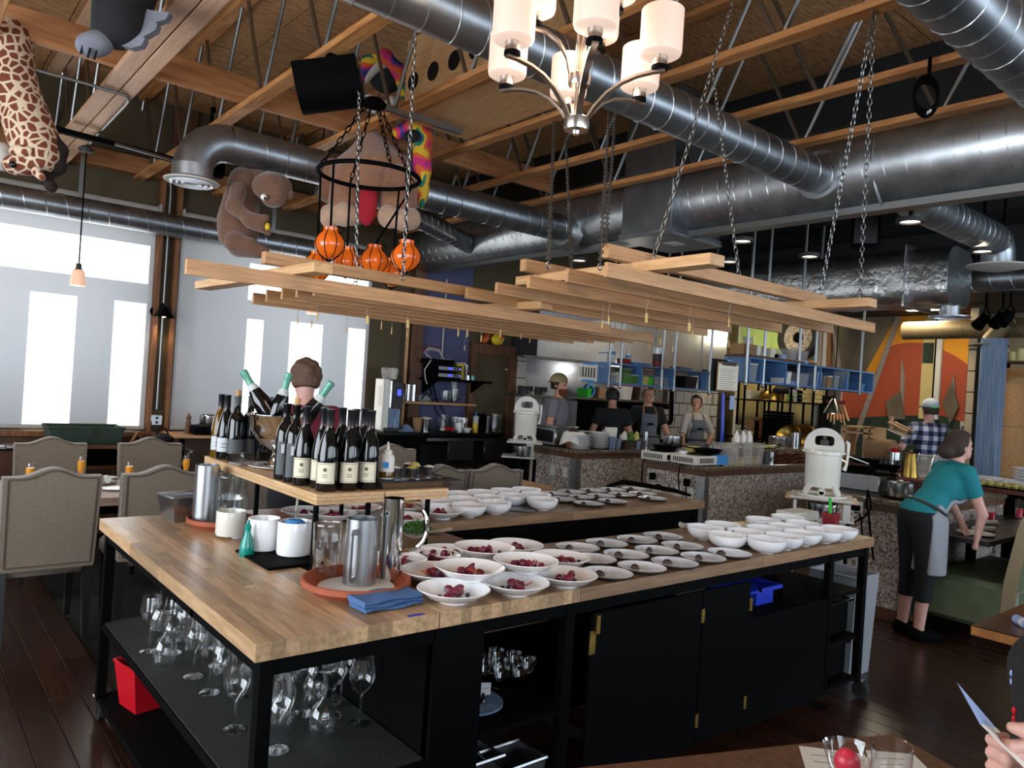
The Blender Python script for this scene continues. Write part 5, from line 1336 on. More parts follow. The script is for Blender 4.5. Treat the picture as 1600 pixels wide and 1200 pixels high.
def back_outline(w, h0, h1, hs, n=24):
    pts = [(-w, h0), (w, h0), (w*1.04, h1-hs)]
    for i in range(n+1):
        u = 1-2*i/n; x = w*1.04*u*.96
        z = h1-hs*.55+hs*.55*math.cos(min(abs(u)/.75, 1)*PI)*.5+hs*.275 if abs(u) < .75 else h1-hs*.55-hs*.275+.0
        z = h1-hs*.5*(1-math.cos(min(abs(u)/.72, 1)*PI)) 
        pts.append((x, z))
    pts.append((-w*1.04, h1-hs)); return pts
def make_chair():
    t = thing('dining_chair', 'x', 'chair', (0, 0, 0), 0, 'upholstered dining chairs')
    H = 1.02; out = back_outline(W2*.93, .43, H, .05)
    T = Matrix.Translation((0, -.22, 0)) @ Matrix.Rotation(math.radians(-6), 4, 'X') @ Matrix.Rotation(PI/2, 4, 'X')
    T = Matrix.Translation((0, -.16, 0)) @ Matrix(((1, 0, 0, 0), (0, .105, 1, -.12), (0, 1, 0, 0), (0, 0, 0, 1))) if False else Matrix(((1, 0, 0, 0), (0, -.10, 1, -.10), (0, 1, 0, 0), (0, 0, 0, 1)))
    # x -> x, height -> z leaning back, depth -> y
    b = obj('backrest', MB().prism(out, -.105, -.025, T), 'taupe', t, ang=30)
    me = b.data; 
    ins = [(x*.9, .455+(z-.43)*.93) for x, z in out]
    ring = [T @ Vector((x, z, -.107)) for x, z in ins]
    obj('piping', MB().path(ring, .0045, n=5, closed=True), 'taupe_line', b)
    ring2 = [T @ Vector((x, z, -.024)) for x, z in out[2:]]
    mb = MB(); L_ = 0
    dense = []
    for p, q in zip(ring2, ring2[1:]):
        for k in range(max(1, int((q-p).length/.02))): dense.append(p+(q-p)*(k/max(1, int((q-p).length/.02))))
    side = [T @ Vector((sx*W2*.93, .5+z*.028, -.024)) for sx in (-1, 1) for z in range(16)]
    for p in [T @ Vector((x*.95, z-.012, -.022)) for x, z in back_outline(W2*.93, .43, H, .05, 26)[2:]]+[Vector((p.x*.95, p.y, p.z)) for p in side]: mb.ball(p, .006, 6, 4)
    o = obj('stud_trim', mb, 'stud', b, 'row of shiny nail heads'); o['kind'] = 'stuff'
    obj('seat', MB().box((0, .07, .435), (.5, .50, .12), bev=.03), 'taupe', t)
    for sx in (-1, 1):
        obj('leg', MB().add([(sx*.215+dx*a, .27+dy*a, z) for z, a in ((0, .016), (.385, .025)) for dx, dy in ((-1, -1), (1, -1), (1, 1), (-1, 1))], [(3, 2, 1, 0), (4, 5, 6, 7), (0, 1, 5, 4), (1, 2, 6, 5), (2, 3, 7, 6), (3, 0, 4, 7)]), 'ebony', t, ang=0)
        obj('leg', MB().add([(sx*.215+dx*a, y+dy*a, z) for z, a, y in ((0, .016, -.24), (.43, .025, -.17)) for dx, dy in ((-1, -1), (1, -1), (1, 1), (-1, 1))], [(3, 2, 1, 0), (4, 5, 6, 7), (0, 1, 5, 4), (1, 2, 6, 5), (2, 3, 7, 6), (3, 0, 4, 7)]), 'ebony', t, ang=0)
    return t
ch = make_chair(); ctree = proto_tree(ch)
first = True
def chair(x, y, rz, lab):
    global first
    if first: ch.location = (x, y, 0); ch.rotation_euler.z = rz; ch['label'] = lab; first = False; return
    dup(ctree, (x, y, 0), rz, lab)
chair(.77, 5.24, .02, 'taupe chair with its back to the room at the near table end')
chair(1.39, 5.25, -.03, 'taupe chair pulled in beside the worktop corner')
chair(1.98, 5.3, 0, 'taupe chair mostly hidden behind the steel pitcher')
chair(1.04, 6.62, PI, 'studded taupe chair facing the room behind the juice glasses, table end')
chair(1.77, 6.62, PI, 'studded taupe chair facing the room, nearer the pier lamp')
# second dining set, right of the bottle shelf
table('dining_table', 3.1, 4.75, 5.05, 5.75, .76, 'second wooden dining table behind the rear bench', 'pine_x')
c = PZ(745, 768, .45); chair(3.84, 4.98, -.12, 'taupe chair at the second table beside the white bowls')
chair(3.27, 5.0, .1, 'taupe chair half hidden behind the ramekin tray')
chair(3.8, 6.05, PI, 'studded taupe chair on the far side of the second table')
# table dressing
flm = MB().lathe([(0, 0), (.03, 0), (.03, .002), (.006, .007), (.0035, .012), (.0035, .07), (.014, .085), (.024, .115), (.027, .15), (.0235, .2), (.024, .2)], 22).mesh('glass_body')
jm = MB().lathe([(0, .073), (.014, .088), (.0225, .115), (.0255, .15), (.0245, .17), (0, .17)], 20).mesh('juice')
for px, py, lab in ((127, 726, 'champagne flute of orange juice at the table end'), (291, 726, 'champagne flute of orange juice by the steel pan'), (47, 738, 'flute of orange juice mostly behind the nearest chair back'), (202, 738, 'flute of orange juice just above the second chair back')):
    c = PY(px, py, 6.1 if px > 100 and px != 202 else 5.75); t = thing('juice_flute', lab, 'glass', (c.x, c.y, .75), 0, 'flutes of orange juice')
    obj('glass_body', flm, 'glass', t); obj('juice', jm, 'juice', t)
tm = MB().lathe([(0, .003), (.028, .003), (.03, .006), (.036, .09), (.037, .09), (.031, .005), (.03, 0)], 22).mesh('tumbler')
for px, py, lab in ((105, 722, 'empty tumbler on the dining table before the far chair'), (271, 722, 'empty tumbler before the chair near the pier lamp')):
    c = PY(px, py, 6.0); one('tumbler', tm, 'glass', lab, 'glass', 'tumblers on the dining table', (c.x, c.y, .75))
for px, py, lab in ((72, 727, 'small dish of pink berries on the dining table'), (248, 724, 'small dark dish near the second flute')):
    c = PY(px, py, 5.85); t = thing('small_dish', lab, 'dish', (c.x, c.y, .75)); obj('dish_body', MB().lathe([(0, 0), (.04, 0), (.055, .02), (.05, .02), (.038, .005), (0, .005)], 22), 'charcoal', t); obj('filling', MB().ball((0, 0, .016), (.04, .04, .012), 12, 5), 'sorbet' if 'pink' in lab else 'beet', t)
c = PZ(155, 756, .75); t = thing('bread_plate', 'plate of rolled white napkins on the dining table', 'plate', (c.x, c.y+.03, .75)); obj('plate_body', MB().lathe([(0, 0), (.07, 0), (.12, .012), (.121, .015), (.07, .005), (0, .005)], 30), 'white', t)
for k in range(3): obj('napkin_roll', MB().tube((-.06+k*.055, -.05, .03), (-.05+k*.055, .05, .03), .024, n=12), 'white_matte', t)
for px, py, lab in ((150, 740, 'white side plate behind the napkin plate'), (180, 765, 'white side plate near the second chair')):
    c = PZ(px, py, .75); one('side_plate', MB().lathe([(0, 0), (.06, 0), (.09, .01), (.091, .013), (.06, .004), (0, .004)], 28), 'white', lab, 'plate', loc=(c.x, min(c.y, 6.35), .75))
c = PZ(297, 732, .75); t = thing('eyeglasses', 'dark folded eyeglasses on the dining table', 'glasses', (c.x+.1, min(c.y, 6.2), .75), .4)
for s_ in (-1, 1): obj('lens_rim', MB().path([(s_*.035+.027*math.cos(a), 0, .024+.022*math.sin(a)) for a in [i*PI/6 for i in range(12)]], .002, n=4, closed=True), 'black', t); obj('temple', MB().path([(s_*.06, 0, .03), (s_*.06, .08, .03), (s_*.058, .12, .012)], .002, n=4), 'black', t)
# service stands along the window wall
def folding_stand(px, z, lab):
    c = PY(px, 680, 7.35); t = thing('tray_stand', lab, 'stand', (c.x, 7.35, 0))
    for sy in (-.22, .22):
        for s_ in (-1, 1): obj('leg', MB().tube((s_*.28, sy, .01), (-s_*.28, sy, z-.02), .012, n=8), 'tube_steel', t)
    for s_ in (-1, 1): obj('rail', MB().tube((s_*.28, -.24, z-.02), (s_*.28, .24, z-.02), .012, n=8), 'tube_steel', t)
    tt = thing('serving_tray', 'steel tray of cutlery on the '+lab.split(' ', 1)[1], 'tray', (c.x, 7.35, z-.005))
    obj('tray_body', MB().lathe([(0, 0), (.3, 0), (.33, .02), (.335, .024), (.3, .006), (0, .006)], 4, Matrix.Diagonal((1.0, .8, 1, 1)) @ Matrix.Rotation(PI/4, 4, 'Z')), 'steel', tt, ang=20)
    mb = MB(); rr = random.Random(px)
    for k in range(26): 
        x, y = rr.uniform(-.24, .24), rr.uniform(-.12, .12); a = rr.uniform(-.5, .5); mb.bar((x-.06*math.cos(a), y-.06*math.sin(a), .012), (x+.06*math.cos(a), y+.06*math.sin(a), .02), .012, .003)
    o = obj('cutlery', mb, 'chrome', tt, ang=0); o['kind'] = 'stuff'
folding_stand(8, .88, 'folding tray stand at the table end of the window wall'); folding_stand(238, .89, 'folding tray stand below the wall socket')
c = PY(128, 690, 7.55); t = thing('bus_stand', 'tan wooden bus stand with two shelves under the window', 'stand', (c.x, 7.5, 0))
for sx in (-.31, .31):
    for sy in (-.2, .2): obj('leg', MB().bb((sx-.015, sy-.015, 0), (sx+.015, sy+.015, .9)), 'wood_trim', t, ang=0)
for z in (.88, .7): obj('rail', MB().bb((-.325, -.215, z), (.325, -.19, z+.03)).bb((-.325, .19, z), (.325, .215, z+.03)).bb((-.325, -.19, z), (-.3, .19, z+.03)).bb((.3, -.19, z), (.325, .19, z+.03)), 'wood_trim', t, ang=0)
obj('folded_rail', MB().path([(.32, -.2, .9), (.40, -.15, 1.02), (.47, -.1, .93), (.35, -.05, .88)], .014, n=6), 'wood_trim', t)
for z, lab in ((.905, 'dark green bus tub on top of the wooden bus stand'), (.73, 'dark bus tub on the lower rail of the bus stand')):
    open_tub('bus_tub', (c.x, 7.5, z), .58, .36, .15, 'green_wall' if z > .8 else 'black', lab, 'tub', tap=.9, rim=.014)
c = PY(300, 668, 7.5); t = thing('side_shelf', 'pine wall shelf with the burner behind the bottles', 'shelf', (c.x, 7.62, 0))
obj('board', MB().bb((-.18, -.25, .965), (.62, .25, .99), bev=.003), 'pine_x', t)
for sx in (-.1, .55): obj('leg', MB().bb((sx-.02, -.2, 0), (sx+.02, -.16, .965)).bb((sx-.02, .16, 0), (sx+.02, .2, .965)), 'black', t, ang=0)
t = thing('portable_burner', 'black portable burner on the pine shelf by the window', 'burner', (c.x+.18, 7.6, .99)); obj('burner_body', MB().box((0, 0, .04), (.34, .3, .08), bev=.01), 'black', t); obj('grate', MB().lathe([(.06, .08), (.11, .085), (.11, .09), (.06, .088)], 20, close=True), 'charcoal', t)
pot(Vector((c.x+.2, 7.6, 1.082)), .1, .09, 'small steel pot on the burner by the window', False)
t = thing('pepper_mill', 'turned wooden pepper mill beside the small pot by the window', 'mill', (c.x+.0, 7.62, .99))
obj('mill_body', MB().lathe([(0, 0), (.03, 0), (.03, .02), (.02, .06), (.026, .1), (.018, .13), (.024, .15), (.02, .17), (0, .175)], 18), 'wood_dark', t); obj('knob', MB().ball((0, 0, .185), .012, 10, 6), 'wood_dark', t)
t = thing('bag', 'black slumped bag beside the pine shelf', 'bag', (c.x-.25, 7.55, .89)); obj('bag_body', MB().ball((0, 0, .03), (.1, .13, .08), 14, 8), 'black_matte', t); obj('strap', MB().path([(-.06, 0, .08), (-.03, 0, .15), (.03, 0, .15), (.06, 0, .08)], .008, n=5), 'black', t)
# ---------------------------------------------------------------- bar counter before the purple wall
bx0_, bx1_ = 4.37, 6.12
t = thing('bar_counter', 'black bar counter before the purple wall', 'counter')
obj('counter_top', MB().bb((bx0_, 7.45, 1.0), (bx1_, 7.9, 1.04), bev=.004), 'black_gloss', t)
obj('counter_body', MB().bb((bx0_+.05, 7.55, 0), (bx1_-.05, 7.88, 1.0)), 'black', t, ang=0)
obj('apron_rail', MB().bb((5.0, 7.52, .93), (bx1_-.08, 7.55, .97), bev=.003), 'steel_brush', t, 'blue lit steel rail under the counter')
for x in (5.15, 5.75): obj('door_panel', MB().bb((x-.22, 7.54, .35), (x+.22, 7.55, .88), bev=.004), 'black_matte', t, ang=0)
for x in (5.1, 5.62):
    s_ = thing('bar_stool', 'dark backed stool at the black bar, %s' % ('nearer the urn' if x < 5.3 else 'nearer the wooden door'), 'stool', (x+.05, 7.2, 0), group='stools at the black bar')
    obj('backrest', MB().box((0, -.15, .86), (.36, .03, .22), bev=.012), 'ebony', s_); obj('seat', MB().box((0, 0, .66), (.38, .36, .05), bev=.015), 'ebony', s_)
    for sx in (-1, 1):
        for sy in (-1, 1): obj('leg', MB().bar((sx*.16, sy*.15, .64), (sx*.19, sy*.18, 0), .03, .03), 'ebony', s_, ang=0)
BZ = 1.0405
def bz(px, y=7.7): return PY(px, 672, y).x
t = thing('coffee_urn', 'tall coffee machine with a glowing blue display at the bar end', 'machine', (bz(603), 7.68, BZ))
obj('column', MB().box((-.09, 0, .3), (.09, .2, .6), bev=.01), 'cream_enamel', t); obj('column', MB().box((.06, 0, .42), (.15, .2, .32), bev=.012), 'charcoal', t); obj('tank', MB().tube((-.02, -.06, .27), (-.02, -.06, .58), .03, n=14), 'steel', t)
obj('base', MB().box((.02, 0, .02), (.26, .24, .04), bev=.008), 'charcoal', t); obj('lower_body', MB().box((.05, .02, .15), (.17, .16, .24), bev=.01), 'blue_wash', t)
obj('display', MB().box((.075, -.102, .45), (.05, .004, .07)), 'screen_blue', t, ang=0); obj('button', MB().box((.03, -.102, .27), (.03, .004, .014)), 'red_plastic', t, ang=0)
for dx in (-.06, .04): obj('hopper', MB().lathe([(0, 0), (.04, 0), (.06, .1), (.05, .13), (0, .135)], 16, Matrix.Translation((dx, 0, .6))), 'plastic_clear' if dx < 0 else 'white_paint', t)
obj('leaflet', MB().box((-.137, -.05, .4), (.002, .12, .24)), 'paper', t, ang=0)
t = thing('pine_shelf', 'pine shelf on two uprights above the bar', 'shelf'); xs0, xs1 = wx(612, 630), wx(724, 635)
obj('board', MB().bb((xs0, 7.72, 1.36), (xs1, 7.96, 1.39), bev=.003), 'pine_x', t); ux = wx(626, 600)
obj('upright', MB().bb((ux-.015, 7.9, BZ), (ux+.015, 7.93, 1.36)).bb((ux-.015, 7.9, 1.39), (ux+.015, 7.93, 2.5)), 'pine_y', t, ang=0)
SZ = 1.3905
def xa_(px, y=7.84): return PY(px, 630, y).x
def cyl(name, loc, r, h, m, lab, cat, r2=None, capm=None, n=20, grp=None):
    r2 = r2 or r; t = thing(name, lab, cat, loc, 0, grp)
    obj('body', MB().lathe([(0, 0), (r, 0), (r2, h), (r2*.93, h), (r*.93, .004), (0, .004)], n), m, t)
    if capm: obj('lid', MB().lathe([(0, h), (r2*1.05, h), (r2*1.05, h+.012), (r2*.4, h+.025), (0, h+.025)], n), capm, t)
    return t
cyl('steel_shaker', (xa_(636), 7.84, SZ), .035, .2, 'steel', 'steel shaker nearest the pine upright', 'shaker'); cyl('steel_shaker', (xa_(645), 7.84, SZ), .035, .2, 'steel', 'steel shaker second from the pine upright', 'shaker')
t = thing('clear_box', 'clear plastic box at the upright end of the pine shelf', 'box', (xa_(620), 7.84, SZ)); obj('box_body', MB().box((0, 0, .04), (.16, .16, .08), bev=.01), 'lid_clear', t); obj('lid', MB().box((0, 0, .085), (.17, .17, .012), bev=.004), 'paper_blue', t)
t = thing('cable_bundle', 'pale box with black cables on the pine shelf', 'box', (xa_(662), 7.84, SZ)); obj('box_body', MB().box((0, 0, .04), (.2, .12, .08), bev=.02), 'lid_clear', t); obj('cable', MB().path([(-.08, -.07, .03), (-.03, -.08, .11), (.03, -.07, .07), (.08, -.08, .02)], .008, n=6), 'black', t)
jug(Vector((xa_(694), 7.82, SZ)), .06, .15, 'small clear jar on the pine shelf', 0, 'plastic_jug', .2)
jug(Vector((xa_(708), 7.82, SZ)), .065, .18, 'clear pitcher of white straws on the pine shelf', 0, 'plastic_jug', .2)
t = thing('straw_bunch', 'white straws standing in the clear pitcher', 'straws', (xa_(708), 7.82, SZ+.02))
for k in range(3): obj('straw', MB().tube((.01*k-.01, 0, 0), (.03*k-.05, 0, .26), .006, n=6), 'white_matte', t)
cyl('tan_cup', (bz(648), 7.65, BZ), .045, .16, 'cardboard', 'tan paper cup on the bar', 'cup', .065); cyl('ice_pail', (bz(663), 7.68, BZ), .06, .15, 'steel', 'small steel pail with a crumpled top', 'pail', .075, 'white_matte')
cyl('blue_cup', (bz(612), 7.62, BZ), .04, .15, 'blue_wash', 'blue paper cup beside the coffee machine', 'cup', .05)
t = thing('grey_cloth', 'grey blue cloth heap beside the coffee machine', 'cloth', (bz(627), 7.62, BZ)); obj('heap', MB().surf(lambda u, v: ((u-.5)*.26, (v-.5)*.16, .001+.07*math.sin(PI*u)*math.sin(PI*v)*(1+.3*math.sin(9*u+4*v))), 14, 8), 'blue_wash', t)
t = thing('fruit_plate', 'plate of sliced tomatoes on the bar', 'plate', (bz(691), 7.58, BZ)); obj('plate_body', MB().lathe([(0, 0), (.08, 0), (.13, .012), (.13, .016), (.08, .006), (0, .006)], 28), 'charcoal', t)
for k, (x, y, m) in enumerate(((-.08, 0, 'white_matte'), (-.03, -.03, 'red_plastic'), (.01, .02, 'beet_orange'), (.03, -.04, 'red_plastic'), (.07, 0, 'white_matte'), (-.01, .0, 'red_plastic'))): obj('slice', MB().ball((x, y, .03+.008*(k % 2)), (.036, .036, .022), 10, 6), m, t)
jug(Vector((bz(698), 7.78, BZ)), .06, .2, 'clear jug behind the tomato plate', 0, 'plastic_jug', .2)
cyl('mug', (bz(711), 7.62, BZ), .04, .11, 'white', 'white mug with a black print on the bar', 'mug')
for k in range(3): cyl('stacked_tumbler', (bz(721)+.0, 7.72+.09*k-.06, BZ), .042, .17, 'glass', 'stacked clear tumblers on the bar, %s from the front' % ORD[k], 'glass', .05, grp='tumblers on the bar')
cyl('small_bowl', (bz(722)-.02, 7.56, BZ), .03, .05, 'white', 'small white bowl before the tumblers', 'bowl', .06)
t = cyl('yellow_bottle', (bz(735), 7.6, BZ), .035, .2, 'yellow_plastic', 'yellow and white cleaning bottle on the bar', 'bottle'); obj('upper_band', MB().lathe([(.0355, .11), (.0355, .2)], 18), 'white_paint', t); obj('spout', MB().lathe([(.034, .2), (.012, .22), (.012, .26), (0, .262)], 14), 'blue_steel', t)
cyl('thermos', (bz(748), 7.7, BZ), .07, .24, 'black', 'black thermos flask on the bar', 'flask', capm='black_gloss'); cyl('thermos', (bz(756), 7.62, BZ), .05, .2, 'black_gloss', 'smaller black flask on the bar', 'flask', capm='black_gloss')
jug(Vector((bz(767), 7.62, BZ)), .07, .23, 'ribbed clear pitcher at the door end of the bar', 0, 'glass', .25)
# amplifier shelf on the purple wall
t = thing('wall_shelf', 'black wall shelf carrying the amplifiers', 'shelf'); z0 = PY(700, 592, 7.8).z
ax0, ax1 = PY(666, 590, 7.75).x, PY(758, 592, 7.75).x
obj('board', MB().bb((ax0, 7.6, z0-.03), (ax1, 7.97, z0), bev=.003), 'black', t)
for x in (ax0+.1, ax1-.1): obj('bracket', MB().add([(x-.012, 7.97, z0-.03), (x-.012, 7.65, z0-.03), (x-.012, 7.97, z0-.2), (x+.012, 7.97, z0-.03), (x+.012, 7.65, z0-.03), (x+.012, 7.97, z0-.2)], [(0, 1, 2), (5, 4, 3), (0, 3, 4, 1), (1, 4, 5, 2), (2, 5, 3, 0)]), 'black', t, ang=0)
am = (PY(676, 580, 7.7).x+PY(718, 580, 7.7).x)/2
for k, lab in ((0, 'lower rack amplifier with blue display on the wall shelf'), (1, 'upper rack amplifier with blue display on the wall shelf')):
    t = thing('rack_amplifier', lab, 'amplifier', (am, 7.78, z0+.001+k*.085))
    obj('chassis', MB().box((0, 0, .04), (.36, .32, .078), bev=.004), 'black', t); obj('face_plate', MB().box((.0, -.163, .04), (.34, .006, .04)), 'steel_brush', t, ang=0)
    obj('display', MB().box((.0, -.167, .042), (.055, .004, .024)), 'screen_blue', t, ang=0)
    for x in (.07, .11): obj('knob', MB().tube((x, -.165, .04), (x, -.176, .04), .011, n=10), 'black', t)
    obj('led', MB().box((.145, -.167, .04), (.014, .004, .014)), 'screen_blue', t, ang=0)
t = thing('mixer', 'black mixer with knobs and white cables on the amplifiers', 'mixer', (am-.02, 7.75, z0+.173))
obj('mixer_body', MB().box((-.08, 0, .03), (.34, .25, .06), bev=.006), 'black', t)
for k in range(5): obj('knob', MB().tube((-.12+k*.05, -.05, .06), (-.12+k*.05, -.05, .072), .009, n=8), 'white_paint', t)
for k in range(3): obj('cable', MB().path([(-.2, -.05, .06), (-.3-.03*k, -.06, .1+.03*k), (-.26, -.05, .17+.02*k), (-.1, -.04, .16+.02*k), (-.02, -.03, .07)], .007, n=6), 'white_paint' if k < 2 else 'red_dull', t)
obj('loose_cable', MB().path([(-.24, -.1, .05), (-.33, -.1, -.08), (-.31, -.1, -.2), (-.27, -.08, -.25)], .007, n=6), 'white_paint', t)
t = thing('white_cable', 'white cable loop over a yellow box beside the amplifiers', 'cable', (am+.24, 7.74, z0)); obj('box_body', MB().box((0, .05, .1), (.11, .12, .2), bev=.006), 'yellow_plastic', t); obj('cable_loop', MB().path([(-.1, -.04, .2), (.03, -.05, .21), (.06, -.06, .12), (.05, -.06, .0)], .01, n=6), 'white_paint', t)
for k, x in enumerate((.36, .44)): cyl('small_jar', (am+x, 7.74, z0), .035, .06, 'steel' if k == 0 else 'teal_plastic', ('small steel jar' if k == 0 else 'teal trinket')+' at the end of the black wall shelf', 'jar')
one('glass_vase', MB().lathe([(0, .003), (.05, .003), (.06, .2), (.062, .2)], 20), 'glass', 'tall clear vase at the end of the black wall shelf', 'vase', loc=(am+.40, 7.85, z0))
one('wall_cable', MB().tube((PY(694, 500, 7.95).x, 7.95, 2.95), (PY(694, 500, 7.95).x, 7.95, z0+.27), .012, n=8), 'white_paint', 'white conduit down the purple wall to the amplifiers', 'cable')
for k, d_ in enumerate(((0, .35), (.06, .5))): one('hanging_cable', MB().path([(am-.1+d_[0], 7.93, z0-.03), (am-.04+d_[0], 7.92, z0-.25), (am+.02+d_[0]*2, 7.9, z0-.42), (am+.1+d_[1]*.3, 7.88, BZ+.08)], .008, n=6), 'black', 'black cable drooping below the amplifiers, %s one' % ('shorter' if k == 0 else 'longer'), 'cable')
t = thing('toy_parrots', 'colourful toy parrot figure on top of the wooden door frame', 'toy', (wx(765, 533), 7.9, 2.185)); obj('body', MB().ball((-.14, 0, .07), (.05, .06, .08), 12, 8, mx=Matrix.Rotation(.5, 4, 'Y')), 'beet_orange', t); obj('body', MB().ball((.05, 0, .07), (.11, .06, .075), 14, 8), 'yellow_plastic', t); obj('wing', MB().ball((.09, -.05, .07), (.05, .02, .05), 10, 6), 'rainbow', t)
# ================================================================ OPEN KITCHEN
def peninsula(lab, x0, x1, y0, y1, z, outlets=(), labs=''):
    t = thing('kitchen_counter', lab, 'counter')
    obj('stone_base', MB().bb((x0+.03, y0+.03, .09), (x1, y1-.03, z-.09)), 'stone', t, 'pebble faced counter base', ang=0)
    obj('kick_board', MB().bb((x0+.02, y0+.02, 0), (x1, y1-.02, .09)), 'wood_dark', t, ang=0)
    obj('counter_top', MB().bb((x0, y0, z-.04), (x1, y1, z), bev=.006), 'granite', t, 'speckled granite top')
    obj('wood_band', MB().bb((x0+.02, y0+.02, z-.095), (x1, y1-.02, z-.041)), 'wood_dark', t, ang=0)
    obj('corner_trim', MB().bb((x0+.02, y0+.02, .09), (x0+.026, y0+.12, z-.1)).bb((x0+.02, y0+.02, .09), (x0+.09, y0+.026, z-.1)), 'galv', t, 'metal corner guard', ang=0)
    for y, zz in outlets:
        o = obj('outlet_plate', MB().bb((x0+.022, y-.04, zz-.06), (x0+.029, y+.04, zz+.06), bev=.002), 'cream_enamel', t)
        for d in (-.025, .025): obj('socket', MB().bb((x0+.019, y-.012, zz+d-.012), (x0+.022, y+.012, zz+d+.012)), 'grey_glaze', o, ang=0)
    return t
peninsula('pebble faced kitchen counter carrying the stacks of plates', 5.78, 10.6, 5.78, 6.6, 1.0, ((6.18, .74), (5.98, .74)))
peninsula('pebble faced kitchen counter carrying the two portable burners', 6.02, 8.85, 4.29, 5.06, 1.0, ((4.9, .70), (4.62, .72), (4.48, .72)))
peninsula('pebble faced kitchen counter beside the person in the teal shirt', 6.12, 8.1, 2.42, 3.3, .935)
t = thing('double_outlet', 'cream double outlet with a plug on the counter by the red pot', 'outlet'); c = PX(1336, 792, 6.14)
obj('plate', MB().bb((6.13, c.y-.07, c.z-.055), (6.149, c.y+.07, c.z+.055), bev=.003), 'cream_enamel', t); obj('plug', MB().bb((6.085, c.y-.05, c.z-.025), (6.13, c.y+.01, c.z+.02), bev=.006), 'black', t)
def cordx(pts, x, lab, r=.007):
    one('power_cable', MB().path([PX(a, b, x-.012*(k % 2)) for k, (a, b) in enumerate(pts)], r, n=6), 'black', lab, 'cable')
cordx([(1335, 800), (1343, 802), (1346, 815), (1347, 850)], 6.07, 'short black cord hanging from the double outlet')
cordx([(1356, 765), (1354, 790), (1357, 800), (1362, 850), (1365, 875)], 6.09, 'long black cord running down from the griddle', .009)
cordx([(1358, 772), (1361, 795), (1350, 808), (1325, 822)], 6.09, 'black cord curving from the griddle to the island', .008)
cordx([(1011, 712), (1005, 722), (1003, 745), (1003, 755)], 5.99, 'black cord hanging from the first burner')
cordx([(1075, 720), (1062, 728), (1060, 745), (1061, 765)], 5.99, 'black cord hanging from the second burner')
cordx([(1072, 757), (1072, 790), (1068, 805), (1060, 815)], 5.98, 'black cord dropping from the outlet near the corner guard')
for px, py in ((1019, 744), (1073, 754)):
    c = PX(px, py, 6.0); t = thing('power_adapter', 'black power adapter in the counter outlet, %s' % ('first burner side' if px < 1050 else 'second burner side'), 'adapter'); obj('adapter_body', MB().box(c, (.05, .06, .07), bev=.01), 'black', t); obj('prong_base', MB().box(c+Vector((.02, 0, 0)), (.02, .03, .03)), 'black', t)
t = thing('black_strap', 'black plastic bag lying along the counter foot behind the rear bench', 'bag'); c = Z = Vector((4.62, 3.75, .915)); obj('bag_body', MB().path([(4.3, 3.95, .93), (4.5, 3.97, .955), (4.62, 3.9, .94), (4.66, 3.6, .935), (4.6, 3.4, .93)], [.012, .02, .018, .018, .01], n=8), 'black', t)
obj('flap', MB().ball((4.62, 3.72, .945), (.02, .04, .025), 10, 6), 'black', t)
# back line: hood, steel splash, shelf, cooking line, tiles
KY = 7.97
def kx(px, y=KY): return PY(px, 600, y).x
hz0 = PY(875, 560, 7.45).z
t = thing('exhaust_hood', 'long stainless exhaust hood over the cooking line', 'hood')
obj('hood_front', MB().surf(lambda u, v: (kx(836, 7.45)+(kx(1132, 7.45)-kx(836, 7.45))*u, 7.45, hz0+(2.95-hz0)*v), 30, 8), 'steel_wavy', t, 'polished wavy steel front')
obj('hood_box', MB().bb((kx(836, 7.45), 7.46, hz0), (kx(1132, 7.45), 7.97, 3.0)), 'charcoal', t, ang=0)
obj('lower_lip', MB().bb((kx(812, 7.45), 7.40, hz0-.04), (kx(1132, 7.45), 7.46, hz0)), 'steel', t, ang=0)
for px in (955, 1019, 1094): obj('seam', MB().bb((kx(px, 7.45)-.01, 7.442, hz0), (kx(px, 7.45)+.01, 7.449, 2.95)), 'steel_brush', t, ang=0)
t = thing('steel_splashback', 'wavy polished steel splashback behind the bearded cook', 'panel'); obj('sheet', MB().surf(lambda u, v: (kx(806)+(kx(1040)-kx(806))*u, KY-.01, .9+(2.06-.9)*v), 24, 8), 'steel_wavy', t)
obj('side_trim', MB().bb((kx(806)-.02, KY-.02, .9), (kx(806), KY, 2.06)), 'steel_brush', t, ang=0)
t = thing('line_shelf', 'steel shelf along the cooking line behind the cooks', 'shelf'); ls = PY(900, 620, 7.7).z
obj('board', MB().bb((kx(808, 7.7), 7.55, ls-.03), (kx(1032, 7.7), 7.95, ls)), 'steel', t, ang=0)
for px in (830, 930, 1025): obj('bracket', MB().bb((kx(px, 7.9)-.012, 7.6, ls-.12), (kx(px, 7.9)+.012, 7.95, ls-.03)), 'steel', t, ang=0)
t = thing('cooking_range', 'long stainless cooking range under the hood', 'range')
obj('range_body', MB().bb((kx(822, 7.5), 7.35, .1), (kx(1035, 7.5), 7.95, .93)), 'steel_brush', t, ang=0); obj('hob', MB().bb((kx(905, 7.5), 7.37, .93), (kx(1033, 7.5), 7.9, .97)), 'black', t, ang=0)
obj('back_panel', MB().bb((kx(902, 7.9), 7.86, .97), (kx(1033, 7.9), 7.93, ls-.03)), 'black', t, ang=0); obj('riser', MB().bb((kx(884, 7.9), 7.86, .93), (kx(901, 7.9), 7.93, ls-.06)), 'steel_wavy', t, ang=0)
tw0 = struct('wall_tiled', MB().bb((kx(1036), KY-.012, .5), (kx(1122), KY, 2.2)), 'grout')
a, b = kx(1036), kx(1122); n = 7
tm_ = MB().box((0, 0, 0), ((b-a)/n-.018, .014, .19), bev=.003).mesh('tile', 0)
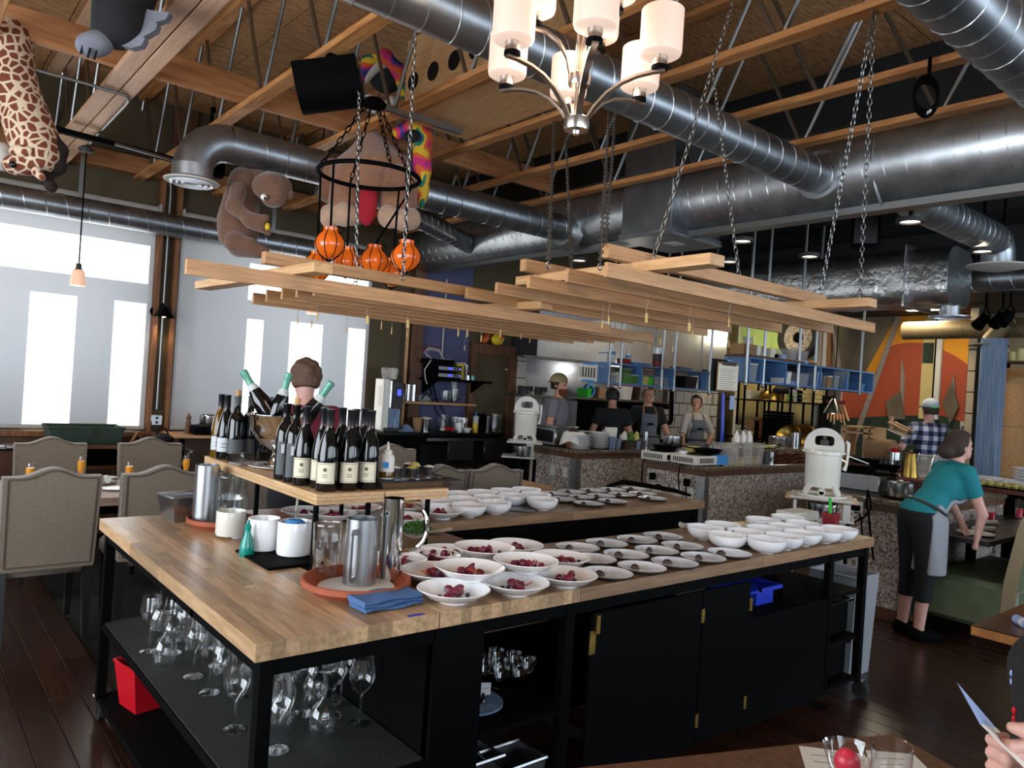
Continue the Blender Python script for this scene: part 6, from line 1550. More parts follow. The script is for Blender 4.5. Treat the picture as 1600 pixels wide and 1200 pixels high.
for r_ in range(8):
    for k in range(n): obj('tile', tm_, 'tile_white', tw0, loc=(a+(b-a)*(k+.5+(.5 if r_ % 2 else 0)*(k < n-1))/n, KY-.018, .62+r_*.205), ang=0)
one('black_pipe', MB().path([(kx(1051, 7.9), 7.9, 1.76), (kx(1053, 7.9), 7.9, 1.25), (kx(1051, 7.9), 7.9, 1.2), (kx(1038, 7.9), 7.9, 1.2)], .028, n=8), 'black', 'black pipe down the white tiled kitchen wall', 'pipe')
# hanging blue shelf units
def hang_shelf(lab, y, xs, z0, z1, rods, backs=()):
    t = thing('hanging_shelf', lab, 'shelf'); x0, x1 = xs[0], xs[-1]; d = .16
    for z in (z0, z1): obj('board', MB().bb((x0, y-d, z-.009), (x1, y+d, z+.009)), 'blue_steel', t, ang=0)
    for x in xs: obj('divider', MB().bb((x-.009, y-d, z0), (x+.009, y+d, z1)), 'blue_steel', t, ang=0)
    for x in rods:
        obj('hanger_rod', MB().tube((x, y-d+.01, z0-.03), (x, y-d+.01, KZ+.01), .017, n=8), 'tube_steel', t); obj('rod_foot', MB().ball((x, y-d+.01, z0-.035), .024, 8, 5), 'steel', t)
    for a, b in backs: obj('back_panel', MB().bb((a, y+d-.01, z0), (b, y+d, z1)), 'black_matte', t, ang=0)
    return t
Y1, Y2 = 6.2, 4.7
s1 = lambda px: PY(px, 580, Y1).x
s2 = lambda px: PY(px, 590, Y2).x
Z1a, Z1b = PY(1020, 575, Y1).z+.0, PY(1020, 604, Y1).z
hang_shelf('blue hanging shelf above the plate counter', Y1, [s1(935), s1(988), s1(1038), s1(1090), s1(1113)], Z1b, Z1a, [s1(p) for p in (937, 955, 1020, 1039, 1095)])
Z2a, Z2b = PY(1250, 571, Y2).z, PY(1250, 604, Y2).z
s2o = hang_shelf('blue hanging shelf above the burner counter', Y2, [s2(1150), s2(1172), s2(1208), s2(1263), s2(1305), s2(1346)], Z2b, Z2a, [s2(p) for p in (1146, 1173, 1228, 1254, 1326)], [(s2(1175), s2(1205)), (s2(1228), s2(1262)), (s2(1265), s2(1345))])
obj('wood_board', MB().bb((s2(1150), Y2-.17, Z2a+.012), (s2(1254), Y2+.16, Z2a+.034)), 'wood_dark', s2o, ang=0)
def tubc(px, y, z, w, d, h, m, lab, lidm=None, nm='food_tub', cat='tub', fn=None):
    x = PY(px, 590, y).x; t = thing(nm, lab, cat, (x, y-.03, z), R.uniform(-.15, .15))
    v = [(sx*w/2*k, sy*d/2*k, zz) for zz, k in ((0, .86), (h, 1)) for sx, sy in ((-1, -1), (1, -1), (1, 1), (-1, 1))]
    obj('tub_body', MB().add(v, [(3, 2, 1, 0), (4, 5, 6, 7), (0, 1, 5, 4), (1, 2, 6, 5), (2, 3, 7, 6), (3, 0, 4, 7)]), m, t, ang=0)
    if lidm: obj('lid', MB().box((0, 0, h+.006), (w*1.05, d*1.05, .012), bev=.003), lidm, t)
    return t
def sbot(px, y, z, h, r, m, lab, capm='white_matte', tape=None):
    x = PY(px, 590, y).x; t = thing('squeeze_bottle', lab, 'bottle', (x, y-.03, z))
    obj('bottle_body', MB().lathe([(0, 0), (r, 0), (r, h*.62), (r*.6, h*.7), (0, h*.7)], 16), m, t); obj('nozzle', MB().lathe([(r*.65, h*.69), (r*.6, h*.76), (r*.12, h), (0, h)], 12), capm, t)
    if tape: obj('tape', MB().lathe([(r*1.02, h*.35), (r*1.02, h*.5)], 14), tape, t)
za = Z1a+.0125; zb = Z1b+.0125
tubc(942, Y1, za, .12, .14, .10, 'plastic_white', 'white tub with blue lid on top of the plate counter shelf', 'blue_tape')
sbot(952, Y1, za, .27, .036, 'plastic_white', 'tall white squeeze bottle on top of the plate counter shelf', tape='blue_tape'); sbot(977, Y1, za, .22, .036, 'plastic_white', 'white squeeze bottle beside the wrapped packs on the hanging shelf', tape='blue_tape')
tubc(970, Y1-.04, za, .12, .12, .06, 'red_dull', 'small red and white box on the hanging shelf'); tubc(984, Y1, za, .18, .14, .06, 'plastic_white', 'flat white pack on the hanging shelf'); tubc(995, Y1-.1, za, .3, .1, .025, 'blue_steel', 'flat blue tray at the hanging shelf edge')
for k in range(3): cyl('stacked_cup', (s1(1027), Y1, za+k*.085), .07, .08, ('red_dull', 'chocolate', 'grey_glaze')[k], ('lowest', 'middle', 'topmost')[k]+' of the stacked cups on the hanging shelf', 'cup', .075)
for k, (px, m) in enumerate(((1062, 'blue_steel'), (1080, 'paper'), (1104, 'blue_steel'))): one('stacked_trays', MB().box((0, 0, .01), (.22, .18, .012)).box((.01, 0, .028), (.22, .18, .012), rz=.1), m, 'flat pile of trays on the hanging shelf, %s from the cups' % ORD[k], 'trays', loc=(s1(px), Y1, za), ang=0)
cyl('blue_bottle', (s1(938), Y1-.06, zb), .045, .17, 'blue_steel', 'blue pump bottle at the left end of the plate counter shelf', 'bottle', capm='white_paint')
for px, w, h, m, lm, lab in ((949, .1, .09, 'lid_clear', 'paper', 'clear tub at the pump bottle end of the shelf bay'), (955, .06, .13, 'paper', None, 'white card box before the shelf post'), (970, .2, .10, 'herb', 'lid_clear', 'lower tub of green herbs in the shelf bay'), (984, .15, .10, 'herb', 'paper_blue', 'tub of green herbs with pale blue lid in the shelf bay'), (999, .14, .1, 'pale_food', 'lid_clear', 'tub of pale green food in the middle shelf bay'), (1007, .09, .1, 'green_plastic', None, 'bright green packet in the middle shelf bay'), (1019, .13, .1, 'lid_clear', 'paper_blue', 'clear tub of ice blue food in the middle shelf bay'), (1031, .14, .09, 'lid_clear', 'paper_blue', 'clear tub at the divider end of the middle shelf bay')): tubc(px, Y1, zb, w, .16, h, m, lab, lm)
tubc(970, Y1+.0, zb+.113, .17, .14, .06, 'herb', 'upper tub of green herbs in the shelf bay', 'lid_clear')
cyl('steel_bain', (s1(1047), Y1, zb), .09, .1, 'steel', 'round steel bowl in the third bay of the plate counter shelf', 'bowl'); tubc(1068, Y1, zb, .3, .2, .15, 'black_matte', 'black box in the third bay of the plate counter shelf'); cyl('paper_roll', (s1(1081), Y1-.05, zb), .05, .17, 'white_matte', 'white paper roll in the third bay of the plate counter shelf', 'roll')
tubc(1100, Y1, zb, .2, .16, .04, 'cardboard', 'small cardboard box in the end bay of the plate counter shelf', 'paper'); cyl('spice_jar', (s1(1098), Y1, zb+.055), .05, .1, 'chocolate', 'dark jar on the cardboard box of the end bay', 'jar')
za = Z2a+.035; zb = Z2b+.0125
tubc(1153, Y2, za, .22, .2, .11, 'cardboard', 'kraft cardboard box at the clipboard end of the burner shelf'); tubc(1172, Y2, za, .14, .18, .11, 'paper', 'white paper box beside the kraft box'); tubc(1190, Y2, za, .13, .18, .1, 'paper', 'second white paper box on the burner shelf')
tubc(1204, Y2, za, .09, .12, .05, 'black', 'small black box on the burner shelf'); tubc(1213, Y2-.05, za, .1, .1, .05, 'paper_blue', 'small pale blue box on the burner shelf'); tubc(1222, Y2, za, .14, .2, .13, 'plastic_clear', 'clear plastic bin of cardboard on the burner shelf'); tubc(1240, Y2, za, .14, .2, .13, 'plastic_clear', 'second clear plastic bin on the burner shelf')
tubc(1245, Y2-.1, za-.02, .2, .08, .03, 'paper_blue', 'flat pale blue tray at the end of the wooden board'); cyl('cloche', (s2(1165), Y2, za+.115), .055, .09, 'plastic_clear', 'clear dome jar on the paper box', 'jar')
for px, w, h, m, lm, lab in ((1164, .12, .17, 'lid_clear', 'paper', 'tall clear tub at the clipboard end of the burner shelf bay'), (1213, .1, .06, 'white_matte', None, 'small white cloth tub under the burner shelf board'), (1220, .08, .13, 'paper', 'paper_blue', 'white cup with blue label in the second bay'), (1228, .2, .04, 'paper_blue', None, 'flat blue tray in the second bay'), (1242, .22, .13, 'lid_clear', 'lid_clear', 'wide clear tub in the second bay'), (1268, .1, .17, 'paper_blue', 'lid_clear', 'stack of blue labelled tubs in the third bay'), (1281, .22, .12, 'lid_clear', 'lid_clear', 'wide clear tub at the back of the third bay'), (1284, .09, .13, 'cardboard', 'paper', 'brown tub with white label in the third bay'), (1295, .1, .14, 'lid_clear', 'paper_blue', 'clear tub with pale blue lid in the third bay'), (1311, .12, .22, 'lid_clear', 'lid_clear', 'tall clear container in the fourth bay'), (1334, .22, .08, 'blue_steel', 'blue_tape', 'blue folded cloths in the end bay')): tubc(px, Y2-.03*(w < .15), zb, w, .16, h, m, lab, lm)
# sign at the shelf end and the clipboard
t = thing('pattern_sign', 'white framed sign with a black and white link pattern at the shelf end', 'sign'); a, b = PY(905, 567, Y1-.2), PY(932, 596, Y1-.2)
obj('frame_sheet', MB().bb((a.x, Y1-.205, b.z), (b.x, Y1-.197, a.z)), 'paper', t, ang=0); obj('black_field', MB().bb((a.x+.02, Y1-.209, b.z+.04), (b.x-.02, Y1-.206, a.z-.04)), 'black', t, ang=0)
for i in range(6):
    for j in range(3):
        T = Matrix.Translation((a.x+.035+(b.x-a.x-.07)*i/5, Y1-.211, b.z+.06+(a.z-b.z-.12)*j/2)) @ Matrix.Diagonal((.009, 1, .022, 1))
        obj('link_mark', MB().path([T @ Vector((math.cos(q), 0, math.sin(q))) for q in [k*PI/4 for k in range(8)]], .004, n=4, closed=True), 'paper', t)
obj('bracket', MB().bar((b.x-.01, Y1-.19, a.z-.05), (s1(938), Y1-.15, a.z-.05), .02, .02), 'blue_steel', t, ang=0)
for z in (a.z, b.z): obj('tape', MB().bb((a.x+.05, Y1-.208, z-.012), (b.x-.05, Y1-.204, z+.012)), 'blue_tape', t, ang=0)
t = thing('clipboard', 'brown clipboard with a printed list hanging at the shelf end', 'clipboard'); yk = Y2-.22; a, b = PY(1122, 565, yk), PY(1152, 613, yk)
obj('board', MB().bb((a.x, yk, b.z), (b.x, yk+.006, a.z), bev=.002), 'cardboard', t); obj('paper_sheet', MB().bb((a.x+.012, yk-.003, b.z+.012), (b.x-.012, yk-.001, a.z-.02)), 'paper', t, ang=0)
obj('clip', MB().bb((a.x+.06, yk-.012, a.z-.03), (b.x-.06, yk-.002, a.z+.01), bev=.003), 'steel', t); obj('ring', MB().path([((a.x+b.x)/2+.02*math.cos(q), yk-.006, a.z+.025+.02*math.sin(q)) for q in [k*PI/5 for k in range(10)]], .004, n=5, closed=True), 'steel', t)
for k in range(12): obj('text_line', MB().bb((a.x+.035, yk-.0036, a.z-.07-k*.021), (b.x-.04-.03*(k % 3), yk-.003, a.z-.066-k*.021)), 'label_line', t, ang=0)
one('hanging_note', MB().box(PY(1144, 629, yk), (.085, .002, .14)), 'paper_blue', 'pale blue note hanging below the clipboard', 'note', ang=0)
one('dark_panel', MB().bb((PY(1111, 585, yk+.05).x, yk+.04, PY(1115, 611, yk+.05).z), (PY(1134, 585, yk+.05).x, yk+.05, PY(1115, 560, yk+.05).z)), 'black_matte', 'dark board behind the clipboard', 'panel', ang=0)  # plain dark panel behind the clipboard, not for writing on
one('blue_post', MB().tube(PY(1130, 614, 4.75), PY(1128, 690, 4.75), .02, n=8), 'blue_plastic', 'dark blue post under the clipboard', 'post')
# things on the line shelf
lz = ls+.001
for k, px in enumerate((818, 828, 838, 850)): pot(Vector((kx(px, 7.72), 7.72, lz)), .07, .1, 'dark steel pot on the line shelf, %s from the tiled pier' % ORD[k], False, 'steel' if k % 2 else 'charcoal')
for px, w, h, m, lab in ((912, .1, .13, 'green_plastic', 'green strapped box on the line shelf'), (933, .16, .16, 'cardboard', 'small cardboard box on the line shelf'), (972, .24, .2, 'plastic_white', 'white tub with a red rim on the line shelf'), (1012, .1, .2, 'paper', 'white book-like packs on the line shelf'), (990, .06, .2, 'chocolate', 'dark red packs on the line shelf')): tubc(px, 7.75, lz, w, .2, h, m, lab, 'red_plastic' if 'rim' in lab else None)
c = PY(920, 612, 7.7); one('tape_roll', MB().lathe([(.07, -.03), (.10, -.03), (.10, .03), (.07, .03)], 26, Matrix.Translation((c.x, 7.7, lz+.1)) @ Matrix.Rotation(PI/2, 4, 'X'), close=True), 'blue_tape', 'big roll of blue tape on the line shelf', 'tape')
# on the plate counter
PZ1 = 1.001
def p1at(px, py): c = PZ(px, py, 1.0); return Vector((min(max(c.x, 5.9), 10.4), min(max(c.y, 5.92), 6.5), PZ1))
t = thing('toaster_oven', 'grey countertop oven with black window at the counter end', 'oven', (5.98, 6.36, PZ1), 0); obj('case', MB().box((0, 0, .11), (.32, .36, .2), bev=.01), 'steel_brush', t); obj('window', MB().box((-.162, 0, .11), (.006, .28, .13)), 'black_gloss', t, ang=0); obj('top_tray', MB().box((0, 0, .22), (.36, .4, .02), bev=.004), 'steel', t)
obj('handle', MB().tube((-.18, -.13, .18), (-.18, .13, .18), .008, n=8), 'steel', t)
c = PZ(878, 688, 1.0); t = thing('bread_basket', 'round wooden bowl lined with white cloth at the counter end', 'basket', (5.92, 5.99, PZ1)); obj('bowl_body', MB().lathe([(0, 0), (.07, 0), (.105, .06), (.11, .13), (.10, .13), (.09, .06), (0, .02)], 26), 'wood_trim', t)
obj('cloth', MB().surf(lambda u, v: ((.03+.125*v)*math.cos(2*PI*u)*(1+.1*math.sin(5*2*PI*u)), (.03+.125*v)*math.sin(2*PI*u)*(1+.1*math.sin(5*2*PI*u)), .12+.07*math.sin(PI*v*1.1)-.12*max(0, v-.8)*3*(.6+.4*math.sin(3*2*PI*u))), 36, 8), 'white_matte', t); obj('bread', MB().ball((0, 0, .17), (.08, .07, .05), 14, 8), 'chocolate', t)
pm = MB().lathe([(0, 0), (.07, 0), (.115, .012), (.118, .015), (.07, .005), (0, .005)], 28).mesh('plate'); pm2 = MB().lathe([(0, 0), (.06, 0), (.12, .03), (.125, .034), (.06, .008), (0, .008)], 28).mesh('plate')
for nm_, px, py, me, n, dz in (('narrow stack of white plates by the bread basket', 906, 694, pm, 14, .0115), ('wide stack of white dishes on the plate counter', 935, 694, pm2, 7, .026), ('rear stack of white plates on the plate counter', 915, 684, pm, 15, .0115)):
    c = p1at(px, py); c.y = 5.9 if px == 906 else 5.93 if px == 935 else 6.22; c.x = PY(px, py, c.y).x
    for k in range(n): tag(obj('plate', me, 'white', None, loc=(c.x+R.uniform(-.003, .003), c.y, PZ1+k*dz)), '%s, %s from the bottom' % (nm_, (ORD+['thirteenth', 'fourteenth', 'fifteenth'])[k]), 'plate', nm_)
for k, (px, w, h, m, lab) in enumerate(((955, .1, .14, 'blue_wash', 'blue steel tin with white cards on the plate counter'), (965, .07, .11, 'blue_wash', 'small blue tin beside the card tin'), (977, .08, .08, 'chocolate', 'dark little pot before the vegetables'), (986, .16, .1, 'steel', 'steel pan of vegetables on the plate counter'), (996, .07, .09, 'blue_wash', 'small blue tin after the vegetables'), (1003, .07, .1, 'steel_brush', 'small steel tin at the end of the row'))): tubc(px, 5.98, PZ1, w, .12, h, m, lab)
tubc(957, 6.06, PZ1+.0, .16, .05, .24, 'paper', 'upright white menu cards in the blue tin'); cyl('steel_tube', (PY(1009, 690, 5.95).x, 5.95, PZ1), .03, .2, 'steel', 'tall steel cylinder beside the burner counter', 'cylinder')
for px, m, lab in ((975, 'white_matte', 'pale onions in the steel pan'), (985, 'herb', 'green vegetables in the steel pan'), (994, 'pale_food', 'yellow pepper in the steel pan')): one('vegetable', MB().ball((0, 0, .12), (.05, .05, .05), 12, 8).ball((.03, .01, .15), (.03, .03, .05), 10, 6), m, lab, 'vegetable', loc=(PY(px, 680, 5.99).x, 6.0, PZ1))
for px in (945, 951): sbot(px, 6.3, PZ1, .2, .03, 'plastic_white', 'white squeeze bottle behind the plates, %s' % ('nearer the dishes' if px < 948 else 'nearer the cards'))
rr = random.Random(4)
for k in range(16):
    px = 1124+(k % 8)*11.5; y = 5.9 if k < 8 else 6.1; c = PY(px+(4 if k >= 8 else 0), 690, y); t = thing('small_plate', 'little dark plate of pale food, %s plate of the %s row on the pass' % (ORD[k % 8], 'front' if k < 8 else 'rear'), 'plate', (c.x, y, PZ1), 0, 'little plates on the kitchen pass'); obj('plate_body', MB().lathe([(0, 0), (.07, 0), (.10, .012), (.07, .005), (0, .005)], 20), 'charcoal', t); obj('food', MB().ball((0, 0, .014), (.065, .065, .012), 10, 5), 'pale_food' if k % 3 else 'white_matte', t)
cyl('green_container', (PY(1166, 680, 6.2).x, 6.2, PZ1), .09, .22, 'plastic_clear', 'clear container of bright green liquid on the pass', 'container'); cyl('green_liquid', (PY(1166, 680, 6.2).x, 6.2, PZ1+.005), .083, .09, 'green_plastic', 'bright green liquid in the clear container', 'liquid')
pot(Vector((PY(1218, 690, 6.15).x, 6.15, PZ1)), .16, .14, 'wide steel pot at the far end of the pass', True); cyl('steel_bain', (PY(1243, 690, 5.95).x, 5.95, PZ1), .085, .22, 'steel', 'tall steel container at the far end of the pass', 'container'); sbot(1174, 5.9, PZ1, .25, .045, 'plastic_white', 'large white squeeze bottle on the pass')
# on the burner counter
def burner(px, lab, w, rz=0, y=4.42):
    c = PY(px, 712, y); t = thing('portable_burner', lab, 'burner', (c.x, y, 1.001), rz); obj('case', MB().box((0, 0, .055), (w, .3, .085), bev=.006), 'cream_enamel', t)
    for k in range(10): obj('vent_slot', MB().box((-w/2-.001, -.11+k*.024, .055), (.004, .01, .045)), 'black', t, ang=0)
    for k in range(10): obj('vent_slot', MB().box((-w*.36+k*w*.045, -.151, .055), (.01, .004, .045)), 'black', t, ang=0)
    for sx in (-1, 1): obj('foot', MB().box((sx*w*.4, -.12, .006), (.03, .03, .012)), 'black', t, ang=0)
    obj('grate', MB().lathe([(.07, .1), (.12, .102), (.12, .108), (.07, .106)], 20, close=True), 'black', t)
    if 'blue' in lab: obj('tape', MB().box((w*.34, -.01, .06), (w*.34, .305, .092)), 'blue_tape', t, ang=0)
burner(1035, 'first portable burner at the corner of the counter', .3, y=4.78); burner(1092, 'second portable burner with blue tape at the counter edge', .5, y=4.46)
def pan(px, py, y, z, r, lab, a): c = PY(px, py, y); t = thing('frying_pan', lab, 'pan', (c.x, y, z), a); obj('pan_body', MB().lathe([(0, 0), (r*.75, 0), (r, .045), (r*.97, .045), (r*.73, .006), (0, .006)], 28), 'black', t); obj('handle', MB().bar((r*.95, 0, .04), (r+.18, 0, .07), .025, .012, bev=.004), 'black', t)
pan(1040, 695, 4.78, 1.11, .13, 'black frying pan on the first burner', .4); pan(1106, 705, 4.46, 1.11, .14, 'black frying pan on the second burner', 2.4)
pot(Vector((PY(1051, 690, 4.95).x, 4.95, 1.12)), .1, .12, 'shiny steel pot above the first burner', False); pot(Vector((PY(1117, 690, 4.7).x, 4.72, 1.001)), .1, .16, 'steel pot behind the second burner', False); tubc(1085, 4.68, 1.001, .1, .1, .16, 'pale_food', 'pale yellow block behind the second burner', nm='food_block', cat='food'); cyl('cloth_ball', (PY(1068, 705, 4.6).x, 4.6, 1.001), .05, .12, 'grey_glaze', 'grey cloth bundle between the burners', 'cloth')
for k, (px, w, h, lab) in enumerate(((1138, .2, .2, 'clear glass block box behind the blue tape'), (1162, .16, .2, 'clear food container at the middle of the burner counter'), (1181, .16, .2, 'second clear food container with pale food'))): tubc(px, 4.5, 1.001, w, .16, h, 'plastic_clear', lab, 'lid_clear', nm='food_container', cat='container')
for k, px in enumerate((1153, 1163, 1172)): sbot(px, 4.62, 1.2, .13, .036, 'plastic_white', 'white squeeze bottle above the food containers, %s from the burners' % ORD[k])
for k in range(9): one('terracotta_dish', MB().lathe([(0, 0), (.07, 0), (.11, .035), (.1, .035), (.065, .008), (0, .008)], 22), 'wood_red', 'dark red dish in the stacks on the burner counter, %s pile, %s layer' % (ORD[k % 3], ORD[k//3]), 'dish', 'dark red dishes on the burner counter', (PY(1216+(k % 3)*17, 725, 4.4).x, 4.42+.02*(k//3), 1.001+.036*(k//3)))
for k, px in enumerate((1196, 1203)): cyl('tool_tin', (PY(px, 725, 4.42).x, 4.42, 1.001), .045, .12, 'steel' if k else 'charcoal', 'small tin of tools by the dark red dishes, %s' % ('steel' if k else 'charcoal'), 'tin')
one('steel_tongs', MB().bar(PY(1203, 720, 4.38), PY(1216, 704, 4.38), .02, .006), 'steel', 'steel tongs leaning on the dark red dishes', 'tongs', ang=0)
# on the near right counter
Q = .936
t = thing('griddle', 'silver sided griddle on the counter by the lettered press', 'griddle', (6.55, 3.0, Q)); obj('case', MB().box((0, 0, .09), (.36, .34, .14), bev=.008), 'steel_brush', t); obj('top_plate', MB().box((0, 0, .165), (.36, .34, .012)), 'black', t, ang=0); obj('mat_sheet', MB().box((-.02, 0, .008), (.44, .4, .016)), 'charcoal', t, ang=0)
for k, (dx, dy, lab) in enumerate(((-.05, .05, 'black pan on the griddle nearest the press'), (.1, -.08, 'black pan on the griddle behind the first'), (.12, .1, 'black pan at the back of the griddle'))):
    t = thing('frying_pan', lab, 'pan', (6.55+dx, 3.0+dy, Q+.172+k*.03), 1.2+k); obj('pan_body', MB().lathe([(0, 0), (.1, 0), (.13, .04), (.125, .04), (.098, .006), (0, .006)], 26), 'black', t); obj('handle', MB().bar((.12, 0, .035), (.3, 0, .09), .022, .01, bev=.003), 'steel', t)
pot(Vector((6.38, 2.66, Q+.012)), .105, .12, 'steel pot on a black trivet at the counter edge', False); one('trivet', MB().lathe([(0, 0), (.13, 0), (.13, .01), (0, .01)], 28), 'black', 'round black trivet under the steel pot', 'trivet', loc=(6.38, 2.66, Q))
t = thing('wooden_riser', 'brown wooden riser box on the right counter', 'riser'); obj('board', MB().bb((6.55, 2.46, Q+.14), (7.4, 2.78, Q+.165), bev=.003), 'wood_red', t); obj('box_body', MB().bb((6.6, 2.48, Q), (7.38, 2.74, Q+.14)), 'wood_dark', t, ang=0)
RZ2 = Q+.166
t = thing('brass_pitcher', 'tapered brass pitcher on the right counter', 'pitcher', (6.62, 2.7, RZ2)); obj('body', MB().lathe([(0, 0), (.066, 0), (.066, .01), (.042, .19), (.044, .2), (.04, .2), (.06, .01), (0, .01)], 26), 'brass', t); obj('finial', MB().ball((0, 0, .215), .014, 10, 6), 'brass', t); obj('handle', MB().path([(.04, 0, .17), (.1, 0, .15), (.1, 0, .06), (.062, 0, .04)], .008, n=6), 'brass', t)
for k, (x, y, lab) in enumerate(((6.78, 2.6, 'clear lidded container behind the teal shirted person'), (6.98, 2.58, 'second clear lidded container behind the teal shirted person'))): t = thing('clear_container', lab, 'container', (x, y, RZ2)); obj('container_body', MB().box((0, 0, .09), (.17, .16, .18), bev=.012), 'plastic_clear', t); obj('lid', MB().box((0, 0, .185), (.18, .17, .012), bev=.004), 'lid_clear', t)
for k, (x, y) in enumerate(((6.68, 2.56), (6.74, 2.70))): t = thing('glass_cruet', 'small glass cruet beside the brass pitcher, %s' % ('front' if k == 0 else 'rear'), 'bottle', (x, y, RZ2)); obj('bottle_body', MB().lathe([(0, 0), (.024, 0), (.026, .06), (.01, .1), (.009, .14), (0, .14)], 16), 'plastic_clear', t); obj('spout', MB().tube((0, 0, .13), (.02, -.01, .2), .005, n=6), 'steel', t)
for k in range(10):
    x, y = 6.95+.22*(k % 5), 3.02+.16*(k//5); t = thing('small_plate', 'dark tasting plate behind the griddle, %s in the %s row' % (ORD[k % 5], 'front' if k < 5 else 'rear'), 'plate', (x, y, Q), 0, 'dark tasting plates behind the griddle'); obj('plate_body', MB().lathe([(0, 0), (.06, 0), (.09, .012), (.06, .005), (0, .005)], 18), 'black', t); obj('food', MB().ball((0, 0, .014), (.05, .05, .015), 10, 5), 'pale_food' if k % 2 else 'white_matte', t)
c = Vector((7.6, 3.2, Q)); t = thing('tomato_plate', 'red and white food heap behind the dark tasting plates', 'food', c); obj('heap', MB().ball((0, 0, .04), (.09, .07, .05), 12, 8), 'white_matte', t); obj('heap', MB().ball((.11, -.02, .04), (.08, .07, .05), 12, 8), 'red_plastic', t)
# low bar table at the counter end, banquettes, copper table
t = thing('bar_ledge', 'low dark table set with plates at the counter end', 'table'); obj('top', MB().bb((6.12, 1.93, .715), (8.1, 2.43, .75), bev=.004), 'ebony', t)
for x, y in ((6.2, 2.3), (7.9, 2.3), (6.9, 2.3)): obj('leg', MB().bb((x-.03, y-.03, 0), (x+.03, y+.03, .715)), 'black', t, ang=0)
def gx(px, py, z): return PZ(px, py, z)
c = PZ(1520, 836, .75); one('white_plate', MB().lathe([(0, 0), (.08, 0), (.13, .012), (.131, .016), (.08, .005), (0, .005)], 30), 'white', 'white plate on the low dark table', 'plate', loc=(c.x+.05, c.y+.0, .751))
for k, (px, py) in enumerate(((1540, 822), (1535, 832))): c = PZ(px, py, .75); one('rolled_napkin', MB().tube((-.1, 0, .022), (.1, .02, .022), .022, n=12), 'white_matte', 'white rolled napkin on the low dark table, %s' % ('rear' if k == 0 else 'front'), 'napkin', loc=(c.x+.05, c.y, .751), rz=-.5)
for k, (px, py, h, lab) in enumerate(((1548, 815, .16, 'clear tumbler with a red drink on the low dark table'), (1592, 810, .17, 'stemmed glass of red drink on the low dark table'))):
    c = PZ(px, py, .75); t = thing('drink_glass', lab, 'glass', (c.x, c.y, .751)); obj('glass_body', MB().lathe([(0, .004), (.03, .004), (.036, h), (.037, h)], 20), 'glass', t); obj('drink', MB().lathe([(0, .01), (.028, .01), (.032, h*.5), (0, h*.5)], 16), 'sorbet', t)
c = PZ(1515, 806, .75); t = thing('dark_dish', 'dark dish of golden rolls on the low table', 'dish', (c.x, c.y+.1, .751)); obj('dish_body', MB().box((0, 0, .015), (.3, .2, .03), bev=.006), 'charcoal', t)
for k in range(3): obj('roll', MB().ball((-.08+k*.07, .02*(k % 2), .05), (.04, .035, .03), 10, 6), 'wood_trim', t)
def banquette(lab, loc, rz, w=1.1):
    t = thing('banquette', lab, 'seat', loc, rz); n = 12
    obj('seat', MB().box((0, 0, .30), (w, .6, .34), bev=.04), 'green_vinyl', t)
    pr = [(-.27, .1), (-.19, .1), (-.215, .5), (-.28, .88), (-.31, .97), (-.34, .98), (-.355, .93), (-.30, .5)]
    T = Matrix(((0, 0, 1, -w/2), (1, 0, 0, 0), (0, 1, 0, 0), (0, 0, 0, 1)))
    obj('backrest', MB().prism(pr, 0, w, T), 'green_vinyl', t, ang=25)
    for k, x in enumerate((-w/2-.004, w/2+.0)): obj('side_panel', MB().prism([(y*1.01, z*1.005) for y, z in pr], x+w/2, x+w/2+.006, T), 'tan_vinyl', t, 'tan side panel of the backrest', ang=0)
    for sx in (-1, 1): obj('leg', MB().box((sx*w*.4, .2, .06), (.06, .06, .12)), 'black', t, ang=0)
b0 = PZ(1475, 958, .08)
banquette('green upholstered bench seen from its end, nearest the copper table', (6.72, 2.03, 0), 0, 1.25)
t = thing('copper_table', 'copper topped table at the side of the room', 'table'); cz = .75; a = PZ(1516, 976, cz)
obj('table_top', MB().bb((a.x, a.y-1.3, cz-.045), (a.x+.95, a.y, cz), bev=.004), 'copper', t); obj('leg', MB().bb((a.x+.4, a.y-.7, 0), (a.x+.5, a.y-.6, cz-.045)), 'black', t, ang=0); obj('foot', MB().bb((a.x+.15, a.y-.9, 0), (a.x+.75, a.y-.4, .03)), 'black', t, ang=0)
c = PZ(1598, 982, cz); t = thing('blue_napkin', 'pale blue napkin roll on the copper table', 'napkin', (c.x+.02, c.y, cz), .8); obj('roll', MB().tube((-.06, 0, .02), (.06, 0, .02), .02, n=12), 'paper_blue', t); obj('band', MB().tube((-.01, 0, .02), (.01, 0, .02), .021, n=12), 'paper', t)
open_tub('grey_bin', (4.72, 2.28, 0), .3, .3, .62, 'apron_light', 'tall pale bin standing behind the island end', 'bin', tap=.85, rim=.012)
